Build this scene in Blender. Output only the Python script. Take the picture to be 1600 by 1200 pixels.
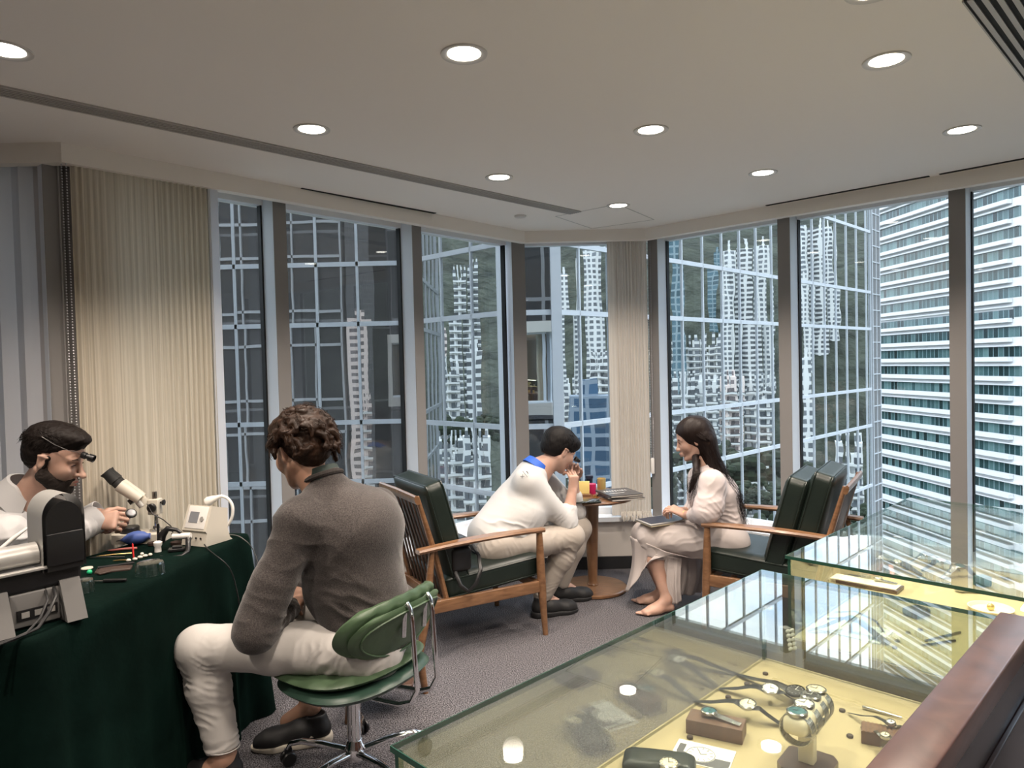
import bpy, bmesh, math, random
import numpy as np
from mathutils import Vector, Matrix, noise as mnoise
for _o in list(bpy.data.objects): bpy.data.objects.remove(_o)
SC = bpy.context.scene
COL = SC.collection
PI = math.pi
V = Vector
# ------------------------------------------------------------------ camera
FPX = 1110.0; CH = 1.42; TH = math.atan(30/FPX); RO = 0.024
_r0 = np.array([1, 0, 0.]); _f0 = np.array([0, math.cos(TH), -math.sin(TH)]); _u0 = np.array([0, math.sin(TH), math.cos(TH)])
CR = math.cos(RO)*_r0 - math.sin(RO)*_u0
CU = math.sin(RO)*_r0 + math.cos(RO)*_u0
cd = bpy.data.cameras.new('camera'); cam = bpy.data.objects.new('camera', cd); COL.objects.link(cam)
m = Matrix.Identity(4)
for i in range(3):
    m[i][0] = CR[i]; m[i][1] = CU[i]; m[i][2] = -_f0[i]
m[0][3] = 0; m[1][3] = 0; m[2][3] = CH
cam.matrix_world = m
cd.sensor_fit = 'HORIZONTAL'; cd.sensor_width = 36; cd.lens = FPX/1600*36; cd.clip_start = .05; cd.clip_end = 4000
SC.camera = cam
# ------------------------------------------------------------------ view, world, sun
SC.view_settings.view_transform = 'Standard'
try: SC.view_settings.look = 'None'
except Exception: pass
SC.view_settings.gamma = 1; SC.view_settings.exposure = 0.36
SC.view_settings.use_curve_mapping = False
w = bpy.data.worlds.new('overcast_sky'); SC.world = w; w.use_nodes = True
nt = w.node_tree; nt.nodes.clear()
def N(nt, t, **k):
    n = nt.nodes.new(t)
    for a, b in k.items():
        if a.startswith('i_'):
            n.inputs[a[2:].replace('_', ' ')].default_value = b
        else: setattr(n, a, b)
    return n
_o = N(nt, 'ShaderNodeOutputWorld'); _b = N(nt, 'ShaderNodeBackground')
_tc = N(nt, 'ShaderNodeTexCoord'); _sx = N(nt, 'ShaderNodeSeparateXYZ'); _mp = N(nt, 'ShaderNodeMapping')
_mp.inputs['Scale'].default_value = (1, 1, 3)
_ns = N(nt, 'ShaderNodeTexNoise'); _ns.inputs['Scale'].default_value = 3.2; _ns.inputs['Detail'].default_value = 7
_cr = N(nt, 'ShaderNodeValToRGB')
_cr.color_ramp.elements[0].position = .42; _cr.color_ramp.elements[0].color = (.52, .66, .88, 1)
_cr.color_ramp.elements[1].position = .62; _cr.color_ramp.elements[1].color = (.95, .98, 1.0, 1)
nt.links.new(_tc.outputs['Generated'], _mp.inputs['Vector']); nt.links.new(_mp.outputs[0], _ns.inputs['Vector'])
nt.links.new(_ns.outputs['Fac'], _cr.inputs[0]); nt.links.new(_cr.outputs[0], _b.inputs['Color'])
_b.inputs['Strength'].default_value = 3.0
nt.links.new(_b.outputs[0], _o.inputs[0])
sd = bpy.data.lights.new('hazy_sun', 'SUN'); sd.energy = 0.9; sd.angle = math.radians(14); sd.color = (1, .97, .92)
so = bpy.data.objects.new('hazy_sun', sd); COL.objects.link(so); so.rotation_euler = V((.55, .35, -.76)).to_track_quat('-Z', 'Y').to_euler()
ZC = 2.31                      # ceiling height
# pixel rays -> points on real planes / at real depths
def ray(x, y): return _f0*FPX + CR*(x-800) + CU*(600-y)
CP = np.array([0, 0, CH])
def P(x, y, D): d = ray(x, y); return V(CP + d*D/d[1])
def Zp(x, y, z): d = ray(x, y); return V(CP + d*(z-CH)/d[2])
# ------------------------------------------------------------------ downlights: a lamp in each can
def spot(x, y, e, z=ZC-.035):
    l = bpy.data.lights.new('downlight_lamp', 'SPOT'); l.energy = e; l.spot_size = math.radians(125); l.spot_blend = .8
    l.shadow_soft_size = .05; l.color = (1, .86, .73)
    o = bpy.data.objects.new('downlight_lamp', l); COL.objects.link(o); o.location = (x, y, z)
LIGHTS = [Zp(x, y, ZC) for x, y in [(725,84),(487,202),(780,277),(966,321),(1017,203),(1192,270),(1385,94),(1503,203),(8,78)]]
for p in LIGHTS: spot(p.x, p.y, 62)
BEHIND = [(-.1, 1.2), (1.2, 1.1), (-1.5, 1.0), (.2, .1), (-1.4, -.2), (1.9, .1), (.9,1.75)]
for x, y in BEHIND: spot(x, y, 62)

# ------------------------------------------------------------------ materials
MATS = {}
def mat(name, col, rough=.5, metal=0, nscale=0, ncol=None, bump=0, bscale=50, sheen=0, trans=0, ior=1.45, emis=0, alpha=1, coat=0, stretch=(1,1,1), bdist=.002, sss=0, detail=4, nlo=.35, nhi=.65, spec=None):
    if name in MATS: return MATS[name]
    M = bpy.data.materials.new(name); M.use_nodes = True; t = M.node_tree
    b = t.nodes['Principled BSDF']
    c = (*col, 1)
    b.inputs['Base Color'].default_value = c; b.inputs['Roughness'].default_value = rough; b.inputs['Metallic'].default_value = metal
    b.inputs['IOR'].default_value = ior
    if sheen: b.inputs['Sheen Weight'].default_value = sheen; b.inputs['Sheen Roughness'].default_value = .4
    if trans: b.inputs['Transmission Weight'].default_value = trans
    if coat: b.inputs['Coat Weight'].default_value = coat; b.inputs['Coat Roughness'].default_value = .15
    if spec is not None: b.inputs['Specular IOR Level'].default_value = spec
    if emis: b.inputs['Emission Color'].default_value = c; b.inputs['Emission Strength'].default_value = emis
    if alpha < 1: b.inputs['Alpha'].default_value = alpha
    if sss: b.inputs['Subsurface Weight'].default_value = sss; b.inputs['Subsurface Radius'].default_value = (.012, .005, .003)
    if nscale or bump:
        tc = N(t, 'ShaderNodeTexCoord'); mp = N(t, 'ShaderNodeMapping'); mp.inputs['Scale'].default_value = stretch
        t.links.new(tc.outputs['Object'], mp.inputs['Vector'])
    if nscale:
        n = N(t, 'ShaderNodeTexNoise'); n.inputs['Scale'].default_value = nscale; n.inputs['Detail'].default_value = detail
        t.links.new(mp.outputs[0], n.inputs['Vector'])
        r = N(t, 'ShaderNodeValToRGB'); r.color_ramp.elements[0].position = nlo; r.color_ramp.elements[1].position = nhi
        r.color_ramp.elements[0].color = c; r.color_ramp.elements[1].color = (*ncol, 1)
        t.links.new(n.outputs['Fac'], r.inputs[0]); t.links.new(r.outputs[0], b.inputs['Base Color'])
    if bump:
        n2 = N(t, 'ShaderNodeTexNoise'); n2.inputs['Scale'].default_value = bscale; n2.inputs['Detail'].default_value = 3
        t.links.new(mp.outputs[0], n2.inputs['Vector'])
        bp = N(t, 'ShaderNodeBump'); bp.inputs['Strength'].default_value = bump; bp.inputs['Distance'].default_value = bdist
        t.links.new(n2.outputs['Fac'], bp.inputs['Height']); t.links.new(bp.outputs[0], b.inputs['Normal'])
    MATS[name] = M
    return M
def glass_mat(name, tint=(.93, .97, .96), k=1.7, rough=0.0):
    M = bpy.data.materials.new(name); M.use_nodes = True; t = M.node_tree; t.nodes.clear()
    o = N(t, 'ShaderNodeOutputMaterial'); mx = N(t, 'ShaderNodeMixShader'); tr = N(t, 'ShaderNodeBsdfTransparent'); g = N(t, 'ShaderNodeBsdfGlossy')
    tr.inputs[0].default_value = (*tint, 1); g.inputs['Roughness'].default_value = rough; g.inputs[0].default_value = (1, 1, 1, 1)
    fr = N(t, 'ShaderNodeFresnel'); ge = N(t, 'ShaderNodeNewGeometry'); im = N(t, 'ShaderNodeMath', operation='MULTIPLY_ADD')
    im.inputs[1].default_value = 1/1.5-1.5; im.inputs[2].default_value = 1.5     # same reflectance from either side of the sheet
    t.links.new(ge.outputs['Backfacing'], im.inputs[0]); t.links.new(im.outputs[0], fr.inputs['IOR'])
    mu = N(t, 'ShaderNodeMath', operation='MULTIPLY', use_clamp=True); mu.inputs[1].default_value = k
    t.links.new(fr.outputs[0], mu.inputs[0]); t.links.new(mu.outputs[0], mx.inputs[0]); t.links.new(tr.outputs[0], mx.inputs[1]); t.links.new(g.outputs[0], mx.inputs[2]); t.links.new(mx.outputs[0], o.inputs[0])
    MATS[name] = M; return M
def wood_mat(name, a, b_, rough=.35, scale=(1, 1, 1), coat=.2):
    M = bpy.data.materials.new(name); M.use_nodes = True; t = M.node_tree; b = t.nodes['Principled BSDF']
    tc = N(t, 'ShaderNodeTexCoord'); mp = N(t, 'ShaderNodeMapping'); mp.inputs['Scale'].default_value = scale
    n = N(t, 'ShaderNodeTexNoise'); n.inputs['Scale'].default_value = 9; n.inputs['Detail'].default_value = 6; n.inputs['Distortion'].default_value = .8
    r = N(t, 'ShaderNodeValToRGB'); r.color_ramp.elements[0].position = .3; r.color_ramp.elements[1].position = .72
    r.color_ramp.elements[0].color = (*a, 1); r.color_ramp.elements[1].color = (*b_, 1)
    t.links.new(tc.outputs['Object'], mp.inputs['Vector']); t.links.new(mp.outputs[0], n.inputs['Vector']); t.links.new(n.outputs['Fac'], r.inputs[0]); t.links.new(r.outputs[0], b.inputs['Base Color'])
    b.inputs['Roughness'].default_value = rough; b.inputs['Coat Weight'].default_value = coat; b.inputs['Coat Roughness'].default_value = .2
    MATS[name] = M; return M
mat('ceiling_paint', (.84, .80, .755), .75, bump=.1, bscale=400, bdist=.0004)
mat('pelmet_paint', (.84, .80, .74), .6)
mat('wall_paint', (.62, .58, .54), .7)
mat('carpet', (.012, .011, .013), .95, nscale=210, ncol=(.25, .24, .258), bump=.8, bscale=220, bdist=.004, detail=2, nlo=.40, nhi=.68, spec=.1)
mat('baseboard', (.02, .021, .023), .5)
mat('alu_frame', (.72, .77, .84), .35, metal=.0)  # on mullion sides the daylight is painted in as pale blue-white
mat('alu_shaded', (.23, .22, .215), .5)  # room-facing mullion fronts: same metal, shade painted in as darker grey
mat('gasket', (.006, .006, .007), .6)
mat('white_frame', (.75, .78, .82), .4)
mat('slot_black', (.01, .01, .01), .8)
mat('grille_metal', (.42, .40, .37), .5)
mat('lamp_ring', (.62, .6, .57), .35)
M_ = mat('lamp_disc', (1, .95, .86), .5, emis=9)
mat('velvet', (.0012, .0052, .0040), .9, sheen=.05, nscale=6, ncol=(.0022, .009, .007), spec=.05, bump=.4, bscale=60, bdist=.003)
MATS['velvet'].node_tree.nodes['Principled BSDF'].inputs['Sheen Tint'].default_value = (.08, .35, .24, 1)
mat('leather_green', (.008, .014, .011), .36, bump=.25, bscale=180, bdist=.001, nscale=4, ncol=(.012, .019, .015))
mat('vinyl_green', (.045, .078, .040), .38, bump=.25, bscale=60, bdist=.002, nscale=5, ncol=(.056, .092, .050))
mat('vinyl_green_dark', (.026, .058, .042), .36, bump=.2, bscale=80, bdist=.001)
wood_mat('teak', (.13, .062, .028), (.24, .125, .062), .35, (1, 6, 6))
wood_mat('teak_table', (.13, .06, .028), (.22, .115, .056), .3, (1, 5, 1))
wood_mat('dark_wood', (.045, .021, .016), (.085, .042, .032), .3, (2, 2, 10))
wood_mat('dark_slat', (.035, .018, .012), (.07, .035, .022), .4, (6, 6, 1))
wood_mat('walnut', (.09, .045, .028), (.17, .09, .055), .45, (8, 1, 1), 0)
mat('black_panel', (.012, .009, .010), .25)
mat('chrome', (.78, .78, .80), .08, metal=1)
mat('steel', (.45, .45, .44), .24, metal=1)
mat('steel_dark', (.25, .24, .22), .3, metal=1)
mat('brass', (.75, .52, .22), .25, metal=1)
mat('black_plastic', (.012, .012, .013), .35)
mat('black_rubber', (.02, .02, .02), .7)
mat('grey_plastic', (.17, .165, .16), .42, bump=.15, bscale=500, bdist=.0005)
mat('silver_plastic', (.42, .41, .39), .32, metal=.35)
mat('cream_plastic', (.62, .58, .50), .4)
mat('white_plastic', (.78, .76, .73), .35)
mat('screen_grey', (.22, .23, .25), .15)
mat('blue_rubber', (.07, .12, .36), .5)
mat('red', (.65, .03, .03), .4)
mat('pink_tool', (.55, .18, .16), .4)
mat('green_dot', (.02, .45, .2), .4)
mat('brown_leather', (.045, .028, .022), .55)
mat('deck_cream', (.43, .35, .195), .6)
mat('cream_leather', (.78, .70, .50), .45)
mat('paper', (.82, .82, .80), .7)
mat('ink_grey', (.10, .10, .11), .6)
mat('mag_cover', (.055, .055, .06), .3)
mat('gold', (.72, .52, .20), .3, metal=.7)
mat('gold_plate', (.78, .60, .22), .35, metal=.3)
mat('magenta', (.42, .015, .09), .3)
mat('navy', (.012, .016, .035), .3)
mat('dial_cream', (.75, .68, .5), .3)
mat('dial_white', (.85, .84, .8), .3)
mat('dial_teal', (.05, .16, .18), .3)
mat('strap_black', (.012, .012, .014), .5)
mat('teal_box', (.02, .10, .10), .4)
mat('pink_tag', (.75, .42, .36), .6)
mat('book_page', (.6, .57, .52), .7)
mat('bead', (.5, .5, .52), .3, metal=.6)
# curtain: string curtain, slightly translucent
def cloth_trans(name, col, tr=.35, rough=.8, nsc=None, c2=None):
    M = bpy.data.materials.new(name); M.use_nodes = True; t = M.node_tree; t.nodes.clear()
    o = N(t, 'ShaderNodeOutputMaterial'); mx = N(t, 'ShaderNodeMixShader'); mx.inputs[0].default_value = tr
    d = N(t, 'ShaderNodeBsdfDiffuse'); tl = N(t, 'ShaderNodeBsdfTranslucent')
    d.inputs[0].default_value = (*col, 1); tl.inputs[0].default_value = (*col, 1)
    if nsc:
        tc = N(t, 'ShaderNodeTexCoord'); mp = N(t, 'ShaderNodeMapping'); mp.inputs['Scale'].default_value = nsc
        n = N(t, 'ShaderNodeTexNoise'); n.inputs['Scale'].default_value = 1; n.inputs['Detail'].default_value = 3
        r = N(t, 'ShaderNodeValToRGB'); r.color_ramp.elements[0].color = (*col, 1); r.color_ramp.elements[1].color = (*c2, 1)
        r.color_ramp.elements[0].position = .35; r.color_ramp.elements[1].position = .65
        t.links.new(tc.outputs['Object'], mp.inputs['Vector']); t.links.new(mp.outputs[0], n.inputs['Vector']); t.links.new(n.outputs['Fac'], r.inputs[0])
        t.links.new(r.outputs[0], d.inputs[0]); t.links.new(r.outputs[0], tl.inputs[0])
    t.links.new(d.outputs[0], mx.inputs[1]); t.links.new(tl.outputs[0], mx.inputs[2]); t.links.new(mx.outputs[0], o.inputs[0])
    MATS[name] = M; return M
cloth_trans('string_curtain', (.50, .45, .36), .18, nsc=(160, 160, .6), c2=(.66, .60, .50))
cloth_trans('string_curtain_pale', (.60, .56, .50), .25, nsc=(160, 160, .6), c2=(.76, .72, .66))
cloth_trans('grey_blind', (.56, .54, .54), .28)
cloth_trans('curtain_hem', (.80, .82, .86), .5)
glass_mat('window_glass', (.93, .95, .94), .8)
glass_mat('case_glass', (.94, .97, .94), 1.5)
glass_mat('dome_glass', (.97, .98, .98), 1.3)
glass_mat('acrylic', (.97, .97, .95), 1.2)
mat('glass_edge', (.02, .07, .05), .15)

# ------------------------------------------------------------------ mesh helpers
def link_mesh(name, verts, faces, mats, parent=None, smooth=True, fm=None, angle=None):
    me = bpy.data.meshes.new(name); me.from_pydata([tuple(v) for v in verts], [], faces)
    if not isinstance(mats, (list, tuple)): mats = [mats]
    for mm in mats: me.materials.append(MATS[mm] if isinstance(mm, str) else mm)
    if fm: me.polygons.foreach_set('material_index', fm)
    me.polygons.foreach_set('use_smooth', [smooth]*len(me.polygons))
    if smooth and angle:
        me.set_sharp_from_angle(angle=math.radians(angle))
    me.update()
    o = bpy.data.objects.new(name, me); COL.objects.link(o)
    if parent is not None:
        o.parent = parent
    return o
class MB:
    """collects shapes into one mesh"""
    def __init__(s, M=None): s.v = []; s.f = []; s.m = []; s.M = M or Matrix.Identity(4); s.cur = 0
    def add(s, vs, fs, M=None):
        b = len(s.v); T = s.M @ M if M is not None else s.M
        s.v += [T @ V(q) for q in vs]; s.f += [tuple(b+i for i in f) for f in fs]; s.m += [s.cur]*len(fs); return s
    def mi(s, i): s.cur = i; return s
    def box(s, x0, x1, y0, y1, z0, z1, M=None, bev=0):
        if bev:
            bm = bmesh.new(); bmesh.ops.create_cube(bm, size=1)
            for q in bm.verts: q.co = V(((x0+x1)/2+q.co.x*(x1-x0), (y0+y1)/2+q.co.y*(y1-y0), (z0+z1)/2+q.co.z*(z1-z0)))
            bmesh.ops.bevel(bm, geom=bm.edges[:], offset=bev, segments=3, profile=.5, affect='EDGES')
            bm.verts.index_update()
            s.add([q.co.copy() for q in bm.verts], [tuple(q.index for q in f.verts) for f in bm.faces], M); bm.free(); return s
        vs = [(x, y, z) for x in (x0, x1) for y in (y0, y1) for z in (z0, z1)]
        return s.add(vs, [(0,1,3,2),(4,6,7,5),(0,4,5,1),(2,3,7,6),(0,2,6,4),(1,5,7,3)], M)
    def lathe(s, prof, n=24, M=None, cap=True):
        vs = []; fs = []
        for r, z in prof:
            for i in range(n): a = 2*PI*i/n; vs.append((r*math.cos(a), r*math.sin(a), z))
        for j in range(len(prof)-1):
            for i in range(n): fs.append((j*n+i, j*n+(i+1) % n, (j+1)*n+(i+1) % n, (j+1)*n+i))
        if cap: fs.append(tuple(range(n-1, -1, -1))); fs.append(tuple((len(prof)-1)*n+i for i in range(n)))
        return s.add(vs, fs, M)
    def tube(s, pts, rad, n=10, cap=True, flat=None, up=None):
        pts = [V(p) for p in pts]; k = len(pts)
        if not isinstance(rad, (list, tuple)): rad = [rad]*k
        vs = []; fs = []; prev = None
        for i, p in enumerate(pts):
            t = (pts[min(i+1, k-1)]-pts[max(i-1, 0)]).normalized()
            if prev is None:
                a = V(up) if up else (V((0, 0, 1)) if abs(t.z) < .9 else V((1, 0, 0)))
                nrm = (a-t*a.dot(t)).normalized()
            else: nrm = (prev-t*prev.dot(t)).normalized()
            prev = nrm; bn = t.cross(nrm)
            r1 = rad[i]; r2 = r1*(flat if flat else 1)
            for j in range(n):
                a = 2*PI*j/n; vs.append(p+nrm*math.cos(a)*r2+bn*math.sin(a)*r1)
        for i in range(k-1):
            for j in range(n): fs.append((i*n+j, i*n+(j+1) % n, (i+1)*n+(j+1) % n, (i+1)*n+j))
        if cap: fs.append(tuple(range(n-1, -1, -1))); fs.append(tuple((k-1)*n+j for j in range(n)))
        return s.add(vs, fs)
    def sphere(s, c, r, n=12, M=None, sc=(1, 1, 1)):
        prof = []
        vs = []; fs = []; c = V(c)
        for i in range(n+1):
            a = PI*i/n
            for j in range(2*n): b = PI*j/n; vs.append((c.x+r*sc[0]*math.sin(a)*math.cos(b), c.y+r*sc[1]*math.sin(a)*math.sin(b), c.z+r*sc[2]*math.cos(a)))
        for i in range(n):
            for j in range(2*n): fs.append((i*2*n+j, (i+1)*2*n+j, (i+1)*2*n+(j+1) % (2*n), i*2*n+(j+1) % (2*n)))
        return s.add(vs, fs, M)
    def quad(s, *p): return s.add(p, [tuple(range(len(p)))])
    def prism(s, poly, z0, z1, M=None):
        n = len(poly); vs = [(x, y, z0) for x, y in poly]+[(x, y, z1) for x, y in poly]
        return s.add(vs, [tuple(range(n-1, -1, -1)), tuple(range(n, 2*n))]+[(i, (i+1) % n, n+(i+1) % n, n+i) for i in range(n)], M)
    def build(s, name, mats, parent=None, smooth=True, angle=35):
        return link_mesh(name, s.v, s.f, mats, parent, smooth, s.m if len(set(s.m)) > 1 or (s.m and s.m[0]) else None, angle)
def frame(o, xdir, zdir=(0, 0, 1)):
    x = V(xdir).normalized(); z = V(zdir); z = (z-x*z.dot(x)).normalized(); y = z.cross(x)
    m = Matrix.Identity(4)
    for i in range(3): m[i][0] = x[i]; m[i][1] = y[i]; m[i][2] = z[i]; m[i][3] = V(o)[i]
    return m
def frz(o, zdir, xh=(1, 0, 0)):   # local z along zdir
    z = V(zdir).normalized(); x = V(xh); x = x-z*x.dot(z)
    if x.length < 1e-3: x = V((0, 1, 0)); x = x-z*x.dot(z)
    x.normalize(); y = z.cross(x); m = Matrix.Identity(4)
    for i in range(3): m[i][0] = x[i]; m[i][1] = y[i]; m[i][2] = z[i]; m[i][3] = V(o)[i]
    return m
def tag(o, label=None, cat=None, group=None, kind=None):
    if label: o['label'] = label
    if cat: o['category'] = cat
    if group: o['group'] = group
    if kind: o['kind'] = kind
    return o
def empty(name, loc=(0, 0, 0), rz=0, label=None, cat=None, group=None):
    o = bpy.data.objects.new(name, None); COL.objects.link(o); o.location = loc; o.rotation_euler = (0, 0, rz); o.empty_display_size = .05
    return tag(o, label, cat, group)
def struct(o): o['kind'] = 'structure'; return o
def copy_tree(o, parent=None):
    c = o.copy(); COL.objects.link(c)
    if parent is not None: c.parent = parent
    for ch in [q for q in bpy.data.objects if q.parent == o]: copy_tree(ch, c)
    return c
def arc(c, r, a0, a1, n, ax=(1, 0, 0), ay=(0, 0, 1)):
    c = V(c); ax = V(ax); ay = V(ay)
    return [c+ax*r*math.cos(a0+(a1-a0)*i/n)+ay*r*math.sin(a0+(a1-a0)*i/n) for i in range(n+1)]
def text_part(name, body, size, M, mt, parent, extrude=.0004):
    cu = bpy.data.curves.new(name, 'FONT'); cu.body = body; cu.size = size; cu.extrude = extrude; cu.align_x = 'CENTER'; cu.align_y = 'CENTER'
    to = bpy.data.objects.new(name, cu); COL.objects.link(to)
    dg = bpy.context.evaluated_depsgraph_get(); me = bpy.data.meshes.new_from_object(to.evaluated_get(dg))
    bpy.data.objects.remove(to)
    me.materials.clear(); me.materials.append(MATS[mt])
    for q in me.vertices: q.co = M @ q.co
    o = bpy.data.objects.new(name, me); COL.objects.link(o); o.parent = parent; return o

# ================================================================== THE ROOM
A = Zp(95, 222, ZC); B = Zp(820, 360, ZC); Cc = Zp(1005, 360, ZC); D_ = Zp(1600, 250, ZC)
A2 = V((A.x, A.y)); B2 = V((B.x, B.y)); C2 = V((Cc.x, B.y+.03)); B2.y += .03; D2 = V((D_.x, D_.y))
uL = (B2-A2).normalized(); nL = V((-uL.y, uL.x)); uR = (D2-C2).normalized(); nR = V((-uR.y, uR.x))
E2 = D2+uR*1.5; A0 = V((-4.3, A2.y))
PL = [A0, A2, B2, C2, E2]                          # pelmet front line
def offset(poly, d):
    out = []
    for i, p in enumerate(poly):
        ns = []
        if i > 0: u = (p-poly[i-1]).normalized(); ns.append(V((-u.y, u.x)))
        if i < len(poly)-1: u = (poly[i+1]-p).normalized(); ns.append(V((-u.y, u.x)))
        n = sum(ns, V((0, 0))).normalized(); k = d/max(.3, n.dot(ns[0])); out.append(p+n*k)
    return out
OUT = offset(PL, .45)
# floor and ceiling
fl = MB().prism([(p.x, p.y) for p in reversed(offset(PL, .30))]+[(-4.3, -2.5), (5.5, -2.5)], -.12, 0).build('floor', 'carpet', smooth=False); struct(fl)
ce = MB().prism([(p.x, p.y) for p in reversed(offset(PL, .0))]+[(-4.3, -2.5), (5.5, -2.5)], ZC, ZC+.3).build('ceiling', 'ceiling_paint', smooth=False); struct(ce)
mat('outer_dark', (.03, .032, .035), .5)
# pelmet: vertical face hanging below the ceiling line, with a shadow gap
names = ['trim_1', 'trim_2', 'trim_3', 'trim_4']
for i in range(4):
    a, b = PL[i], PL[i+1]; oa, ob = offset(PL, .05)[i], offset(PL, .05)[i+1]
    o = MB().prism([(a.x, a.y), (b.x, b.y), (ob.x, ob.y), (oa.x, oa.y)], ZC-.075, ZC+.02).build(names[i], 'pelmet_paint', smooth=False); struct(o)
# soffit above glass
for i in range(4):
    oa, ob = offset(PL, .05)[i:i+2]; qa, qb = OUT[i:i+2]
    o = MB().prism([(oa.x, oa.y), (ob.x, ob.y), (qb.x, qb.y), (qa.x, qa.y)], ZC-.02, ZC+.3).build('trim_%d' % (i+5), 'pelmet_paint', smooth=False); struct(o)
# low wall and sill, baseboard
SILL = .36
WL = offset(PL, .09); WG = offset(PL, .205); side = ['far_left', 'left', 'back', 'right']
for i in range(4):
    a, b = WL[i:i+2]; qa, qb = offset(PL, .30)[i:i+2]; ba, bb = offset(PL, .075)[i:i+2]
    struct(MB().prism([(a.x, a.y), (b.x, b.y), (qb.x, qb.y), (qa.x, qa.y)], 0, SILL-.03).build('wall_'+side[i], 'wall_paint', smooth=False))
    ga, gb = offset(PL, .06)[i:i+2]
    struct(MB().prism([(ga.x, ga.y), (gb.x, gb.y), (qb.x, qb.y), (qa.x, qa.y)], SILL-.03, SILL).build('trim_%d' % (i+9), 'white_frame', smooth=False))
    struct(MB().prism([(ba.x, ba.y), (bb.x, bb.y), (b.x, b.y), (a.x, a.y)], 0, .085).build('baseboard_'+side[i], 'baseboard', smooth=False))
# side and rear walls of the room (behind and beside the camera)
mat('room_white', (.66, .62, .57), .7)
struct(MB().box(-4.45, -4.3, -2.6, A0.y+.3, 0, ZC+.3).build('wall_west', 'room_white', smooth=False))
struct(MB().box(-4.3, 5.5, -2.65, -2.5, 0, ZC+.3).build('wall_rear', 'room_white', smooth=False))
struct(MB().box(5.5, 5.6, -2.6, E2.y+.4, 0, ZC+.3).build('wall_east', 'room_white', smooth=False))
struct(MB().prism([(E2.x, E2.y), (5.6, E2.y), (5.6, E2.y+.1), (E2.x+.1, E2.y+.1)], 0, ZC+.3).build('wall_north_east', 'room_white', smooth=False))
# windows: each bay has mullions (front face toward room), gasket and pane
def bay(idx, p, q, u, n, lo=SILL, hi=ZC-.02):
    """pane from p to q (2D on glass line)"""
    w_ = empty('window_%d' % idx, (p.x, p.y, 0)); struct(w_)
    T = frame((0, 0, 0), (u.x, u.y, 0)); L = (q-p).length
    MB(T).box(0, L, -.004, .004, lo, hi).build('window_pane', 'window_glass', w_, smooth=False)
    g = MB(T)
    g.box(0, .014, -.02, .012, lo, hi); g.box(L-.014, L, -.02, .012, lo, hi)
    g.build('gasket', 'gasket', w_, smooth=False)
    f = MB(T); f.box(0, L, -.03, .03, lo, lo+.045); f.box(0, L, -.03, .03, hi-.05, hi); f.build('window_frame', 'white_frame', w_, smooth=False)
mi = [0]
def mullion(c, u, n, wd=.071, dp=.125):
    mi[0] += 1
    T = frame((c.x, c.y, 0), (u.x, u.y, 0))
    o = MB(T)
    o.mi(0).box(-wd/2, wd/2, .004, dp, SILL, ZC-.02)
    o.mi(1).box(-wd/2+.001, wd/2-.001, 0, .004, SILL, ZC-.02)
    o = o.build('trim_%d' % (20+mi[0]), ['alu_frame', 'alu_shaded'], smooth=False); struct(o)
OFF = .08; GL = OFF+.125
win = 0
def wallrun(p0, u, n, marks, s0, s1):
    global win
    fr = p0+n*OFF
    for s in marks: mullion(fr+u*s, u, n)
    ms = sorted([s0]+list(marks)+[s1])
    gl = p0+n*GL
    for a, b in zip(ms[:-1], ms[1:]):
        win += 1; bay(win, gl+u*(a+.03), gl+u*(b-.03), u, n)
wallrun(A2, uL, nL, [-.01, .962, 1.845], -.02, 2.76)
wallrun(C2, uR, nR, [.0, .905, 1.79, 2.675, 3.4], -.0, 3.9) if False else None
Lr = (E2-C2).length
fr = C2+nR*OFF
for s in (.0, .905, 1.79, 2.675, 3.5): mullion(fr+uR*s, uR, nR, .075)
ms = [.0, .905, 1.79, 2.675, 3.5]
for a, b in zip(ms[:-1], ms[1:]):
    win += 1; bay(win, C2+nR*GL+uR*(a+.03), C2+nR*GL+uR*(b-.03), uR, nR)
# corner posts
mullion(A2*0+B2+V((0, 1))*.09+V((-.045, -.0)), (uL+V((1, 0))).normalized(), nL, .10, .14)
mullion(C2+V((0, 1))*.10+V((-.05, 0)), V((1, 0)), V((0, 1)), .08, .12)
win += 1
bay(win, V((B2.x-.02, B2.y+GL)), V((C2.x+.02, C2.y+GL)), V((1, 0)), V((0, 1)))
# far left wall section: glass behind the blind
win += 1
bay(win, V((A0.x, A0.y+GL)), V((A2.x-.08, A0.y+GL)), V((1, 0)), V((0, 1)))
mullion(A2+V((-.02, .085)), V((1, 0)), V((0, 1)), .1, .13)

# ---- curtains
def curtain(name, p, q, z0, z1, amp, pitch, matn, seed=0, label='', cat='curtain', dens=6, hem=None, var=.5):
    rnd = random.Random(seed); L = (q-p).length; u = (q-p)/L; n = V((-u.y, u.x))
    xs = [0]; 
    while xs[-1] < L: xs.append(xs[-1]+pitch*(1-var/2+var*rnd.random())/dens)
    xs[-1] = L
    ph = 0; prof = []
    for i, x in enumerate(xs):
        ph = 2*PI*i/dens; a = amp*(.6+.4*math.sin(x*9+seed)); prof.append((x, a*math.sin(ph)))
    vs = []; fs = []; nz = 14
    for k in range(nz+1):
        t = k/nz; z = z0+(z1-z0)*t
        for x, d in prof:
            dd = d*(.75+.35*(1-t))+.003*math.sin(3*t+x*20)*(1-t); c = p+u*x+n*dd; vs.append((c.x, c.y, z))
    m_ = len(prof)
    for k in range(nz):
        for i in range(m_-1): fs.append((k*m_+i, k*m_+i+1, (k+1)*m_+i+1, (k+1)*m_+i))
    o = link_mesh(name, vs, fs, matn, None, True); tag(o, label, cat)
    return o
off = .035
def onL(s, d): return A2+uL*s+nL*d
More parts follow.
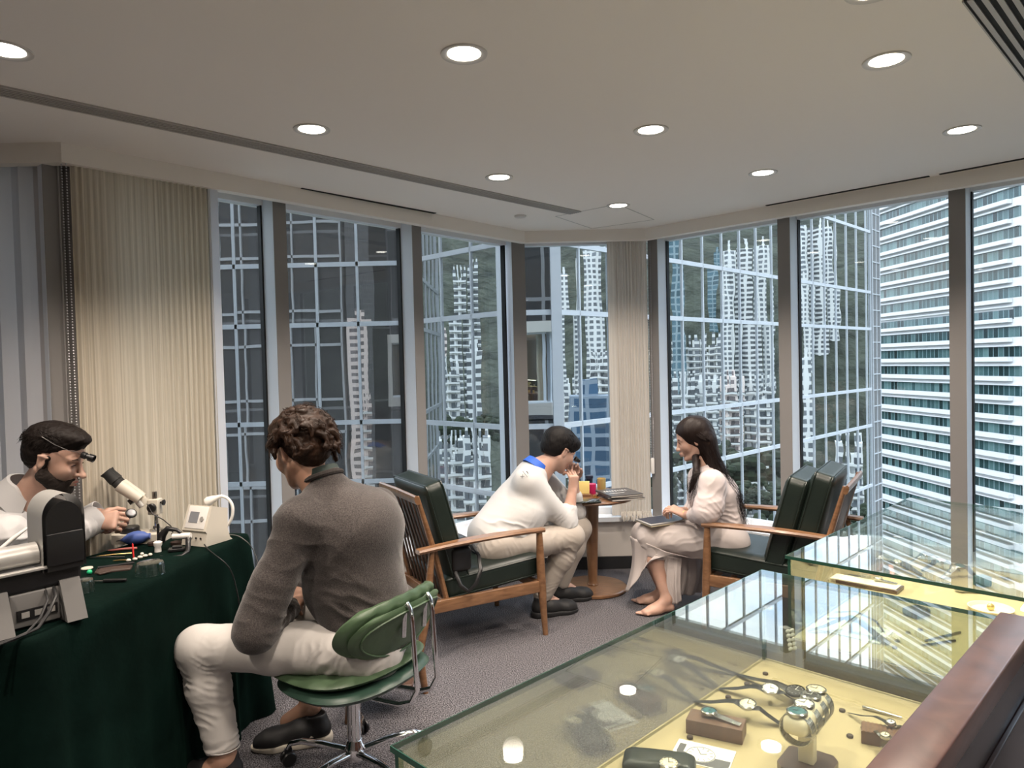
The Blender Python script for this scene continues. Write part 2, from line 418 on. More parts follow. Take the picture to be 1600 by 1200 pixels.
c0 = curtain('string_curtain', onL(.035, .028), onL(.585, .028), .10, ZC-.03, .012, .024, 'string_curtain', 3, 'cream string curtain of fine vertical cords hanging behind the work table', dens=6)
hem = MB(frame((onL(.60, .025).x, onL(.60, .025).y, 0), (uL.x, uL.y, 0))).box(-.022, .022, -.004, .004, .12, ZC-.03).build('side_tape', 'curtain_hem', c0, smooth=False)
c1 = curtain('string_curtain', V((.72, B2.y+.055)), V((.93, B2.y+.055)), .37, ZC-.03, .009, .022, 'string_curtain_pale', 8, 'cream string curtain with knotted fringe beside the right corner post, above the round table', dens=6)
fb = MB(); rn = random.Random(5)
for i in range(26):
    x = .725+i*.008; 
    fb.tube([(x, B2.y+.048, .40), (x+rn.uniform(-.003, .003), B2.y+.035, .372), (x+rn.uniform(-.004, .004), B2.y+.036+rn.uniform(-.01, .005), .333+rn.uniform(0, .012))], [.004, .0045, .003], 6)
fb.build('fringe', 'string_curtain_pale', c1)
c2 = curtain('string_curtain', V((.665, B2.y+.07)), V((.73, B2.y+.07)), .37, ZC-.03, .003, .03, 'string_curtain_pale', 9, 'pale flat edge panel of the curtain over the middle window', dens=6)
# grey vertical blind, wide vanes, on the far-left section
vb = curtain('vertical_blind', V((A2.x-2.3, A2.y+.055)), V((A2.x-.045, A2.y+.055)), .05, ZC-.03, .017, .088, 'grey_blind', 2, 'grey fabric blind with broad vertical folds behind the watchmaker', 'blind', dens=4, var=.1)
vb.data.polygons.foreach_set('use_smooth', [False]*len(vb.data.polygons))
MB().box(A2.x-2.3, A2.x-.045, A2.y+.035, A2.y+.075, ZC-.04, ZC-.02).build('headrail', 'alu_frame', vb, smooth=False)
def chain(p, z0, z1, name_label):
    o = MB(); z = z1
    for dx in (-.009, .009):
        z = z1
        while z > z0: o.sphere((p.x+dx, p.y, z), .0032, 4); z -= .011
    for a in range(9): t = PI*a/8; o.sphere((p.x-.009*math.cos(t), p.y, z0-.009*math.sin(t)), .0032, 4)
    r = o.build('bead_chain', 'bead'); tag(r, name_label, 'chain'); return r
cA = chain(V((A2.x+.0, A2.y+.012)), .55, ZC-.08, 'looped metal bead chain hanging at the edge of the cream curtain on the left')
cB = chain(V((.945, B2.y+.05)), .77, ZC-.08, 'looped bead chain with white weight beside the curtain at the right corner post')
MB().box(.933, .957, B2.y+.045, B2.y+.056, .655, .76, bev=.003).build('weight_tag', 'white_plastic', cB)

# ---- ceiling fittings
def downlight(x, y, i, lab):
    e = empty('downlight', (x, y, ZC), 0, lab, 'ceiling light', 'recessed ceiling downlights')
    T = Matrix.Identity(4)
    MB().lathe([(.046, .012), (.049, -.001), (.060, -.005), (.066, -.004), (.067, .0)], 40, cap=False).build('trim_ring', 'lamp_ring', e)
    MB().lathe([(.047, -.001), (.0455, -.0018), (.001, -.002)], 32, cap=False).build('diffuser', 'lamp_disc', e)
dl = ['round recessed downlight in the ceiling, the big one at top middle of the picture', 'downlight above and left of the curly haired man, just below the long grille line',
      'small downlight at the far end of the long ceiling grille', 'smallest downlight, on the edge of the square ceiling access panel', 'downlight in the ceiling middle, right of the access panel',
      'small downlight above the first window right of the corner', 'large downlight at upper right, nearest the camera on that side', 'downlight near the right edge of the ceiling', 'downlight cut by the left edge of the picture']
dc = []
for i, p in enumerate(LIGHTS): downlight(p.x, p.y, i, dl[i])
for x, y in BEHIND: downlight(x, y, 9, 'recessed downlight in the ceiling behind the camera')
def strip(name, a, b, wd, nsl, lab, cat='ceiling grille', base='slot_black', sl='grille_metal'):
    a = V((a[0], a[1], 0)); b = V((b[0], b[1], 0)); L = (b-a).length
    e = empty(name, (a.x, a.y, ZC), math.atan2(b.y-a.y, b.x-a.x), lab, cat)
    MB().box(0, L, -wd/2, wd/2, -.003, -.0002).build('slot', base, e, smooth=False)
    if nsl:
        o = MB()
        for k in range(nsl): y = -wd/2+wd*(k+.5)/nsl; o.box(0, L, y-wd/nsl*.24, y+wd/nsl*.24, -.007, -.003)
        o.box(0, L, -wd/2-.012, -wd/2, -.006, -.0002); o.box(0, L, wd/2, wd/2+.004, -.006, -.0002)
        o.build('slats', sl, e, smooth=False)
    return e
g0 = Zp(-60, 128, ZC); g1 = Zp(898, 332, ZC)
strip('linear_grille', (g0.x, g0.y), (g1.x, g1.y), .075, 5, 'long linear air grille crossing the ceiling from the left edge')
g0 = Zp(1565, -20, ZC); g1 = Zp(1660, 130, ZC)
strip('linear_grille', (g0.x, g0.y), (g1.x, g1.y), .16, 6, 'wide linear air grille at the top right corner of the ceiling')
for a, b, lab in [((470,294),(680,333),'thin black slot diffuser over the left windows'), ((1197,321),(1452,275),'thin black slot diffuser over the first right windows'), ((1468,272),(1640,240),'thin black slot diffuser at the far right over the windows')]:
    a = Zp(*a, ZC); b = Zp(*b, ZC); strip('slot_diffuser', (a.x, a.y), (b.x, b.y), .022, 0, lab, 'slot diffuser')
q = [Zp(x, y, ZC) for x, y in [(868,338),(965,319),(1022,343),(925,357)]]
o = MB()
for i in range(4):
    a, b = q[i], q[(i+1) % 4]; u = (b-a).normalized(); n = V((-u.y, u.x, 0))*.003
    o.add([a-n+V((0,0,-.001)), a+n+V((0,0,-.001)), b+n+V((0,0,-.001)), b-n+V((0,0,-.001)), a-n+V((0,0,-.0002)), a+n+V((0,0,-.0002)), b+n+V((0,0,-.0002)), b-n+V((0,0,-.0002))], [(0,1,2,3),(4,7,6,5),(0,4,5,1),(2,6,7,3),(1,5,6,2),(0,3,7,4)])
tag(o.build('access_panel', 'grille_metal', smooth=False), 'square ceiling access panel outlined by a thin joint', 'access panel')
p = Zp(813, 337, ZC)
tag(MB(Matrix.Translation((p.x, p.y, ZC))).lathe([(.001, -.012), (.03, -.011), (.036, -.006), (.037, 0)], 24).build('smoke_detector', 'lamp_ring'), 'small round ceiling disc near the corner, left of the access panel', 'detector')
# ================================================================== OUTSIDE
def mirror_mat(name, tint, base, rmix, wav=.07):
    M = bpy.data.materials.new(name); M.use_nodes = True; t = M.node_tree; t.nodes.clear()
    o = N(t, 'ShaderNodeOutputMaterial'); mx = N(t, 'ShaderNodeMixShader'); d = N(t, 'ShaderNodeBsdfDiffuse'); g = N(t, 'ShaderNodeBsdfGlossy')
    d.inputs[0].default_value = (*base, 1); g.inputs[0].default_value = (*tint, 1); g.inputs['Roughness'].default_value = .0
    fr = N(t, 'ShaderNodeFresnel'); fr.inputs['IOR'].default_value = 1.5
    ad = N(t, 'ShaderNodeMath', operation='ADD', use_clamp=True); ad.inputs[1].default_value = rmix
    tc = N(t, 'ShaderNodeTexCoord'); n = N(t, 'ShaderNodeTexNoise'); n.inputs['Scale'].default_value = 1.1; n.inputs['Detail'].default_value = 1
    bp = N(t, 'ShaderNodeBump'); bp.inputs['Strength'].default_value = wav; bp.inputs['Distance'].default_value = .02
    t.links.new(tc.outputs['Object'], n.inputs['Vector']); t.links.new(n.outputs['Fac'], bp.inputs['Height']); t.links.new(bp.outputs[0], g.inputs['Normal'])
    t.links.new(fr.outputs[0], ad.inputs[0]); t.links.new(ad.outputs[0], mx.inputs[0]); t.links.new(d.outputs[0], mx.inputs[1]); t.links.new(g.outputs[0], mx.inputs[2]); t.links.new(mx.outputs[0], o.inputs[0])
    MATS[name] = M
mirror_mat('tower_mirror', (.88, .91, .92), (.03, .03, .03), .72)
mirror_mat('tower_mirror_dark', (.85, .84, .83), (.135, .125, .118), .36)
mat('tower_mullion', (.74, .76, .79), .45)
mat('tile_grey', (.22, .22, .22), .5)
KZ = 3.19
def zoff(dy): return CH+dy*.0134           # heights of the tower's transoms, from the floor of the room
ZL = [zoff(157), zoff(67), zoff(-81)]       # spandrel top, glass head, sill
kR = V((.705, .709)).normalized(); kL = V((-.705, .709)).normalized()
Q1 = V((.80, 12.36)); Q2 = V((-.14, 12.36)); Q3 = Q2+kL*2.85; Q4 = V((Q3.x-6.2, Q3.y)); Q0 = Q1+kR*15.75
tw = empty('glass_tower', (Q1.x, Q1.y, 0), 0, 'neighbouring faceted tower of mirror glass with a white mullion grid, outside the windows', 'building')
rg = random.Random(11)
zs = []
for fl_ in range(-6, 7):
    zs += [ZL[2]+KZ*fl_, ZL[1]+KZ*fl_]
zs = sorted(zs)
def facet(a, b, bays, start, matn, label, mw=.030, jit=.0022):
    L = (b-a).length; u = (b-a)/L; n = V((u.y, -u.x))
    T = frame((a.x-Q1.x, a.y-Q1.y, 0), (u.x, u.y, 0))   # local y points outward-behind; front is -y
    xs = [0]; x = start
    while x < L-.1: 
        if x > .1: xs.append(x)
        x += bays
    xs.append(L)
    g = MB(T)
    for i in range(len(xs)-1):
        for k in range(len(zs)-1):
            j = [rg.uniform(-jit, jit) for _ in range(3)]
            g.add([(xs[i], j[0], zs[k]), (xs[i+1], j[1], zs[k]), (xs[i+1], j[1]+j[2], zs[k+1]), (xs[i], j[0]+j[2], zs[k+1])], [(0, 1, 2, 3)])
    g.build('glass_facade', matn, tw, smooth=False)
    v = MB(T)
    for x in xs: v.box(x-mw/2, x+mw/2, -.030, .0, zs[0], zs[-1])
    for z in zs: v.box(0, L, -.030, .0, z-.045, z+.045)
    v.build('mullion_grid', 'tower_mullion', tw, smooth=False)
facet(Q1, Q0, .865, .62, 'tower_mirror', 'R')
facet(Q2, Q1, .94, 1.5, 'tower_mirror', 'C', .12)
facet(Q3, Q2, .86, .35, 'tower_mirror', 'L')
facet(Q4, Q3, .825, .33, 'tower_mirror_dark', 'F', .05)
# operable sash outline in the frontal facet and corner posts
o = MB()
for qq in (Q1, Q2, Q3): o.box(qq.x-Q1.x-.09, qq.x-Q1.x+.09, qq.y-Q1.y-.09, qq.y-Q1.y+.05, zs[0], zs[-1])
o.build('corner_posts', 'tower_mullion', tw, smooth=False)
# tiled end pier
o = MB(frame((Q0.x-Q1.x, Q0.y-Q1.y, 0), (kR.x, kR.y, 0)))
o.box(0, .75, -.05, 1.0, zs[0], zs[-1])
pier = o.build('tiled_pier', 'tile_grey', tw, smooth=False)
o = MB(frame((Q0.x-Q1.x, Q0.y-Q1.y, 0), (kR.x, kR.y, 0)))
z = zs[0]
while z < zs[-1]: o.box(-.01, .76, -.075, -.05, z, z+.03); z += .53
for x in (.0, .36, .72): o.box(x, x+.03, -.075, -.05, zs[0], zs[-1])
o.build('joint_lines', 'tower_mullion', tw, smooth=False)

# ---- white office tower to the right
mat('tile_white', (.80, .80, .81), .45); mat('tile_joint', (.50, .47, .44), .7)  # second colour draws the floor joint lines on the end piers
def tower_glass():
    M = bpy.data.materials.new('tower_windows'); M.use_nodes = True; t = M.node_tree; b = t.nodes['Principled BSDF']
    tc = N(t, 'ShaderNodeTexCoord'); sp = N(t, 'ShaderNodeSeparateXYZ'); t.links.new(tc.outputs['Object'], sp.inputs[0])
    cx = N(t, 'ShaderNodeMath', operation='DIVIDE'); cx.inputs[1].default_value = 1.25; t.links.new(sp.outputs['X'], cx.inputs[0])
    fx = N(t, 'ShaderNodeMath', operation='FLOOR'); t.links.new(cx.outputs[0], fx.inputs[0])
    cz = N(t, 'ShaderNodeMath', operation='DIVIDE'); cz.inputs[1].default_value = 3.5; t.links.new(sp.outputs['Z'], cz.inputs[0])
    fz = N(t, 'ShaderNodeMath', operation='FLOOR'); t.links.new(cz.outputs[0], fz.inputs[0])
    cb = N(t, 'ShaderNodeCombineXYZ'); t.links.new(fx.outputs[0], cb.inputs[0]); t.links.new(fz.outputs[0], cb.inputs[1])
    wn = N(t, 'ShaderNodeTexWhiteNoise'); t.links.new(cb.outputs[0], wn.inputs['Vector'])
    r = N(t, 'ShaderNodeValToRGB'); r.color_ramp.elements[0].color = (.006, .02, .022, 1); r.color_ramp.elements[1].color = (.12, .21, .21, 1); r.color_ramp.elements[1].position = 1
    e = r.color_ramp.elements.new(.45); e.color = (.03, .075, .08, 1)
    t.links.new(wn.outputs['Value'], r.inputs[0])
    fr = N(t, 'ShaderNodeMath', operation='FRACT'); t.links.new(cx.outputs[0], fr.inputs[0])
    ls = N(t, 'ShaderNodeMath', operation='LESS_THAN'); ls.inputs[1].default_value = .16; t.links.new(fr.outputs[0], ls.inputs[0])
    mx = N(t, 'ShaderNodeMix', data_type='RGBA'); t.links.new(ls.outputs[0], mx.inputs[0]); t.links.new(r.outputs[0], mx.inputs[6]); mx.inputs[7].default_value = (.16, .24, .26, 1)
    t.links.new(mx.outputs[2], b.inputs['Base Color']); b.inputs['Roughness'].default_value = .12
    MATS['tower_windows'] = M
tower_glass()
T0 = V((86.3, 166.0)); T1 = V((89.4, 124.0)); wl = (T1-T0).length; tu = (T1-T0)/wl
wt = empty('office_tower', (T0.x, T0.y, 0), math.atan2(tu.y, tu.x), 'white office tower with teal ribbon windows and projecting ledges, seen through the right windows', 'building')
# local x along facade toward us, facade faces -y... outward = toward -x world => local +? 
FS = -1  # outward side in local y (computed: left of travel is +x world)
P0 = zoff(0)
zb0 = CH+(556-491)*166/FPX-3.5*28
wb = MB(); ld = MB(); sh = MB()
for k in range(50):
    z = zb0+3.5*k
    mech = (k == 27)
    wb.box(.2, wl-2.2, FS*.0, FS*.06, z+ (.1 if not mech else -.2), z+1.9 if not mech else z+1.5)
    wb.box(wl-2.2, wl-.4, FS*.0, FS*.06, z+.1, z+1.9)
ob = wb.build('window_bands', 'tower_windows', wt, smooth=False)
for k in range(50):
    z = zb0+3.5*k
    l = MB().box(-.4, wl-2.4, FS*.06, FS*1.0, z-.75, z-.02)
    l.box(.0, wl-.6, FS*.0, FS*.55, z+1.95, z+2.2)
    l.build('ledge', 'tile_white', wt, smooth=False)
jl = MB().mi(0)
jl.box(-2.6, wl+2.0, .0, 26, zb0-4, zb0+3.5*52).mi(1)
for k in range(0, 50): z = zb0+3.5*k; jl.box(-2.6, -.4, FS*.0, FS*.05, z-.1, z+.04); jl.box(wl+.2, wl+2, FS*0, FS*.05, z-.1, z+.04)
jl.build('tower_body', ['tile_white', 'tile_joint'], wt, smooth=False)

# ---- city and hill that the mirror glass reflects (they stand off to the right, the left and behind)
def bld_mat(name, wall, win_, sx=3.2, sz=3.0, mort=.28):
    M = bpy.data.materials.new(name); M.use_nodes = True; t = M.node_tree; b = t.nodes['Principled BSDF']
    tc = N(t, 'ShaderNodeTexCoord'); ge = N(t, 'ShaderNodeNewGeometry'); sp = N(t, 'ShaderNodeSeparateXYZ'); t.links.new(tc.outputs['Object'], sp.inputs[0])
    vt = N(t, 'ShaderNodeVectorTransform', vector_type='NORMAL', convert_from='WORLD', convert_to='OBJECT'); t.links.new(ge.outputs['Normal'], vt.inputs[0])
    sn = N(t, 'ShaderNodeSeparateXYZ'); t.links.new(vt.outputs[0], sn.inputs[0])
    ax = N(t, 'ShaderNodeMath', operation='ABSOLUTE'); t.links.new(sn.outputs['X'], ax.inputs[0])
    gt = N(t, 'ShaderNodeMath', operation='GREATER_THAN'); gt.inputs[1].default_value = .5; t.links.new(ax.outputs[0], gt.inputs[0])
    mx = N(t, 'ShaderNodeMix', data_type='FLOAT'); t.links.new(gt.outputs[0], mx.inputs[0]); t.links.new(sp.outputs['X'], mx.inputs[2]); t.links.new(sp.outputs['Y'], mx.inputs[3])
    cb = N(t, 'ShaderNodeCombineXYZ'); t.links.new(mx.outputs[0], cb.inputs[0]); t.links.new(sp.outputs['Z'], cb.inputs[1])
    br = N(t, 'ShaderNodeTexBrick'); br.offset = 0; br.inputs['Scale'].default_value = 1; br.inputs['Mortar Size'].default_value = sz*mort*.5; br.inputs['Brick Width'].default_value = sx; br.inputs['Row Height'].default_value = sz
    br.inputs['Color1'].default_value = (*win_, 1); br.inputs['Color2'].default_value = (*[c*2.2 for c in win_], 1); br.inputs['Mortar'].default_value = (*wall, 1); br.inputs['Mortar Smooth'].default_value = 0
    t.links.new(cb.outputs[0], br.inputs['Vector']); t.links.new(br.outputs['Color'], b.inputs['Base Color']); b.inputs['Roughness'].default_value = .6
    MATS[name] = M
bld_mat('flats_white', (.74, .74, .72), (.10, .11, .12), 3.2, 3.0, .42)
bld_mat('flats_pink', (.85, .72, .66), (.12, .10, .10), 4.2, 3.0, .5)
bld_mat('flats_balcony', (.74, .74, .72), (.07, .075, .08), 7.0, 3.0, .45)
bld_mat('flats_teal', (.25, .33, .36), (.04, .08, .10), 4, 3.2, .25)
bld_mat('office_blue', (.22, .27, .33), (.02, .05, .09), 5, 3.4, .3)
bld_mat('own_facade', (.30, .30, .31), (.028, .028, .03), .88, 3.19, .03)
mat('forest', (.016, .020, .013), .95, nscale=.05, ncol=(.062, .070, .050), bump=1, bscale=.12, bdist=6, detail=8)
mat('forest_dense', (.01, .016, .008), .95, nscale=.25, ncol=(.032, .045, .022), detail=6)
def mirr(p, q, u):
    n = V((-u.y, u.x)); d = (p-q).dot(n); return p-n*2*d
PLN = {'R': (Q1, kR), 'L': (Q2, kL), 'F': (Q3, V((1, 0)))}
def flats(x0, x1, ytop, Dv, plane, matn, lab, shape=0, ybase=None, dp=None, grp=None):
    c = P((x0+x1)/2, 560, Dv); w_ = (x1-x0)/FPX*Dv; zt = P((x0+x1)/2, ytop, Dv).z
    zb = -95 if ybase is None else P((x0+x1)/2, ybase, Dv).z
    q, u = PLN[plane]; r = mirr(V((c.x, c.y)), q, u)
    back = mirr(V((0, 0)), q, u)      # the mirrored eye: face the building toward it
    dirn = (back-r); ang = math.atan2(dirn.y, dirn.x)+PI/2
    e = empty('apartment_tower', (r.x, r.y, zb), ang, lab, 'building', grp)
    H = zt-zb; dp = dp or w_*.8; b = MB()
    if shape == 0:
        b.box(-w_/2, w_/2, -dp/2, dp/2, 0, H)
        b.box(-w_*.2, w_*.2, -dp*.3, dp*.3, H, H+4)
    elif shape == 1:   # cross plan
        b.box(-w_/2, w_/2, -dp*.22, dp*.22, 0, H); b.box(-w_*.24, w_*.24, -dp/2, dp/2, 0, H-1); b.box(-w_*.38, w_*.38, -dp*.36, dp*.36, 0, H-3)
        b.box(-w_*.12, w_*.12, -dp*.15, dp*.15, H, H+6)
    elif shape == 2:   # stepped slab
        for k in range(4):
            a = -w_/2+w_*k/4; b.box(a, a+w_/4*.94, -dp/2+(k % 2)*dp*.12, dp/2, 0, H-(k % 3)*3.2)
            b.box(a+w_*.05, a+w_*.15, -dp*.1, dp*.1, H-(k % 3)*3.2, H+2.5)
    b.build('tower_body', matn, e, smooth=False)
    if shape == 2:
        bl = MB(); z = 3.0
        while z < H-4: bl.box(-w_/2, w_/2, -dp/2-1.0, -dp/2, z, z+.9); z += 3.0
        bl.build('balconies', 'flats_balcony', e, smooth=False)
    return e
for a in [
 (1048, 1062, 338, 320, 'R', 'flats_teal', 'teal glass tower mirrored behind the woman', 0),
 (1046, 1084, 531, 330, 'R', 'flats_white', 'white mid-rise flats mirrored left of the long haired woman', 2),
 (1086, 1128, 528, 335, 'R', 'flats_white', 'second white mid-rise mirrored beside the first, above the woman', 2),
 (1108, 1122, 395, 520, 'R', 'flats_teal', 'grey slim tower mirrored high on the hillside', 0),
 (1140, 1158, 392, 430, 'R', 'flats_white', 'first tall white tower mirrored in front of the hill', 1),
 (1160, 1180, 388, 440, 'R', 'flats_balcony', 'middle tall white tower mirrored in front of the hill', 1),
 (1183, 1206, 384, 450, 'R', 'flats_white', 'third tall white tower mirrored next to the mullion', 1),
 (1048, 1078, 590, 250, 'R', 'flats_balcony', 'low white block mirrored behind the woman\'s hair', 2),
 (1082, 1120, 596, 255, 'R', 'flats_white', 'low pale block mirrored just above the woman', 2),
 (1124, 1160, 588, 260, 'R', 'flats_pink', 'low pinkish block mirrored above the woman', 2),
 (1164, 1204, 592, 262, 'R', 'flats_white', 'low white block mirrored left of the second right mullion', 2),
 (1250, 1270, 352, 460, 'R', 'flats_white', 'left of three hill towers mirrored over the green chair', 1),
 (1272, 1290, 355, 470, 'R', 'flats_balcony', 'middle of three hill towers mirrored over the green chair', 1),
 (1293, 1306, 354, 480, 'R', 'flats_white', 'right of three hill towers mirrored over the green chair', 1),
 (1246, 1262, 560, 260, 'R', 'flats_white', 'grey white block mirrored low beside the third right mullion', 0),
 (1310, 1345, 690, 200, 'R', 'flats_white', 'low block beside the mirrored road', 2),
 (872, 884, 430, 420, 'R', 'flats_white', 'narrow pale tower mirrored left in the middle window', 0),
 (896, 914, 405, 430, 'R', 'flats_white', 'pale tower mirrored in the middle window left of the curtain', 1),
 (922, 952, 388, 380, 'R', 'flats_white', 'broad pale tower mirrored beside the curtain', 1),
 (926, 956, 556, 300, 'R', 'flats_balcony', 'stepped terrace block mirrored beside the curtain', 2),
 (880, 918, 597, 330, 'R', 'flats_white', 'white low-rise row mirrored above the blue office', 2),
 (888, 958, 616, 180, 'R', 'office_blue', 'blue grey curved office block mirrored behind the seated man', 0),
 (709, 729, 421, 300, 'L', 'flats_balcony', 'left white balcony tower mirrored in the third left window', 2),
 (731, 755, 412, 305, 'L', 'flats_balcony', 'right white balcony tower mirrored in the third left window', 2),
 (690, 704, 512, 330, 'L', 'flats_pink', 'pinkish tower mirrored left of the balcony towers', 0),
 (690, 722, 566, 260, 'L', 'flats_white', 'stepped pale block mirrored under the balcony towers', 2),
 (735, 757, 548, 250, 'L', 'flats_balcony', 'dark and white striped block mirrored under the balcony towers', 0),
 (690, 722, 688, 180, 'L', 'flats_white', 'low white terraced block mirrored left over the empty armchair back', 2),
 (722, 760, 682, 175, 'L', 'flats_white', 'low white terraced block mirrored right over the armchair', 2),
 (540, 578, 497, 300, 'F', 'flats_pink', 'pale pink tower block mirrored behind the curly haired man', 0),
 (500, 610, 150, 420, 'F', 'own_facade', 'added dark backdrop block hiding the sky behind the mirrored pink tower', 0),  # added backdrop, closes the bright sky gap in the frontal facet's reflection
 (560, 582, 625, 240, 'F', 'flats_pink', 'low pink block at the foot of the mirrored pink tower', 2),
 ]:
    flats(*a)
# own tower wings (what the frontal facet mirrors)
ow = empty('own_tower_wing', (0, 0, 0), 0, 'dark grid facade of the wings of this same building, mirrored outside', 'building')
MB().box(-34, -6.15, 2.9, 14*0+2.2, -40, 34).build('west_wing', 'own_facade', ow, smooth=False)
MB().box(-6.05, 5.6, -4, -2.7, -40, 34).build('rear_wing', 'own_facade', ow, smooth=False)
o2 = MB(); 
for z in [ZL[2]+KZ*k for k in range(-8, 9)]+[ZL[1]+KZ*k for k in range(-8, 9)]:
    o2.box(-34, -6.15, 2.9, 3.0, z-.05, z+.05)
x = -6.15
while x > -34: o2.box(x-.03, x+.03, 2.9, 3.0, -40, 34); x -= .88
o2.build('mullion_grid', 'tower_mullion', ow, smooth=False)
bx = MB()
for lo, hi in ((ZC+.31, 34), (-40, -.15)):
    pts = offset(PL, .35); poly = [(p.x, p.y) for p in reversed(pts)]+[(-4.3, 1.5), (4.5, 1.5)]
    bx.prism(poly, lo, hi)
bx.build('tower_above_and_below', 'own_facade', ow, smooth=False)
# hill ring
rh = random.Random(3); vs = []; fs = []
na, nr = 220, 16
for i in range(na+1):
    a = 2*PI*i/na
    for j in range(nr+1):
        t = j/nr; r = 380+520*t
        h = -95+300*(t**.85)*(.72+.28*math.sin(a*2+1.2)+.12*math.sin(a*5))
        h += 30*t*(mnoise.noise(V((math.cos(a)*4, math.sin(a)*4, t*3))))+8*mnoise.noise(V((math.cos(a)*25, math.sin(a)*25, t*12)))
        vs.append((r*math.cos(a), r*math.sin(a), h))
for i in range(na):
    for j in range(nr): b0 = i*(nr+1)+j; fs.append((b0, b0+nr+1, b0+nr+2, b0+1))
hl = link_mesh('hill', vs, fs, 'forest', None, True); struct(hl)
mat('city_ground', (.05, .07, .05), .9, nscale=.03, ncol=(.16, .16, .15))
g = MB(); g.lathe([(.1, -95), (400, -95)], 64, cap=False); struct(g.build('ground', 'city_ground', smooth=False))
# trees near the towers (mirrored low in the panes)
def wood_patch(px, py, Dv, plane, R, lab, n=150):
    c = P(px, py, Dv); q, u = PLN[plane]; r = mirr(V((c.x, c.y)), q, u); rr = random.Random(px)
    m_ = MB()
    for k in range(n):
        a = rr.uniform(0, 2*PI); d = R*math.sqrt(rr.random()); s = rr.uniform(.05, .11)*R
        m_.sphere((d*math.cos(a), d*math.sin(a), rr.uniform(-.35, .3)*R*.5), s, 4, sc=(1, 1, .8))
    e = m_.build('tree_cluster', 'forest_dense'); e.location = (r.x, r.y, c.z-R*.2); tag(e, lab, 'trees')
wood_patch(1180, 760, 120, 'R', 7, 'dark trees mirrored low behind the woman')
wood_patch(1300, 800, 110, 'R', 12, 'dark trees mirrored low over the two-cushion chair', 170)
wood_patch(1120, 700, 190, 'R', 22, 'trees mirrored between low blocks and street')
wood_patch(720, 650, 210, 'L', 16, 'trees mirrored between the towers and terraces on the left')
# ================================================================== FURNITURE
def rbox(sx, sy, sz, r, bulge=0, n=10, M=None, warp=None, bx=.0):
    """soft rounded box (cushion): half sizes sx,sy,sz"""
    bm = bmesh.new(); bmesh.ops.create_cube(bm, size=2); bmesh.ops.subdivide_edges(bm, edges=bm.edges[:], cuts=n, use_grid_fill=True)
    for v in bm.verts:
        c = v.co.copy(); 
        p = V((c.x*sx, c.y*sy, c.z*sz)); q = V((max(-(sx-r), min(sx-r, p.x)), max(-(sy-r), min(sy-r, p.y)), max(-(sz-r), min(sz-r, p.z))))
        d = p-q
        # remap so corner vertices land on the radius
        if d.length > 1e-9: p = q+d.normalized()*r
        k = bulge*math.cos(min(1, abs(c.x))*PI/2)**.6*math.cos(min(1, abs(c.y))*PI/2)**.6 if bulge else 0
        p.z += k*c.z
        if warp: p = warp(p)
        v.co = p
    bm.verts.index_update()
    vs = [v.co.copy() for v in bm.verts]; fs = [tuple(q.index for q in f.verts) for f in bm.faces]; bm.free()
    if M is not None: vs = [M @ v for v in vs]
    return vs, fs
def rrect(sx, sy, r, n=5):
    pts = []
    for cx, cy, a0 in ((sx-r, sy-r, 0), (-sx+r, sy-r, PI/2), (-sx+r, -sy+r, PI), (sx-r, -sy+r, 3*PI/2)):
        for i in range(n+1): a = a0+PI/2*i/n; pts.append((cx+r*math.cos(a), cy+r*math.sin(a)))
    return pts
def cushion(name, M, sx, sy, sz, parent, matn='leather_green', r=.03, bulge=.012):
    vs, fs = rbox(sx, sy, sz, r, bulge, 12, M)
    o = link_mesh(name, vs, fs, matn, parent)
    pp = MB()
    for z in (sz*.72, -sz*.72):
        ring = [M @ V((x*1.0, y*1.0, z)) for x, y in rrect(sx-.002, sy-.002, r)]; ring.append(ring[0]); pp.tube(ring, .0042, 6, cap=False)
    pp.build('piping', matn, o)
    return o
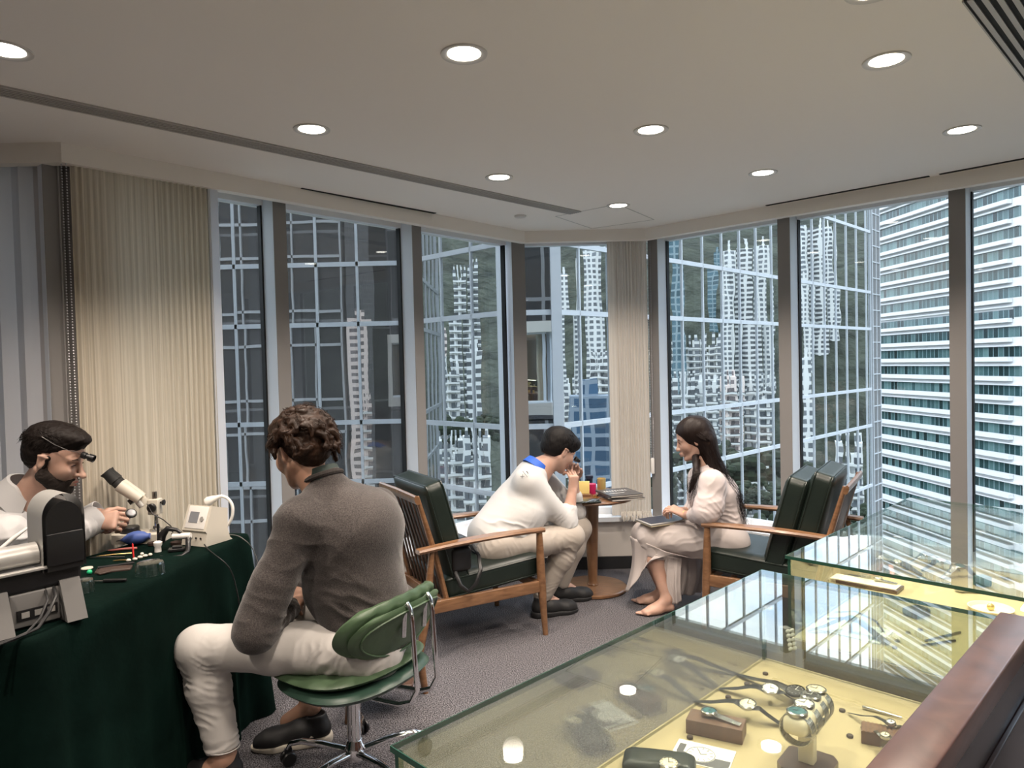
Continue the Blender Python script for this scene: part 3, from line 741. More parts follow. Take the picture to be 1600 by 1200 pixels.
def armchair(loc, rz, label, ncush=1, seat_tilt=4, width=.27):
    e = empty('lounge_armchair', loc, rz, label, 'armchair', 'green leather teak armchairs')
    W = width
    for s in (-1, 1):
        MB().tube([(.315, s*W, 0), (.305, s*W, .14), (.297, s*W, .27), (.293, s*W, .42), (.29, s*W, .545)], [.014, .0185, .0235, .021, .0165], 12).build('leg', 'teak', e)
        MB().tube([(-.40, s*W, 0), (-.36, s*W, .2), (-.335, s*W, .36), (-.315, s*W, .535)], [.014, .021, .019, .014], 12).build('leg', 'teak', e)
        MB().box(-.37, .29, s*W-.011, s*W+.011, .232, .292, bev=.004).build('side_rail', 'teak', e)
        # arm: flat shaped board with turned-in rear end
        pts = []; n = 16
        for i in range(n+1):
            t = i/n; x = .315-.705*t
            wdt = .018+.018*math.sin(PI*min(1, t*1.25))**1 if t < .8 else .018+.018*math.sin(PI*1.0)+.010*(t-.8)/.2
            wdt = .0195+.017*math.sin(PI*t)**1.5+(.010*max(0, t-.75)/.25)
            z = .556-.012*t+.012*math.sin(PI*t)
            pts.append((x, wdt, z))
        m_ = MB(); vs = []; fs = []
        for x, wd, z in pts:
            for dy, dz in ((-1, 0), (-.8, .010), (.8, .010), (1, 0), (.8, -.011), (-.8, -.011)): vs.append((x, s*(W+.004)+dy*wd, z+dz))
        for i in range(n):
            for j in range(6): fs.append((i*6+j, i*6+(j+1) % 6, (i+1)*6+(j+1) % 6, (i+1)*6+j))
        fs += [(0, 5, 4, 3, 2, 1), tuple(n*6+j for j in range(6))]
        m_.add(vs, fs).build('armrest', 'teak', e)
        MB().tube([(-.225, s*(W-.028), .245), (-.29, s*(W-.028), .52), (-.372, s*(W-.028), .80)], [.017, .019, .014], 10, flat=.8).build('back_post', 'teak', e)
    MB().box(.275, .30, -W, W, .238, .286, bev=.004).build('front_rail', 'teak', e)
    MB().box(-.26, -.235, -W, W, .238, .286, bev=.004).build('back_rail', 'teak', e)
    m_ = MB().tube([(-.378, -W+.012, .785), (-.383, 0, .79), (-.378, W-.012, .785)], [.012, .013, .012], 10, flat=2.0, up=(-.3, 0, 1)); m_.build('top_rail', 'teak', e)
    for k in range(9):
        y = -W+.065+(2*W-.13)*k/8
        MB().tube([(-.235, y, .265), (-.295, y, .53), (-.372, y, .785)], [.0085]*3, 6, flat=.7).build('back_slat', 'dark_slat', e)
    ts = math.radians(seat_tilt)
    M = Matrix.Translation((.045, 0, .343)) @ Matrix.Rotation(-ts, 4, 'Y')
    cushion('seat_cushion', M, .285, W-.03, .060, e)
    tb = math.radians(15.5)
    for k in range(ncush):
        c = V((-.205+.118*k, 0, .585-.02*k)); M = Matrix.Translation(c) @ Matrix.Rotation(-tb, 4, 'Y') @ Matrix.Rotation(PI/2, 4, 'Y')
        cushion('back_cushion', M, .278-.012*k, W-.035, .056, e)
    return e
chL = armchair((-.262, 3.775, 0), math.atan2(.49, .87), 'teak armchair with green cushions and slatted back to the camera, under the loupe man', 1)
fR = V((-.84, .54)).normalized(); lR = V((-fR.y, fR.x))   # left of the chair = near side
nf = V((1.0, 3.72)); oR = nf-fR*.30-lR*.27
chR = armchair((oR.x, oR.y, 0), math.atan2(fR.y, fR.x), 'teak armchair with two stacked green leather back cushions, under the woman in pale pink', 2)

# ---- round side table
TX, TY = .478, 4.43
rt = empty('round_table', (TX, TY, 0), 0, 'small round wooden pedestal table between the two armchairs', 'table')
MB().lathe([(.001, 0), (.205, 0), (.213, .006), (.213, .018), (.205, .024), (.05, .028), (.001, .028)], 56).build('base', 'teak_table', rt)
MB().lathe([(.034, .026), (.036, .034), (.031, .042), (.029, .06), (.031, .12), (.038, .30), (.0455, .48), (.049, .56)], 32).build('column', 'teak_table', rt)
MB().lathe([(.001, .560), (.05, .560), (.20, .563), (.262, .575), (.272, .586), (.268, .594), (.25, .596), (.001, .596)], 64).build('tabletop', 'teak_table', rt)
TT = .596

# ---- work table under green velvet
tb = empty('work_table', (-1.45, 2.3, 0), 0, 'long work table completely draped in dark green velvet, left of the picture', 'table')
dA = V((-1.235, 1.79)); dB = V((-1.105, 2.93)); du = (dB-dA).normalized(); dn = V((-du.y, du.x))   # dn to the left
c1_, c2_, c3_, c4_ = dA, dB, dB+dn*.36, dA+dn*.60
poly = []
cor = [c1_, c2_, c3_, c4_]
for i in range(4):
    p0, p1, p2 = cor[i-1], cor[i], cor[(i+1) % 4]; a = (p0-p1).normalized(); b = (p2-p1).normalized(); r = .03
    for t in range(5):
        u = t/4; poly.append(p1+a*r*(1-u)**2+b*r*u**2)
# densify
ring = []
for i in range(len(poly)):
    a, b = poly[i], poly[(i+1) % len(poly)]; k = max(1, int((b-a).length/.012))
    for t in range(k): ring.append(a+(b-a)*t/k)
cen = sum(ring, V((0, 0)))/len(ring); vs = []; fs = []; m_ = len(ring); rr = random.Random(4)
ph = [rr.uniform(0, 6) for _ in range(6)]
acc = 0; arcs = [0]
for i in range(1, m_): acc += (ring[i]-ring[i-1]).length; arcs.append(acc)
levels = [(.748, 1.0, 0)]+[(.744, 1.0, .004), (.735, 1, .008)]+[(.72-.72*k/18, 1, .010+.0) for k in range(1, 19)]
corner_pts = cor
for li, (z, _, off_) in enumerate(levels):
    dpt = (.75-z)/.75
    for i, p in enumerate(ring):
        t1 = (ring[(i+1) % m_]-ring[i-1]).normalized(); n = V((t1.y, -t1.x)); s_ = arcs[i]
        wv = .5+.5*math.sin(s_*26+ph[0]+1.3*math.sin(s_*7+ph[1])); wv2 = .5+.5*math.sin(s_*61+ph[2]+math.sin(s_*11))
        cn = sum(math.exp(-((p-c).length/.07)**2) for c in corner_pts)
        o_ = off_+dpt*.012+(dpt**.8)*(.028*wv**2+.008*wv2)*(.35+.65*min(1, dpt*2))+cn*.05*dpt
        if z < .02: z_ = .004
        else: z_ = z
        q = p+n*o_; vs.append((q.x+1.45, q.y-2.3, z_))
for li in range(len(levels)-1):
    for i in range(m_): fs.append((li*m_+i, (li+1)*m_+i, (li+1)*m_+(i+1) % m_, li*m_+(i+1) % m_))
b0 = len(vs)
for f_ in (.985, .8, .5, .2):
    for i, p in enumerate(ring):
        q = cen+(p-cen)*f_; vs.append((q.x+1.45, q.y-2.3, .7505+.0012*mnoise.noise(V((q.x*14, q.y*14, 0)))))
prev = 0
for k in range(4):
    cur = b0+k*m_
    for i in range(m_): fs.append((prev+i, prev+(i+1) % m_, cur+(i+1) % m_, cur+i))
    prev = cur
vs.append((cen.x+1.45, cen.y-2.3, .7505)); L_ = len(vs)-1
for i in range(m_): fs.append((prev+i, prev+(i+1) % m_, L_))
cl = link_mesh('tablecloth', vs, fs, 'velvet', tb, True)
tp = MB().prism([(p.x+1.45, p.y-2.3) for p in [cen+(q-cen)*.97 for q in cor]], .72, .744).build('tabletop', 'teak', tb, smooth=False)
for c in cor:
    q = cen+(c-cen)*.9; MB().box(q.x+1.45-.02, q.x+1.45+.02, q.y-2.3-.02, q.y-2.3+.02, 0, .72).build('leg', 'steel_dark', tb, smooth=False)
TZ = .752

# ---- swivel chair of the curly haired man
HX, HY = -.585, 2.47
fS = V((-.87, .49)).normalized()
sw = empty('swivel_chair', (HX, HY, 0), math.atan2(fS.y, fS.x), 'padded olive green swivel chair with chrome star base under the curly haired man', 'chair')
MB().lathe([(.024, .10), (.024, .30), (.028, .31)], 24).build('gas_column', 'chrome', sw)
MB().lathe([(.030, .045), (.036, .05), (.036, .085), (.030, .10), (.026, .115)], 24).build('hub', 'chrome', sw)
for k in range(5):
    a = 2*PI*k/5+.32; c, s = math.cos(a), math.sin(a)
    MB().tube([(.03*c, .03*s, .075), (.12*c, .12*s, .088), (.20*c, .20*s, .092), (.245*c, .245*s, .080), (.256*c, .256*s, .062)], [.016, .015, .014, .012, .011], 10, flat=.75).build('spoke', 'chrome', sw)
    T = Matrix.Translation((.256*c, .256*s, .026)) @ Matrix.Rotation(a+.8, 4, 'Z')
    cs = MB(T)
    for yy in (-.013, .013): cs.lathe([(.001, -.007), (.022, -.007), (.026, -.003), (.026, .003), (.022, .007), (.001, .007)], 20, Matrix.Translation((0, yy, 0)) @ Matrix.Rotation(PI/2, 4, 'X'))
    cs.box(-.012, .012, -.006, .006, -.0, .036)
    cs.build('caster', 'black_plastic', sw)
def seat_shape(r1, r2, z0, th, puff, n=48, tuft=0, edge=.8, curl=.03):
    vs = []; fs = []; rings = [0, .25, .5, .7, .85, .95, 1.0]
    def pt(t, a, top):
        x = r1*math.cos(a)*t; y = r2*math.sin(a)*t
        # superellipse
        k = (abs(math.cos(a))**2.6+abs(math.sin(a))**2.6)**(-1/2.6); x *= k; y *= k
        h = (1-t**3.5)**.5 if t < 1 else 0
        z = z0+(th*h*(1 if top else -.75))
        if top and tuft: z -= tuft*(abs(math.sin(a*6))*.0+.5+.5*math.cos(a*12))*math.exp(-((t-.82)/.12)**2)
        z += curl*(max(0, -x/r1))**2*.9+curl*.25*(abs(y)/r2)**2
        return (x, y, z)
    out = []
    for top in (True, False):
        base = len(out)
        for t in rings:
            for i in range(n): out.append(pt(t, 2*PI*i/n, top))
        for j in range(len(rings)-1):
            for i in range(n):
                q = (base+j*n+i, base+j*n+(i+1) % n, base+(j+1)*n+(i+1) % n, base+(j+1)*n+i)
                fs.append(q[::-1] if not top else q)
    return out, fs
M = Matrix.Translation((-.0, 0, 0)) @ Matrix.Rotation(math.radians(-2), 4, 'Y')
v_, f_ = seat_shape(.235, .245, .345, .038, 0, curl=.05); sh = link_mesh('seat_shell', [M @ V(p) for p in v_], [q[::-1] for q in f_], 'vinyl_green_dark', sw)
v_, f_ = seat_shape(.25, .245, .388, .034, 0, tuft=.014, curl=.05); link_mesh('seat_cushion', [M @ V((p[0]+.035, p[1], p[2])) for p in v_], [q[::-1] for q in f_], 'vinyl_green', sw)
# backrest: curved oval shell and tufted pad
def backpad(name, mt, xo, wd, ht, th, tuft, rim):
    vs = []; fs = []; nu, nv = 40, 16
    for side in (1, -1):
        base = len(vs)
        for j in range(nv+1):
            for i in range(nu+1):
                a = -1+2*i/nu; b = -1+2*j/nv
                # map square to superellipse
                yy = a*math.sqrt(max(0, 1-b*b*.45)); zz = b*math.sqrt(max(0, 1-a*a*.5))
                edge = max(0, 1-max(abs(a), abs(b))**6)
                t = th*edge**.5
                if tuft: t *= 1-.28*(.5+.5*math.cos(a*PI*6))*math.exp(-((abs(b)-.72)/.25)**2)
                x = xo+side*t+.055*(yy*yy)-.02*(zz) 
                vs.append((x, yy*wd, zz*ht))
        for j in range(nv):
            for i in range(nu):
                q = (base+j*(nu+1)+i, base+j*(nu+1)+i+1, base+(j+1)*(nu+1)+i+1, base+(j+1)*(nu+1)+i)
                fs.append(q if side > 0 else q[::-1])
    T = Matrix.Translation((-.235, 0, .56)) @ Matrix.Rotation(math.radians(-16), 4, 'Y')
    o = link_mesh(name, [T @ V(p) for p in vs], fs, mt, sw); return T
Tb = backpad('backrest_shell', 'vinyl_green', -.012, .225, .108, .014, 0, 0)
backpad('backrest_cushion', 'vinyl_green', .030, .25, .116, .026, 1, 0)
m_ = MB(); pts = []
for i in range(41):
    a = 2*PI*i/40; a_, b_ = .86*math.cos(a), .84*math.sin(a); k = (abs(math.cos(a))**3+abs(math.sin(a))**3)**(-1/3)
    a_ *= k; b_ *= k
    yy = a_*math.sqrt(max(0, 1-b_*b_*.45)); zz = b_*math.sqrt(max(0, 1-a_*a_*.5)); pts.append(Tb @ V((-.026+.055*yy*yy-.02*zz, yy*.225, zz*.108)))
m_.tube(pts, .004, 6, cap=False).build('piping', 'vinyl_green', sw)
for y in (-.055, .055):
    p = [(.02, y, .318), (-.16, y, .312), (-.25, y, .316), (-.30, y, .335), (-.325, y, .38), (-.318, y, .48), (-.312, y, .60), (-.306, y, .640), (-.295, y, .655), (-.285, y, .645), (-.280, y, .60), (-.275, y, .545)]
    MB().tube(p, .0085, 12).build('back_tube', 'chrome', sw)
    MB().sphere((-.322, y, .45), .006, 6).build('bolt', 'chrome', sw)

# ---- low footstool whose legs show under the swivel chair
fs_ = empty('footstool', (-.55, 2.94, 0), 0, 'low wooden stool mostly hidden behind the swivel chair, only its legs showing', 'stool')
for x, y in ((.14, .12), (-.14, -.13), (-.12, .12)):
    MB().tube([(x, y, 0), (x*.9, y*.9, .13)], [.014, .018], 12).build('leg', 'teak', fs_)
MB().box(-.12, .12, -.11, .11, .125, .14, bev=.005).build('seat', 'dark_slat', fs_)

# ---- display cases
CZ = .92; DZ = .71
ca = V((-.171, .927)); cb_ = V((.582, 1.673)); cc = V((.914, 1.341)); cdd = ca+(cc-cb_)
k1 = (cb_-ca).normalized(); k2 = (cc-cb_).normalized(); k2 = V((k1.y, -k1.x)); L1 = (cb_-ca).length; W1 = .47
def case(name, o, L, W, lab, rail=True):
    """local x along the row, local y = -k2 direction (to the window side is +y)"""
    e = empty(name, (o.x, o.y, 0), math.atan2(k1.y, k1.x), lab, 'display case', 'glass topped watch display cases')
    g = .008
    MB().box(0, L, -W, 0, CZ-g, CZ).build('glass_top', 'case_glass', e, smooth=False)
    MB().box(.004, L-.004, -.010, -.003, DZ, CZ-g).build('glass_side', 'case_glass', e, smooth=False)
    MB().box(L-.010, L-.003, -W, -.011, DZ, CZ-g).build('glass_side', 'case_glass', e, smooth=False)
    MB().box(.003, .010, -W, -.011, DZ, CZ-g).build('glass_side', 'case_glass', e, smooth=False)
    ed = MB()
    t = .0015
    ed.box(-t, L+t, 0, t, CZ-g, CZ); ed.box(-t, 0, -W, 0, CZ-g, CZ); ed.box(L, L+t, -W, 0, CZ-g, CZ)
    for x in (.004, L-.010): ed.box(x-.001, x+.007, -.0105, -.0028, DZ, CZ-g)
    ed.build('glass_edge', 'glass_edge', e, smooth=False)
    MB().box(0, L, -W, 0, DZ-.02, DZ).build('deck', 'deck_cream', e, smooth=False)
    MB().box(.03, L-.03, -W, -.03, .07, DZ-.02).mi(1).box(.05, L-.05, -W+.02, -.05, 0, .07).build('cabinet', ['dark_wood', 'baseboard'], e, smooth=False)
    # wooden service rail and dark door side
    MB().box(-.02, L+.02, -W-.062, -W-.0005, CZ-.035, CZ+.004, bev=.003).build('wood_rail', 'dark_wood', e)
    MB().box(-.02, L+.02, -W-.060, -W-.022, 0, CZ-.036).build('rear_panel', 'black_panel', e, smooth=False)
    for k in range(2):
        x0 = .06+k*(L/2-.02); x1 = x0+L/2-.1
        d = MB().box(x0, x1, -W-.068, -W-.060, .12, CZ-.10, bev=.002).build('rear_door', 'black_panel', e)
        MB(Matrix.Translation(((x0+x1)/2, -W-.069, CZ-.22)) @ Matrix.Rotation(PI/2, 4, 'X')).lathe([(.001, 0), (.009, .0), (.010, .003), (.001, .005)], 16).build('lock', 'steel_dark', d)
    # slim LED strip under the rail
    s = MB().box(.02, L-.02, -W+.004, -W+.012, CZ-.034, CZ-.028).build('led_strip', 'lamp_disc', e, smooth=False)
    l = bpy.data.lights.new('case_led', 'AREA'); l.shape = 'RECTANGLE'; l.size = L*.9; l.size_y = .02; l.energy = .12*L; l.color = (1, .88, .68)
    lo = bpy.data.objects.new('case_led', l); COL.objects.link(lo); lo.parent = e; lo.location = (L/2, -W+.02, CZ-.038); lo.rotation_euler = (math.radians(-28), 0, 0)
    return e
def c1pt(px, py, z=DZ): return Zp(px, py, z)
case1 = case('display_case', ca, L1, W1, 'near display case with cream deck of watches, its glass top mirroring the windows')
p1_ = V((.684, 1.789)); L2 = .99
case2 = case('display_case', p1_, L2, .50, 'far display case standing end to end behind the near one, by the right windows')
# ================================================================== PEOPLE (implicit surfaces meshed in numpy)
NPV = lambda p: np.array([p[0], p[1], p[2]], dtype=np.float32)
class Sdf:
    def __init__(s, h): s.h = h; s.p = []
    # each prim: (kind, data, k, op)
    def cap(s, a, ra, b, rb, k=.02, flat=None, op=1):
        """tapered capsule; flat=(axis, factor): cross section scaled by factor along axis"""
        s.p.append(('c', (NPV(a), ra, NPV(b), rb, (NPV(V(flat[0]).normalized()), flat[1]) if flat else None), k, op)); return s
    def ell(s, c, r, k=.02, R=None, op=1):
        s.p.append(('e', (NPV(c), np.array(r, dtype=np.float32), None if R is None else np.array([[R[i][j] for j in range(3)] for i in range(3)], dtype=np.float32)), k, op)); return s
    def plane(s, c, n, k=.004): s.p.append(('h', (NPV(c), NPV(V(n).normalized())), k, -1)); return s
    def bbox(s, q):
        kind, d, k, op = q
        if kind == 'c':
            a, ra, b, rb, fl = d; m = max(ra, rb)*(max(1, fl[1]) if fl else 1); return np.minimum(a, b)-m, np.maximum(a, b)+m
        if kind == 'e':
            c, r, R = d; m = r if R is None else np.full(3, r.max()); return c-m, c+m
        return None
    def mesh(s):
        h = s.h; pos = [s.bbox(q) for q in s.p if q[3] > 0]
        lo = np.min([b[0] for b in pos], 0)-3*h-.01; hi = np.max([b[1] for b in pos], 0)+3*h+.01
        n = np.ceil((hi-lo)/h).astype(int)+1
        F = np.full(n, 1.0, np.float32); ax = [lo[i]+h*np.arange(n[i], dtype=np.float32) for i in range(3)]
        for q in s.p:
            kind, d, k, op = q
            bb = s.bbox(q)
            if bb is None: sl = tuple(slice(0, n[i]) for i in range(3))
            else:
                m = k+3*h; i0 = np.clip(np.floor((bb[0]-m-lo)/h).astype(int), 0, n-1); i1 = np.clip(np.ceil((bb[1]+m-lo)/h).astype(int)+1, 1, n); sl = tuple(slice(i0[i], i1[i]) for i in range(3))
                if any(i1[i] <= i0[i] for i in range(3)): continue
            X = ax[0][sl[0]][:, None, None]; Y = ax[1][sl[1]][None, :, None]; Z = ax[2][sl[2]][None, None, :]
            if kind == 'c':
                a, ra, b, rb, fl = d; ab = b-a; L2 = float(ab@ab)+1e-9
                px, py, pz = X-a[0], Y-a[1], Z-a[2]
                t = np.clip((px*ab[0]+py*ab[1]+pz*ab[2])/L2, 0, 1)
                dx, dy, dz = px-t*ab[0], py-t*ab[1], pz-t*ab[2]
                if fl:
                    w, fc = fl; dd = dx*w[0]+dy*w[1]+dz*w[2]; g = (1/fc-1)*dd; D = np.sqrt((dx+g*w[0])**2+(dy+g*w[1])**2+(dz+g*w[2])**2)-(ra+(rb-ra)*t)
                    D = D*min(1, fc) if fc < 1 else D
                else: D = np.sqrt(dx*dx+dy*dy+dz*dz)-(ra+(rb-ra)*t)
            elif kind == 'e':
                c, r, R = d; px, py, pz = X-c[0], Y-c[1], Z-c[2]
                if R is not None:
                    qx = px*R[0][0]+py*R[1][0]+pz*R[2][0]; qy = px*R[0][1]+py*R[1][1]+pz*R[2][1]; qz = px*R[0][2]+py*R[1][2]+pz*R[2][2]; px, py, pz = qx, qy, qz
                k0 = np.sqrt((px/r[0])**2+(py/r[1])**2+(pz/r[2])**2); k1 = np.sqrt((px/r[0]**2)**2+(py/r[1]**2)**2+(pz/r[2]**2)**2)+1e-6
                D = k0*(k0-1)/k1; D = np.where(k0 < .15, -r.min(), D)
            else:
                c, nn = d; D = -((X-c[0])*nn[0]+(Y-c[1])*nn[1]+(Z-c[2])*nn[2])
            S = F[sl]
            if op > 0:
                hh = np.maximum(k-np.abs(S-D), 0)/max(k, 1e-6); F[sl] = np.minimum(S, D)-hh*hh*k*.25
            else:
                D = -D; hh = np.maximum(k-np.abs(S-D), 0)/max(k, 1e-6); F[sl] = np.maximum(S, D)+hh*hh*k*.25
        return surface_nets(F, lo, h)
def surface_nets(F, lo, h):
    ins = F < 0
    c = np.zeros(tuple(np.array(F.shape)-1), np.uint8)
    for dx in (0, 1):
        for dy in (0, 1):
            for dz in (0, 1): c += ins[dx:F.shape[0]-1+dx, dy:F.shape[1]-1+dy, dz:F.shape[2]-1+dz]
    act = np.argwhere((c > 0) & (c < 8)); idx = -np.ones(c.shape, np.int32); idx[act[:, 0], act[:, 1], act[:, 2]] = np.arange(len(act))
    acc = np.zeros((len(act), 3), np.float32); cnt = np.zeros(len(act), np.float32)
    cor = [(x, y, z) for x in (0, 1) for y in (0, 1) for z in (0, 1)]
    val = {q: F[act[:, 0]+q[0], act[:, 1]+q[1], act[:, 2]+q[2]] for q in cor}
    for q in cor:
        for a in range(3):
            if q[a] == 0:
                r = list(q); r[a] = 1; r = tuple(r); v0, v1 = val[q], val[r]; m = (v0 < 0) != (v1 < 0)
                t = v0[m]/(v0[m]-v1[m]); p = np.tile(np.array(q, np.float32), (m.sum(), 1)); p[:, a] = t; acc[m] += p; cnt[m] += 1
    verts = lo+h*(act+acc/cnt[:, None]); faces = []
    for a in range(3):
        b, cc_ = (a+1) % 3, (a+2) % 3
        sl0 = [slice(None)]*3; sl1 = [slice(None)]*3; sl0[a] = slice(0, F.shape[a]-1); sl1[a] = slice(1, F.shape[a])
        s0 = ins[tuple(sl0)]; s1 = ins[tuple(sl1)]
        for sign in (0, 1):
            e = np.argwhere((s0 & ~s1) if sign == 0 else (~s0 & s1)); e = e[(e[:, b] > 0) & (e[:, cc_] > 0) & (e[:, b] < F.shape[b]-1) & (e[:, cc_] < F.shape[cc_]-1)]
            q = []
            for db, dc in ((-1, -1), (0, -1), (0, 0), (-1, 0)):
                g = e.copy(); g[:, b] += db; g[:, cc_] += dc; q.append(idx[g[:, 0], g[:, 1], g[:, 2]])
            q = np.stack(q, 1)
            if sign: q = q[:, ::-1]
            faces.append(q)
    faces = np.concatenate(faces); return verts, faces[(faces >= 0).all(1)]
def vnoise(P_, f, seed=0):
    """cheap smooth warped-sine noise in numpy, about -1..1"""
    r = np.random.RandomState(seed); out = 0
    for i in range(5):
        k = r.normal(size=3); k *= f*(1+.35*i)/np.linalg.norm(k); k2 = r.normal(size=3); k2 *= f*.6/np.linalg.norm(k2)
        out = out+np.sin(P_@k+r.rand()*6+1.4*np.sin(P_@k2+r.rand()*6))/(1+.35*i)
    return out/2.4
def np_mesh(name, verts, faces, matn, parent, loc, disp=None, smooth=1):
    me = bpy.data.meshes.new(name); nv, nf = len(verts), len(faces)
    if disp is not None:
        # normals
        vv = verts; a = vv[faces[:, 2]]-vv[faces[:, 0]]; b = vv[faces[:, 3]]-vv[faces[:, 1]]; fn = np.cross(a, b); N_ = np.zeros_like(vv)
        for i in range(4): np.add.at(N_, faces[:, i], fn)
        N_ /= (np.linalg.norm(N_, axis=1, keepdims=True)+1e-9); verts = verts+N_*disp(verts, N_)[:, None]
    # a pass of smoothing
    for _ in range(smooth):
        S = np.zeros_like(verts); C_ = np.zeros(len(verts))
        for i in range(4):
            np.add.at(S, faces[:, i], verts[faces[:, (i+1) % 4]]); np.add.at(C_, faces[:, i], 1)
        verts = .5*verts+.5*S/np.maximum(C_, 1)[:, None]
    verts = verts-np.array(loc)
    me.vertices.add(nv); me.vertices.foreach_set('co', verts.astype(np.float32).ravel())
    me.loops.add(nf*4); me.loops.foreach_set('vertex_index', faces.astype(np.int32).ravel())
    me.polygons.add(nf); me.polygons.foreach_set('loop_start', np.arange(0, nf*4, 4, dtype=np.int32)); me.polygons.foreach_set('loop_total', np.full(nf, 4, np.int32)) if False else None
    me.polygons.foreach_set('use_smooth', [True]*nf)
    me.materials.append(MATS[matn]); me.update(); me.validate()
    o = bpy.data.objects.new(name, me); COL.objects.link(o); o.parent = parent; return o
def folds(items, base=.0012, bf=60, seed=0):
    """cloth folds: items (centre, axis, wavelength, amplitude, radius)"""
    def f(P_, N_):
        d = base*vnoise(P_, bf, seed)
        for j, (c, ax, wl_, am, rd) in enumerate(items):
            c = np.array(c); ax = np.array(V(ax).normalized()); q = P_-c; r2 = (q**2).sum(1)/rd**2; w = np.exp(-r2*1.2)
            s_ = q@ax+.75*wl_*vnoise(P_, .75/wl_, seed+j+1)+.3*wl_*vnoise(P_, 2.2/wl_, seed+j+31)
            mk = np.clip(.45+.75*vnoise(P_, 1.0/wl_, seed+j+57), 0, 1)
            d += am*w*mk*(np.abs(np.sin(s_*PI/wl_))**.7*-1.3+.65)*1.9
        return d
    return f
# skin, hair, clothes
mat('skin_light', (.50, .32, .25), .5, sss=.15, bump=.12, bscale=300, bdist=.0006, nscale=14, ncol=(.45, .27, .205))
mat('skin_tan', (.42, .25, .18), .5, sss=.15, bump=.12, bscale=300, bdist=.0006, nscale=14, ncol=(.37, .21, .145))
mat('lips', (.42, .15, .12), .45)
mat('hair_dark', (.009, .006, .005), .6, spec=.22, bump=.5, bscale=160, bdist=.002, stretch=(1, 1, .25))
mat('hair_brown', (.014, .007, .004), .5, spec=.22, nscale=30, ncol=(.028, .013, .007), bump=.5, bscale=200, bdist=.002)
mat('hair_black', (.006, .005, .005), .6, spec=.22, bump=.4, bscale=200, bdist=.002)
mat('hair_long', (.012, .007, .006), .48, spec=.22)
mat('beard', (.018, .011, .008), .8, bump=.8, bscale=500, bdist=.002)
mat('cloth_white', (.49, .485, .48), .8, bump=.25, bscale=900, bdist=.0004, sheen=.15)
mat('cloth_coat', (.49, .485, .49), .85, bump=.3, bscale=600, bdist=.0006, sheen=.1)
mat('jeans_white', (.46, .44, .42), .85, bump=.35, bscale=1200, bdist=.0005)
mat('sweater', (.020, .0165, .016), .95, nscale=260, ncol=(.075, .064, .060), bump=.7, bscale=350, bdist=.002, sheen=.3, nlo=.3, nhi=.75, detail=3)
mat('sweater_rib', (.035, .029, .027), .95, bump=1, bscale=200, bdist=.003, stretch=(1, 1, .1))
mat('collar_green', (.03, .045, .04), .8)
mat('dress_pink', (.50, .44, .43), .8, bump=.3, bscale=800, bdist=.0004, sheen=.15)
mat('dress_skirt', (.45, .405, .39), .85, bump=.3, bscale=700, bdist=.0004)
mat('collar_blue', (.02, .10, .50), .6)
mat('trouser_grey', (.36, .32, .28), .8, bump=.3, bscale=900, bdist=.0004)
mat('trouser_dark', (.04, .04, .045), .8)
mat('belt', (.02, .02, .02), .5)
mat('shoe_black', (.014, .014, .015), .6, bump=.3, bscale=300, bdist=.001)
mat('sole_cream', (.55, .50, .42), .6, bump=.4, bscale=150, bdist=.002)
mat('eye_white', (.8, .78, .75), .25)
def axes(fwd, up):
    f = V(fwd).normalized(); u = V(up); u = (u-f*u.dot(f)).normalized(); l = u.cross(f); return f, l, u
def Rm(f, l, u): return [[f[i], l[i], u[i]] for i in range(3)]
def head_prims(S, c, fwd, up, sc=1.0, jaw=1.0, nose=1.0, fem=False):
    f, l, u = axes(fwd, up); R = Rm(f, l, u); T = lambda x, y, z: V(c)+(f*x+l*y+u*z)*sc
    e = lambda x, y, z, a, b, d, k=.015, op=1: S.ell(T(x, y, z), (a*sc, b*sc, d*sc), k*sc, R, op)
    e(-.015, 0, .035, .100, .076, .090, .02); e(.015, 0, .02, .078, .070, .085)
    e(.035, 0, -.035, .056, .055*jaw, .075, .03)
    for s in (1, -1):
        S.cap(T(-.012, s*.056*jaw, -.045), .018*sc, T(.05, s*.028, -.098), .016*sc, .025*sc)
        e(.062, s*.036, -.028, .026, .026, .026, .025)       # cheek
        e(.094, s*.031, .001, .016, .020, .012, .014, -1)    # socket
        e(.0765, s*.031, -.001, .0125, .0135, .0118, .004)   # lid / eye
        e(-.006, s*.078, -.008, .016, .008, .030, .006)      # ear
        e(-.004, s*.086, -.006, .009, .005, .017, .004, -1)
        S.cap(T(.012, s*.080, .012), .0045*sc, T(-.018, s*.086, .014), .0045*sc, .004*sc)
        S.cap(T(-.018, s*.086, .014), .0045*sc, T(-.012, s*.081, -.026), .0045*sc, .004*sc)
        S.cap(T(.080, s*.016, .020), .010*sc, T(.070, s*.046, .022), .009*sc, .012*sc)   # brow
        e(.100, s*.012, -.037, .010, .008, .008, .006)       # nostril wing
    e(.072, 0, -.104, .022, .026*jaw, .018, .02)             # chin
    S.cap(T(.088, 0, .010), .007*sc, T(.088+.026*nose, 0, -.034), .0105*sc, .012*sc)
    e(.090+.024*nose, 0, -.035, .011, .011, .010, .006)
    e(.084, 0, -.063, .018, .024, .020, .012)
    S.cap(T(.094, -.020, -.0655), .0055*sc, T(.100, 0, -.063), .0075*sc, .005*sc); S.cap(T(.094, .020, -.0655), .0055*sc, T(.100, 0, -.063), .0075*sc, .005*sc)
    S.cap(T(.091, -.017, -.0770), .0065*sc, T(.091, .017, -.0770), .0065*sc, .006*sc); e(.097, 0, -.077, .009, .015, .007, .005)
    S.cap(T(.108, -.022, -.0705), .0022*sc, T(.108, .022, -.0705), .0022*sc, .003*sc, op=-1)
    return T
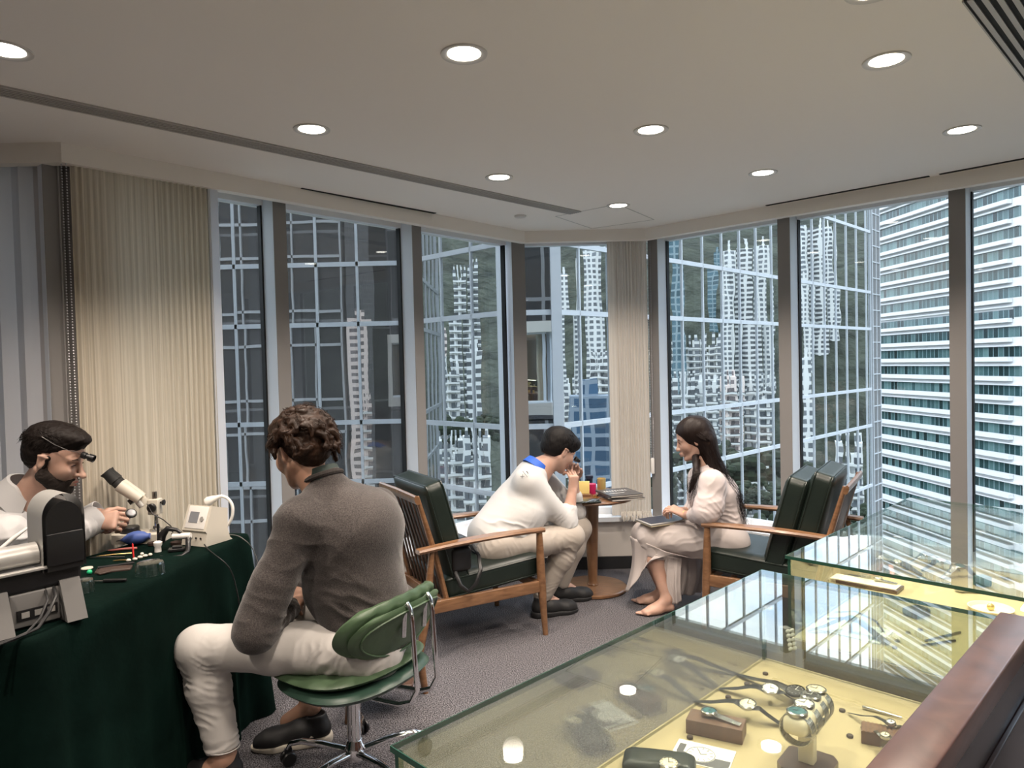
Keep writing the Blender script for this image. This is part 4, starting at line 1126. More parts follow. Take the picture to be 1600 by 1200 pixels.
def face_parts(T, c, fwd, up, sc, person, loc, hair, lips='lips', brow=True):
    f, l, u = axes(fwd, up); m_ = MB(Matrix.Translation(-V(loc)))
    for s in (1, -1): m_.sphere(T(.0775, s*.031, -.0015), .0118*sc, 8)
    if True:
        b = MB(Matrix.Translation(-V(loc)))
        for s in (1, -1): b.tube([T(.0895, s*.012, .020), T(.089, s*.028, .0265), T(.080, s*.046, .023)], [.0035*sc, .0042*sc, .002*sc], 6, flat=.7)
        for s in (1, -1): b.tube([T(.0905, s*.018, .002), T(.0915, s*.031, .0045), T(.085, s*.045, .0)], [.001*sc, .0018*sc, .001*sc], 5)
        b.build('eyebrows', hair, person)
    L_ = MB(Matrix.Translation(-V(loc)))
    L_.tube([T(.0955, -.019, -.0665), T(.1055, -.006, -.0635), T(.1065, 0, -.0645), T(.1055, .006, -.0635), T(.0955, .019, -.0665)], [.002*sc, .0042*sc, .004*sc, .0042*sc, .002*sc], 6)
    L_.tube([T(.094, -.016, -.076), T(.1045, 0, -.0772), T(.094, .016, -.076)], [.002*sc, .0052*sc, .002*sc], 6)
    L_.build('lips', lips, person)
def hand_prims(S, w, d, n, side, curl=(.5, .55, .6, .65), sc=1.0, thumb=.5, spread=.10, k=.004, tdir=None):
    """w wrist, d finger direction, n palm normal (the way the palm faces); side=+1 puts the thumb on n x d side"""
    d = V(d).normalized(); n = V(n); n = (n-d*n.dot(d)).normalized(); t = n.cross(d)*side; w = V(w)
    S.cap(w-d*.02*sc, .022*sc, w+d*.03*sc, .024*sc, .015*sc, (n, .68))
    for j, o in enumerate((-.028, -.010, .009, .027)):
        S.cap(w+d*.015*sc+t*o*.55*sc, .016*sc, w+d*.086*sc+t*o*sc-n*.003, .0125*sc, .010*sc, (n, .85))
    lens = [(.034, .022, .018), (.043, .028, .021), (.046, .030, .021), (.041, .026, .021)]
    for j, o in enumerate((-.030, -.0105, .010, .029)):
        L = lens[j]; dd = (d+t*o/.03*spread).normalized(); p = w+d*(.090-.006*abs(j-1.6))*sc+t*o*sc; a = 0; r = (.0078, .0086, .0088, .0086)[j]*sc
        for q in range(3):
            a += curl[j]*(1.0, 1.15, .8)[q]; nd = (dd*math.cos(a)+n*math.sin(a)).normalized(); p2 = p+nd*L[q]*sc; S.cap(p, r*(1-.07*q), p2, r*(1-.07*(q+1)), k); p = p2
    # thumb from the side of the palm near its base
    b = w+d*.022*sc+t*.020*sc; d1 = (d*.62+t*.62+n*.42*thumb).normalized() if tdir is None else V(tdir).normalized()
    p1 = b+d1*.040*sc; d2 = (d1+d*.35+n*.35*thumb-t*.15).normalized(); p2 = p1+d2*.032*sc; d3 = (d2+d*.3+n*.3*thumb-t*.3).normalized(); p3 = p2+d3*.026*sc
    S.cap(b, .016*sc, p1, .0125*sc, .012*sc); S.cap(p1, .0115*sc, p2, .0100*sc, k); S.cap(p2, .0100*sc, p3, .0082*sc, k)
def shoe(name, heel, toe_dir, matu, mats_, parent, loc, L=.28, up=(0, 0, 1), h=.0032, low=False, stripe=False):
    f, l, u = axes(toe_dir, up); b = V(heel); T = lambda x, y, z: b+f*x+l*y+u*z
    S = Sdf(h)
    S.cap(T(.03, 0, .05), .036, T(.10, 0, .05), .040, .02); S.cap(T(.10, 0, .05), .040, T(.22, 0, .034), .036, .03, (l, 1.12)); S.cap(T(.20, 0, .032), .036, T(L-.036, 0, .026), .026, .02, (l, 1.35))
    S.cap(T(.035, 0, .06), .035, T(.045, 0, .088 if low else .098), .038, .02); S.ell(T(.05, 0, .122), (.036, .030, .03), .012, Rm(f, l, u), -1)
    S.plane(T(0, 0, .028), -u-f*.05)
    v, q = S.mesh(); up_ = np_mesh(name, v, q, matu, parent, loc)
    S = Sdf(h); S.cap(T(.030, 0, .018), .044, T(.10, 0, .014), .042, .03); S.cap(T(.10, 0, .014), .040, T(.20, 0, .014), .049, .03); S.cap(T(.20, 0, .014), .049, T(L-.04, 0, .018), .038, .03)
    S.plane(T(0, 0, .034), u+f*.06); S.plane(T(0, 0, .0), -u)
    v, q = S.mesh(); np_mesh('sole', v, q, mats_, up_, loc)
    lc = MB(Matrix.Translation(-V(loc)))
    for i in range(5):
        x = .105+.020*i; z = .094-.009*i; lc.tube([T(x, -.022, z-.006), T(x+.005, 0, z+.003), T(x, .022, z-.006)], .0022, 6)
    lc.build('laces', 'black_rubber' if matu != 'x' else matu, up_)
    if stripe:
        st = MB(Matrix.Translation(-V(loc))); st.add([T(.055, .036, .040), T(.125, .036, .040), T(.085, .036, .066), T(.055, .0425, .040), T(.125, .0435, .040), T(.085, .0405, .066)], [(0, 1, 2), (3, 5, 4), (0, 3, 4, 1), (1, 4, 5, 2), (2, 5, 3, 0)]); st.build('side_stripe', 'sole_cream', up_, smooth=False)
    return up_
def strands(name, curves, rads, matn, parent, loc, n=4):
    m_ = MB(Matrix.Translation(-V(loc)))
    for c, r in zip(curves, rads): m_.tube(c, [r*(1-.75*(i/(len(c)-1))**2) for i in range(len(c))], n, cap=False)
    return m_.build(name, matn, parent, angle=None)
def qbez(a, b, c, n=6): return [V(a)*(1-t)**2+V(b)*2*t*(1-t)+V(c)*t*t for t in [i/n for i in range(n+1)]]

# ---------------------------------------------------------------- 1. man with curly hair, grey sweater, back to us
def curly_man():
    loc = V((-.56, 2.44, 0))
    e = empty('person', loc, 0, 'young man with curly brown hair in grey sweater and white jeans on the swivel chair', 'person')
    hip = V((-.535, 2.44, .475)); kL_ = P(312, 1012, 2.40); aL = P(352, 1196, 2.40); kR_ = V((-.98, 2.80, .50)); aR = V((-.80, 2.70, .13))
    aL = V((aL.x, aL.y, .10)); hL = hip+V((-.02, -.09, 0)); hR = hip+V((.02, .09, 0))
    chest = P(530, 850, 2.47); chest = V((-.60, 2.48, .82)); neck = P(500, 742, 2.47); sL = P(462, 806, 2.33); sR = P(590, 790, 2.66)
    eL = P(400, 985, 2.25); wL = P(462, 945, 2.45); hd = P(471, 703, 2.48)
    hf = V((-.74, .62, -.32)); hu = V((-.25, .16, 1))
    S = Sdf(.0042)
    S.cap(hip+V((0, 0, .02)), .10, chest+V((0, 0, -.1)), .12, .05); S.cap(chest+V((0, 0, -.1)), .12, chest+V((.0, 0, .05)), .13, .05)
    S.cap(sL, .05, sR, .05, .06); S.cap(neck+V((.01, -.01, -.05)), .062, hd+V((.02, -.02, -.06)), .055, .03)
    T = head_prims(S, hd, hf, hu, 1.02)
    S.cap(sL, .05, eL, .042, .03); S.cap(eL, .04, wL, .028, .02)
    S.cap(hL+V((0, 0, .015)), .066, kL_, .058, .04); S.cap(kL_, .055, kL_.lerp(aL, .35), .055, .03); S.cap(kL_.lerp(aL, .35), .055, aL, .036, .03)
    S.cap(aL, .036, aL+V((-.05, .0, -.045)), .036, .02); S.cap(aL+V((-.05, 0, -.045)), .032, aL+V((-.15, .01, -.07)), .028, .02)
    S.cap(hR+V((0, 0, .015)), .066, kR_, .058, .04); S.cap(kR_, .055, kR_.lerp(aR, .35), .055, .03); S.cap(kR_.lerp(aR, .35), .052, aR, .034, .03); S.cap(aR, .034, aR+V((-.10, .02, -.07)), .03, .02)
    eR = V((-.86, 2.72, .66)); wR = wL+V((-.03, .07, .01))
    S.cap(sR, .05, eR, .042, .03); S.cap(eR, .04, wR, .028, .02)
    hand_prims(S, wL, V((-.55, .8, -.25)), V((.2, .3, -.9)), 1, (.35, .4, .45, .5), 1.0)
    hand_prims(S, wR, V((-.9, -.1, -.35)), V((.1, .3, -.9)), -1, (.35, .4, .45, .5), 1.0)
    v, q = S.mesh(); np_mesh('body', v, q, 'skin_tan', e, loc)
    face_parts(T, hd, hf, hu, 1.02, e, loc, 'hair_brown')
    # sweater
    S = Sdf(.005)
    S.cap(hip+V((.03, -.0, .03)), .150, chest+V((.03, -.01, -.14)), .150, .06, (V((.45, .9, 0)), 1.08)); S.cap(chest+V((.03, -.01, -.14)), .150, chest+V((.035, -.02, .03)), .150, .06, (V((.45, .9, 0)), 1.2))
    S.cap(chest+V((.05, -.02, .05)), .12, neck+V((.03, -.02, -.085)), .075, .08, (V((.45, .9, 0)), 1.35))
    S.cap(sL+V((.01, 0, -.02)), .070, sR+V((0, 0, -.03)), .070, .07); 
    S.cap(sL+V((.01, 0, -.02)), .074, eL+V((0, 0, .0)), .062, .035); S.cap(sL.lerp(eL, .6), .064, eL, .064, .03); S.cap(eL, .062, eL.lerp(wL, .82), .040, .03)
    S.cap(sR, .07, eR, .058, .03); S.cap(eR, .058, eR.lerp(wR, .82), .04, .03)
    S.cap(neck+V((.028, -.012, -.055)), .074, neck+V((.015, -.01, -.012)), .062, .03)
    S.ell(neck+V((-.005, -.0, .045)), (.062, .062, .05), .012, None, -1)
    S.plane(hip+V((0, 0, -.0)), (0.25, 0, -1), .01)
    ad = (eL-sL).normalized()
    fo = folds([(eL+V((.02, 0, .03)), ad, .045, .007, .10), (sL+V((.02, .02, -.08)), V((.3, .3, 1)), .07, .008, .13), (hip+V((.03, -.08, .12)), (.2, 0, 1), .06, .010, .14), (chest+V((.1, -.05, -.15)), (.6, .2, .7), .09, .006, .2), (eL.lerp(wL, .5), wL-eL, .035, .005, .08)], .0035, 22, 3)
    v, q = S.mesh(); np_mesh('sweater', v, q, 'sweater', e, loc, fo)
    S = Sdf(.004); c0 = neck+V((.018, -.012, -.03)); 
    m_ = MB(Matrix.Translation(-loc)); R_ = frz(neck+V((.012, -.008, -.012)), V((-.35, .25, 1)))
    ring = [R_ @ V((.066*math.cos(a), .066*math.sin(a), .004)) for a in [2*PI*i/40 for i in range(41)]]; m_.tube(ring, .010, 8, cap=False); m_.build('neck_rib', 'sweater_rib', e)
    m_ = MB(Matrix.Translation(-loc) @ R_); m_.lathe([(.066, -.01), (.0645, .012), (.060, .034), (.0575, .035), (.060, .008)], 36, cap=False).build('shirt_collar', 'collar_green', e)
    rb = MB(Matrix.Translation(-loc) @ frz(hip+V((.02, 0, .025)), V((-.12, 0, 1)), (.9, -.4, 0)))
    pr = []
    for zz, rr_ in ((-.035, .140), (-.03, .148), (.0, .151), (.03, .148), (.04, .14)): pr.append((rr_, zz))
    rb.lathe(pr, 120, Matrix.Diagonal((1, 1.14, 1, 1)), cap=False)
    ro_ = rb.build('hem_rib', 'sweater_rib', e)
    for i, vv in enumerate(ro_.data.vertices): vv.co += V((math.cos(2*PI*(i % 120)/120), math.sin(2*PI*(i % 120)/120), 0))*(.0018 if i % 2 else 0)
    # jeans
    S = Sdf(.0048)
    S.cap(hip+V((.03, -.05, -.01)), .115, hip+V((.03, .05, -.01)), .115, .04); S.cap(hL+V((.02, 0, .01)), .094, hL.lerp(kL_, .5)+V((0,0,.008)), .083, .04); S.cap(hL.lerp(kL_, .5)+V((0,0,.008)), .083, kL_+V((-.005, 0, -.0)), .074, .03)
    S.cap(kL_+V((0, 0, -.005)), .073, kL_.lerp(aL, .35), .066, .03); cuff = kL_.lerp(aL, .92); S.cap(kL_.lerp(aL, .35), .066, cuff, .052, .03, (V((1, 0, 0)), 1.1))
    S.plane(kL_.lerp(aL, .92), (aL-kL_), .004)
    v, q = S.mesh()
    td = (kL_-hL); sd = (aL-kL_)
    fo = folds([(kL_+V((.03, 0, -.08)), V((.3, 0, 1)), .024, .008, .09), (kL_+V((.05, -.02, -.0)), V((1, 0, -.4)), .03, .005, .07), (hL+V((-.03, 0, 0)), td+V((0, 0, .3)), .03, .008, .12), (kL_.lerp(aL, .75), V((.25, .1, 1)), .035, .005, .13), (hL.lerp(kL_, .55), td+V((0, 0, .5)), .05, .003, .12)], .0012, 40, 6)
    np_mesh('jeans', v, q, 'jeans_white', e, loc, fo)
    S = Sdf(.0055)
    S.cap(hR, .10, hR.lerp(kR_, .5), .085, .04); S.cap(hR.lerp(kR_, .5), .085, kR_, .074, .03); S.cap(kR_, .072, kR_.lerp(aR, .35), .068, .03); S.cap(kR_.lerp(aR, .35), .068, kR_.lerp(aR, .72), .06, .03)
    S.plane(kR_.lerp(aR, .72), (aR-kR_), .004)
    v, q = S.mesh(); np_mesh('jeans_right_leg', v, q, 'jeans_white', e, loc, folds([(kR_, V((0, 0, 1)), .03, .005, .1)], .001, 40, 6))
    seam = MB(Matrix.Translation(-loc)); 
    cf = [kL_.lerp(aL, .905)+V((.056*math.cos(a), .052*math.sin(a), 0)) for a in [2*PI*i/30 for i in range(31)]]; seam.tube(cf, .0022, 5, cap=False); seam.build('cuff_hem', 'jeans_white', e)
    # bracelet
    br = MB(Matrix.Translation(-loc) @ frz(eL.lerp(wL, .9), wL-eL)); br.lathe([(.032, -.007), (.034, 0), (.032, .007)], 24, cap=False).build('wristband', 'strap_black', e)
    # shoes
    shoe('shoe', V((aR.x+.07, aR.y-.02, .0)), V((-.97, -.18, 0)), 'shoe_black', 'sole_cream', e, loc, .29, stripe=True)
    shoe('shoe', V((aL.x+.05, aL.y-.0, .0)), V((-.98, .1, 0)), 'shoe_black', 'sole_cream', e, loc, .29)
    # curly hair
    f, l, u = axes(hf, hu); rr_ = random.Random(21)
    S = Sdf(.0035); R = Rm(f, l, u)
    S.ell(hd+(u*.050-f*.030)*1.02, (.105, .092, .092), .02, R); S.ell(hd+(u*.0-f*.060), (.066, .074, .075), .03, R); S.ell(hd+(u*.095+f*.03), (.08, .075, .045), .03, R)
    S.ell(hd+f*.10-u*.035, (.075, .09, .085), .02, R, -1)
    def scalp():
        while True:
            a = rr_.uniform(-PI, PI); b = rr_.uniform(-.45, 1.5); x = math.cos(b)*math.cos(a); y = math.cos(b)*math.sin(a); z = math.sin(b)
            if x > .55 and z < .35: continue
            if z < -.15 and x > -.1: continue
            return V((x, y, z))
    curves = []
    for i in range(150):
        d = scalp(); p = hd+(u*.042-f*.026)+f*d.x*.108+l*d.y*.094+u*d.z*.094; nn = (f*d.x+l*d.y+u*d.z).normalized()
        if d.z < 0: p -= u*.02
        tg = (nn.cross(u)*(rr_.choice((-1, 1)))+u*rr_.uniform(-.9, .1)).normalized(); L = rr_.uniform(.035, .06)
        pts = []
        for k in range(7):
            t = k/6; th_ = t*rr_.uniform(1.5, 3.0); pts.append(p+tg*L*math.sin(th_)*.55+nn*(.012*math.sin(th_*.8)+.004)-u*.022*t+nn.cross(tg)*.010*math.cos(th_*1.4))
        for k in range(6): S.cap(pts[k], .0115*(1-.11*k), pts[k+1], .0115*(1-.11*(k+1)), .005)
        curves.append(pts)
    v, q = S.mesh(); np_mesh('hair', v, q, 'hair_brown', e, loc, lambda P_, N_: .0012*vnoise(P_, 420, 2)+.0014*vnoise(P_, 170, 5))
    ho = []
    for i in range(620):
        c = curves[rr_.randrange(len(curves))]; of = V((rr_.gauss(0, .006), rr_.gauss(0, .006), rr_.gauss(0, .006))); oc = (c[3]-hd).normalized()*.007; ho.append([p+of+oc*(.3+.9*math.sin(PI*i2/6)) for i2, p in enumerate(c)])
    strands('curls', ho, [.0011]*len(ho), 'hair_brown', e, loc, 4)
    return e
curly_man()

# ---------------------------------------------------------------- 2. watchmaker in white coat at the table
def watchmaker():
    D = 2.47; loc = V((-1.78, 2.42, 0))
    e = empty('person', loc, 0, 'dark haired bearded watchmaker in white coat bending over the velvet table, loupe on his brow', 'person')
    hd = P(86, 714, D); hf = V((.93, .10, -.38)); hu = V((.36, .0, .95))
    neck = P(50, 778, D+.02); sN = P(12, 838, D-.16); sF = P(22, 812, D+.17); chest = V((-1.86, 2.45, .82)); hip = V((-1.98, 2.42, .50))
    wN = P(143, 815, 2.60); eN = P(40, 868, 2.36); wF = P(150, 806, 2.72); eF = P(60, 850, 2.68)
    S = Sdf(.0036)
    T = head_prims(S, hd, hf, hu, .91, 1.02, 1.25)
    S.cap(neck+V((-.05, 0, -.06)), .062, hd+V((-.035, 0, -.055)), .050, .03)
    S.cap(chest, .13, hip, .13, .05); S.cap(sN, .05, sF, .05, .05)
    S.cap(sN, .048, eN, .04, .03); S.cap(eN, .04, wN, .027, .02); S.cap(sF, .048, eF, .04, .03); S.cap(eF, .04, wF, .027, .02)
    S.cap(hip, .09, V((-1.62, 2.36, .46)), .07, .03)
    for yy in (2.30, 2.52):
        S.cap(V((-1.98, yy, .5)), .08, V((-1.60, yy, .50)), .06, .03); S.cap(V((-1.60, yy, .50)), .055, V((-1.62, yy, .10)), .04, .03); S.cap(V((-1.62, yy, .09)), .038, V((-1.50, yy, .04)), .03, .02)
    hand_prims(S, wN, V((.95, .1, .02)), V((.05, .85, -.5)), -1, (.95, .95, .9, .7), .95, .9, .05)
    hand_prims(S, wF, V((.9, -.25, -.05)), V((-.05, -.8, -.5)), 1, (.9, .9, .8, .65), .95, .9, .05)
    v, q = S.mesh(); np_mesh('body', v, q, 'skin_light', e, loc)
    face_parts(T, hd, hf, hu, .91, e, loc, 'hair_dark')
    # beard
    f, l, u = axes(hf, hu); R = Rm(f, l, u); S = Sdf(.003); K_ = .91
    for s in (1, -1):
        S.cap(T(.004, s*.069, -.018), .0095, T(.008, s*.060, -.062), .019, .012); S.cap(T(.006, s*.056, -.062), .021, T(.05, s*.034, -.098), .021, .014); S.cap(T(.03, s*.050, -.058), .017, T(.066, s*.036, -.080), .015, .014)
        S.cap(T(.088, s*.026, -.068), .0068, T(.094, s*.012, -.0560), .0062, .006); S.cap(T(.090, s*.026, -.068), .0068, T(.080, s*.024, -.09), .010, .008)
    S.ell(T(.074, 0, -.108), tuple(K_*q_ for q_ in (.028, .034, .022)), .016, R); S.cap(T(.094, -.012, -.0560), .0056, T(.094, .012, -.0560), .0056, .004)
    S.ell(T(.092, 0, -.0905), tuple(K_*q_ for q_ in (.010, .012, .006)), .004, R)
    v, q = S.mesh(); np_mesh('beard', v, q, 'beard', e, loc, lambda P_, N_: .0016*vnoise(P_, 700, 4))
    # hair: short, full on top
    S = Sdf(.0035)
    S.ell(T(-.022, 0, .050), tuple(K_*q_ for q_ in (.105, .083, .082)), .02, R); S.ell(T(-.045, 0, .005), tuple(K_*q_ for q_ in (.072, .077, .075)), .02, R); S.ell(T(.03, 0, .098), tuple(K_*q_ for q_ in (.072, .062, .030)), .03, R)
    S.ell(T(.108, 0, -.010), tuple(K_*q_ for q_ in (.062, .10, .066)), .014, R, -1); S.ell(T(.03, .085, -.040), tuple(K_*q_ for q_ in (.05, .03, .044)), .01, R, -1); S.ell(T(.03, -.085, -.040), tuple(K_*q_ for q_ in (.05, .03, .044)), .01, R, -1)
    for s in (1, -1): S.ell(T(-.004, s*.090, -.008), tuple(K_*q_ for q_ in (.022, .028, .034)), .008, R, -1); S.cap(T(.010, s*.073, .012), .0085, T(.006, s*.0745, -.03), .006, .006)
    v, q = S.mesh(); np_mesh('hair', v, q, 'hair_dark', e, loc, lambda P_, N_: .002*vnoise(P_, 260, 4))
    rr_ = random.Random(8); cs = []
    for i in range(1300):
        a = rr_.uniform(-PI, PI); b = rr_.uniform(-.1, 1.5); d = V((math.cos(b)*math.cos(a), math.cos(b)*math.sin(a), math.sin(b)))
        if d.x > .35 and d.z < .55: continue
        p = T(-.022+d.x*.103, d.y*.082, .050+d.z*.080); nn = (f*d.x+l*d.y+u*d.z); tg = (f*(.8 if d.z > .3 else -.3)-u*(.2 if d.z > .3 else .8)).normalized()
        Ln = rr_.uniform(.018, .034) if d.z > .3 else .014
        cs.append([p, p+tg*Ln*.5+nn*.007, p+tg*Ln+nn*.004+V((rr_.gauss(0, .003),)*3)])
    strands('hair_strands', cs, [.0011]*len(cs), 'hair_dark', e, loc, 3)
    # coat
    S = Sdf(.0048)
    S.cap(chest+V((-.04, 0, -.0)), .170, hip, .17, .06, (V((0, 1, 0)), 1.15)); S.cap(chest+V((-.0, 0, .02)), .15, neck+V((-.060, 0, -.065)), .088, .07, (V((0, 1, 0)), 1.3)); S.cap(sN+V((-.03, .02, -.04)), .075, sF+V((-.03, -.0, -.03)), .075, .07)
    S.cap(sN+V((-.005, .0, -.005)), .076, eN, .070, .04); S.cap(eN, .068, eN.lerp(wN, .9), .050, .03); S.cap(sF, .075, eF, .068, .04); S.cap(eF, .066, eF.lerp(wF, .88), .050, .03)
    S.ell(neck+V((.05, 0, .06)), (.062, .055, .08), .02, None, -1)
    S.plane(V((0, 0, .42)), (0, 0, -1))
    v, q = S.mesh()
    np_mesh('white_coat', v, q, 'cloth_coat', e, loc, folds([(eN.lerp(wN, .55), wN-eN, .04, .008, .10), (sN+V((.02, 0, -.06)), (.5, .2, .8), .05, .007, .13), (eN, eN-sN, .05, .009, .12), (chest+V((.05, -.1, .02)), (.8, 0, .5), .06, .007, .2), (eF.lerp(wF, .6), wF-eF, .04, .007, .1)], .002, 30, 9))
    # collar: turned-down band
    m_ = MB(Matrix.Translation(-loc)); M_c = frz(neck+V((-.020, -.004, .018)), V((.50, 0, .86)))
    vs = []; fs = []; n = 30
    for i in range(n+1):
        a = PI*.28+(2*PI-PI*.56)*i/n
        for r, z in ((.064, .040), (.074, .037), (.100, -.030), (.094, -.036)): vs.append(M_c @ V((r*math.cos(a), r*math.sin(a), z-.05*max(0, math.cos(a)))))
    for i in range(n):
        for j in range(3): fs.append((i*4+j, (i+1)*4+j, (i+1)*4+j+1, i*4+j+1))
    m_.add(vs, fs).build('coat_collar', 'cloth_coat', e)
    # cuffs' opening
    for a_, b_ in ((eN, wN), (eF, wF)):
        M_c = frz(a_.lerp(b_, .90), b_-a_); MB(Matrix.Translation(-loc) @ M_c).lathe([(.044, -.03), (.052, .0), (.053, .040), (.050, .041), (.046, .0)], 30, cap=False).build('cuff', 'cloth_coat', e)
    # loupe on the brow: thing of its own
    lp = empty('head_loupe', T(.098, -.02, .052), 0, 'black clip-on loupe on a thin wire at the watchmaker\'s forehead', 'loupe')
    q0 = V(lp.location); ax_ = (f*.95+u*.0+V((.25, 0, -.12))).normalized()
    MB(Matrix.Translation(-q0) @ frz(T(.095, -.018, .048), ax_)).lathe([(.010, 0), (.012, .003), (.012, .016), (.009, .018), (.009, .024), (.013, .026), (.0135, .044), (.0115, .045), (.0105, .040), (.001, .038)], 24).build('loupe_barrel', 'black_plastic', lp)
    MB(Matrix.Translation(-q0)).tube([T(.092, -.022, .055), T(.07, -.068, .062), T(.02, -.086, .072), T(-.03, -.088, .085)], .0011, 6).build('wire', 'steel', lp)
    # lower clothing
    S = Sdf(.006)
    for yy in (2.30, 2.52):
        S.cap(V((-1.98, yy, .5)), .10, V((-1.60, yy, .50)), .075, .03); S.cap(V((-1.60, yy, .50)), .07, V((-1.62, yy, .12)), .06, .03)
    v, q = S.mesh(); np_mesh('trousers', v, q, 'trouser_dark', e, loc)
    return e, T
wm, TW = watchmaker()
ws = empty('work_stool', (-1.98, 2.42, 0), 0, 'dark stool under the watchmaker, hidden behind the velvet table', 'stool')
MB().lathe([(.001, .34), (.15, .34), (.16, .36), (.15, .385), (.001, .39)], 32).build('seat', 'black_rubber', ws)
MB().lathe([(.16, 0), (.16, .02), (.025, .04), (.025, .34)], 32).build('pedestal', 'steel_dark', ws)

# ---------------------------------------------------------------- 3. man with loupe, white top, on the left armchair
def loupe_man():
    loc = V((.0, 3.9, 0)); e = empty('person', loc, 0, 'man in white top with blue collar hunched in an armchair, loupe at his eye', 'person')
    hip = P(772, 846, 3.86); hd = P(874, 703, 4.06); hf = V((.80, .42, -.52)); hu = V((.45, .2, .85))
    neck = P(846, 726, 4.02); sN = P(828, 748, 3.88); sF = P(838, 735, 4.20); chest = P(815, 790, 3.98)
    kN = P(893, 838, 3.98); aN = P(848, 935, 3.98); kF = P(905, 826, 4.22); aF = P(868, 918, 4.20)
    aN = V((aN.x, aN.y, .11)); aF = V((aF.x+.03, aF.y, .11))
    eN = P(886, 818, 3.98); wN = P(894, 768, 4.02); eF = P(900, 800, 4.22); wF = P(897, 752, 4.17)
    S = Sdf(.0042)
    T = head_prims(S, hd, hf, hu, .96)
    S.cap(neck+V((-.03, 0, -.03)), .062, hd+V((-.02, -.02, -.045)), .052, .03)
    S.cap(hip, .12, chest, .12, .06); S.cap(chest, .12, neck+V((-.03, 0, -.06)), .07, .06); S.cap(sN, .045, sF, .045, .05)
    S.cap(sN, .046, eN, .038, .03); S.cap(eN, .038, eN.lerp(wN, .4), .038, .02); S.cap(eN.lerp(wN, .4), .038, wN, .026, .02)
    S.cap(sF, .046, eF, .038, .03); S.cap(eF, .038, wF, .026, .02)
    hN = hip+V((.02, -.09, -.02)); hF = hip+V((-.04, .09, -.02))
    for h_, k_, a_ in ((hN, kN, aN), (hF, kF, aF)):
        S.cap(h_, .08, k_, .055, .04); S.cap(k_, .052, k_.lerp(a_, .35), .052, .03); S.cap(k_.lerp(a_, .35), .05, a_, .034, .03); S.cap(a_, .034, a_+V((.10, .04, -.07)), .03, .02)
    hand_prims(S, wN, V((.12, .06, .95)), V((-.55, .6, -.1)), 1, (.75, .85, .8, .65), .95, .9, .05)
    hand_prims(S, wF, V((-.0, -.1, .95)), V((-.3, -.8, .1)), -1, (.75, .85, .8, .65), .95, .9, .05)
    v, q = S.mesh(); np_mesh('body', v, q, 'skin_light', e, loc)
    face_parts(T, hd, hf, hu, .96, e, loc, 'hair_black')
    f, l, u = axes(hf, hu); R = Rm(f, l, u); S = Sdf(.0038)
    S.ell(T(-.020, 0, .045), (.108, .088, .088), .02, R); S.ell(T(-.045, 0, .0), (.076, .080, .075), .02, R); S.ell(T(.045, 0, .07), (.062, .074, .045), .02, R)
    S.ell(T(.118, 0, -.020), (.055, .10, .062), .012, R, -1)
    for s in (1, -1): S.ell(T(.012, s*.092, -.022), (.036, .030, .040), .008, R, -1)
    S.ell(T(-.03, 0, -.105), (.10, .10, .05), .012, R, -1)
    v, q = S.mesh(); np_mesh('hair', v, q, 'hair_black', e, loc, lambda P_, N_: .0015*vnoise(P_*np.array([1, 1, .4]), 300, 4))
    rr_ = random.Random(9); cs = []
    for i in range(900):
        a = rr_.uniform(-PI, PI); b = rr_.uniform(-.3, 1.5); d = V((math.cos(b)*math.cos(a), math.cos(b)*math.sin(a), math.sin(b)))
        if d.x > .45 and d.z < .2: continue
        p = T(-.020+d.x*.106, d.y*.087, .045+d.z*.087); nn = (f*d.x+l*d.y+u*d.z); dn_ = (V((0, 0, -1))-nn*V((0, 0, -1)).dot(nn)); tg = (dn_*.8+f*.5*max(0, d.z)).normalized(); Ln = rr_.uniform(.02, .035)
        cs.append([p, p+tg*Ln*.5+nn*.004, p+tg*Ln+nn*.001])
    strands('hair_strands', cs, [.0012]*len(cs), 'hair_black', e, loc, 3)
    # shirt
    S = Sdf(.0048); sd_ = V((-.35, .94, 0))
    S.cap(hip+V((-.0, 0, .03)), .145, hip.lerp(chest, .55), .145, .06, (sd_, 1.12)); S.cap(hip.lerp(chest, .55), .145, chest+V((-.0, 0, .0)), .14, .06, (sd_, 1.18)); S.cap(chest, .135, neck+V((-.055, -.0, -.055)), .085, .08, (sd_, 1.3))
    S.cap(sN+V((-.02, 0, -.02)), .068, sF+V((-.02, 0, -.02)), .068, .06)
    S.cap(sN+V((-.01, 0, -.015)), .070, eN, .056, .04); S.cap(eN, .056, eN.lerp(wN, .42), .047, .03); S.cap(sF, .066, eF, .054, .04); S.cap(eF, .054, eF.lerp(wF, .5), .045, .03)
    S.plane(eN.lerp(wN, .50), wN-eN, .003) if False else None
    S.plane(hip+V((-.08, 0, -.045)), (-.2, 0, -1), .006)
    S.ell(neck+V((.03, 0, .045)), (.06, .06, .05), .02, None, -1)
    v, q = S.mesh()
    shv = v.copy()
    np_mesh('shirt', v, q, 'cloth_white', e, loc, folds([(chest+V((.02, -.12, -.09)), (.8, 0, -.6), .035, .004, .12), (eN+V((-.03, 0, .02)), eN-sN, .028, .006, .08), (hip+V((.08, -.08, .1)), (.3, 0, 1), .045, .007, .12), (sN.lerp(eN, .5), (.7, .2, -.6), .04, .004, .10), (eN.lerp(wN, .3), (0, 0, 1), .02, .003, .05)], .0015, 26, 12))
    # blue collar
    nk = frz(neck+V((-.035, -.01, -.012)), V((.62, .3, .72)), (-.7, -.3, .7))
    vs = []; fs = []; n = 30
    for i in range(n+1):
        a = -PI*.62+PI*1.24*i/n
        for r, z in ((.060, .030), (.068, .030), (.080, -.012), (.077, -.014)): vs.append(nk @ V((r*math.cos(a), r*math.sin(a), z)))
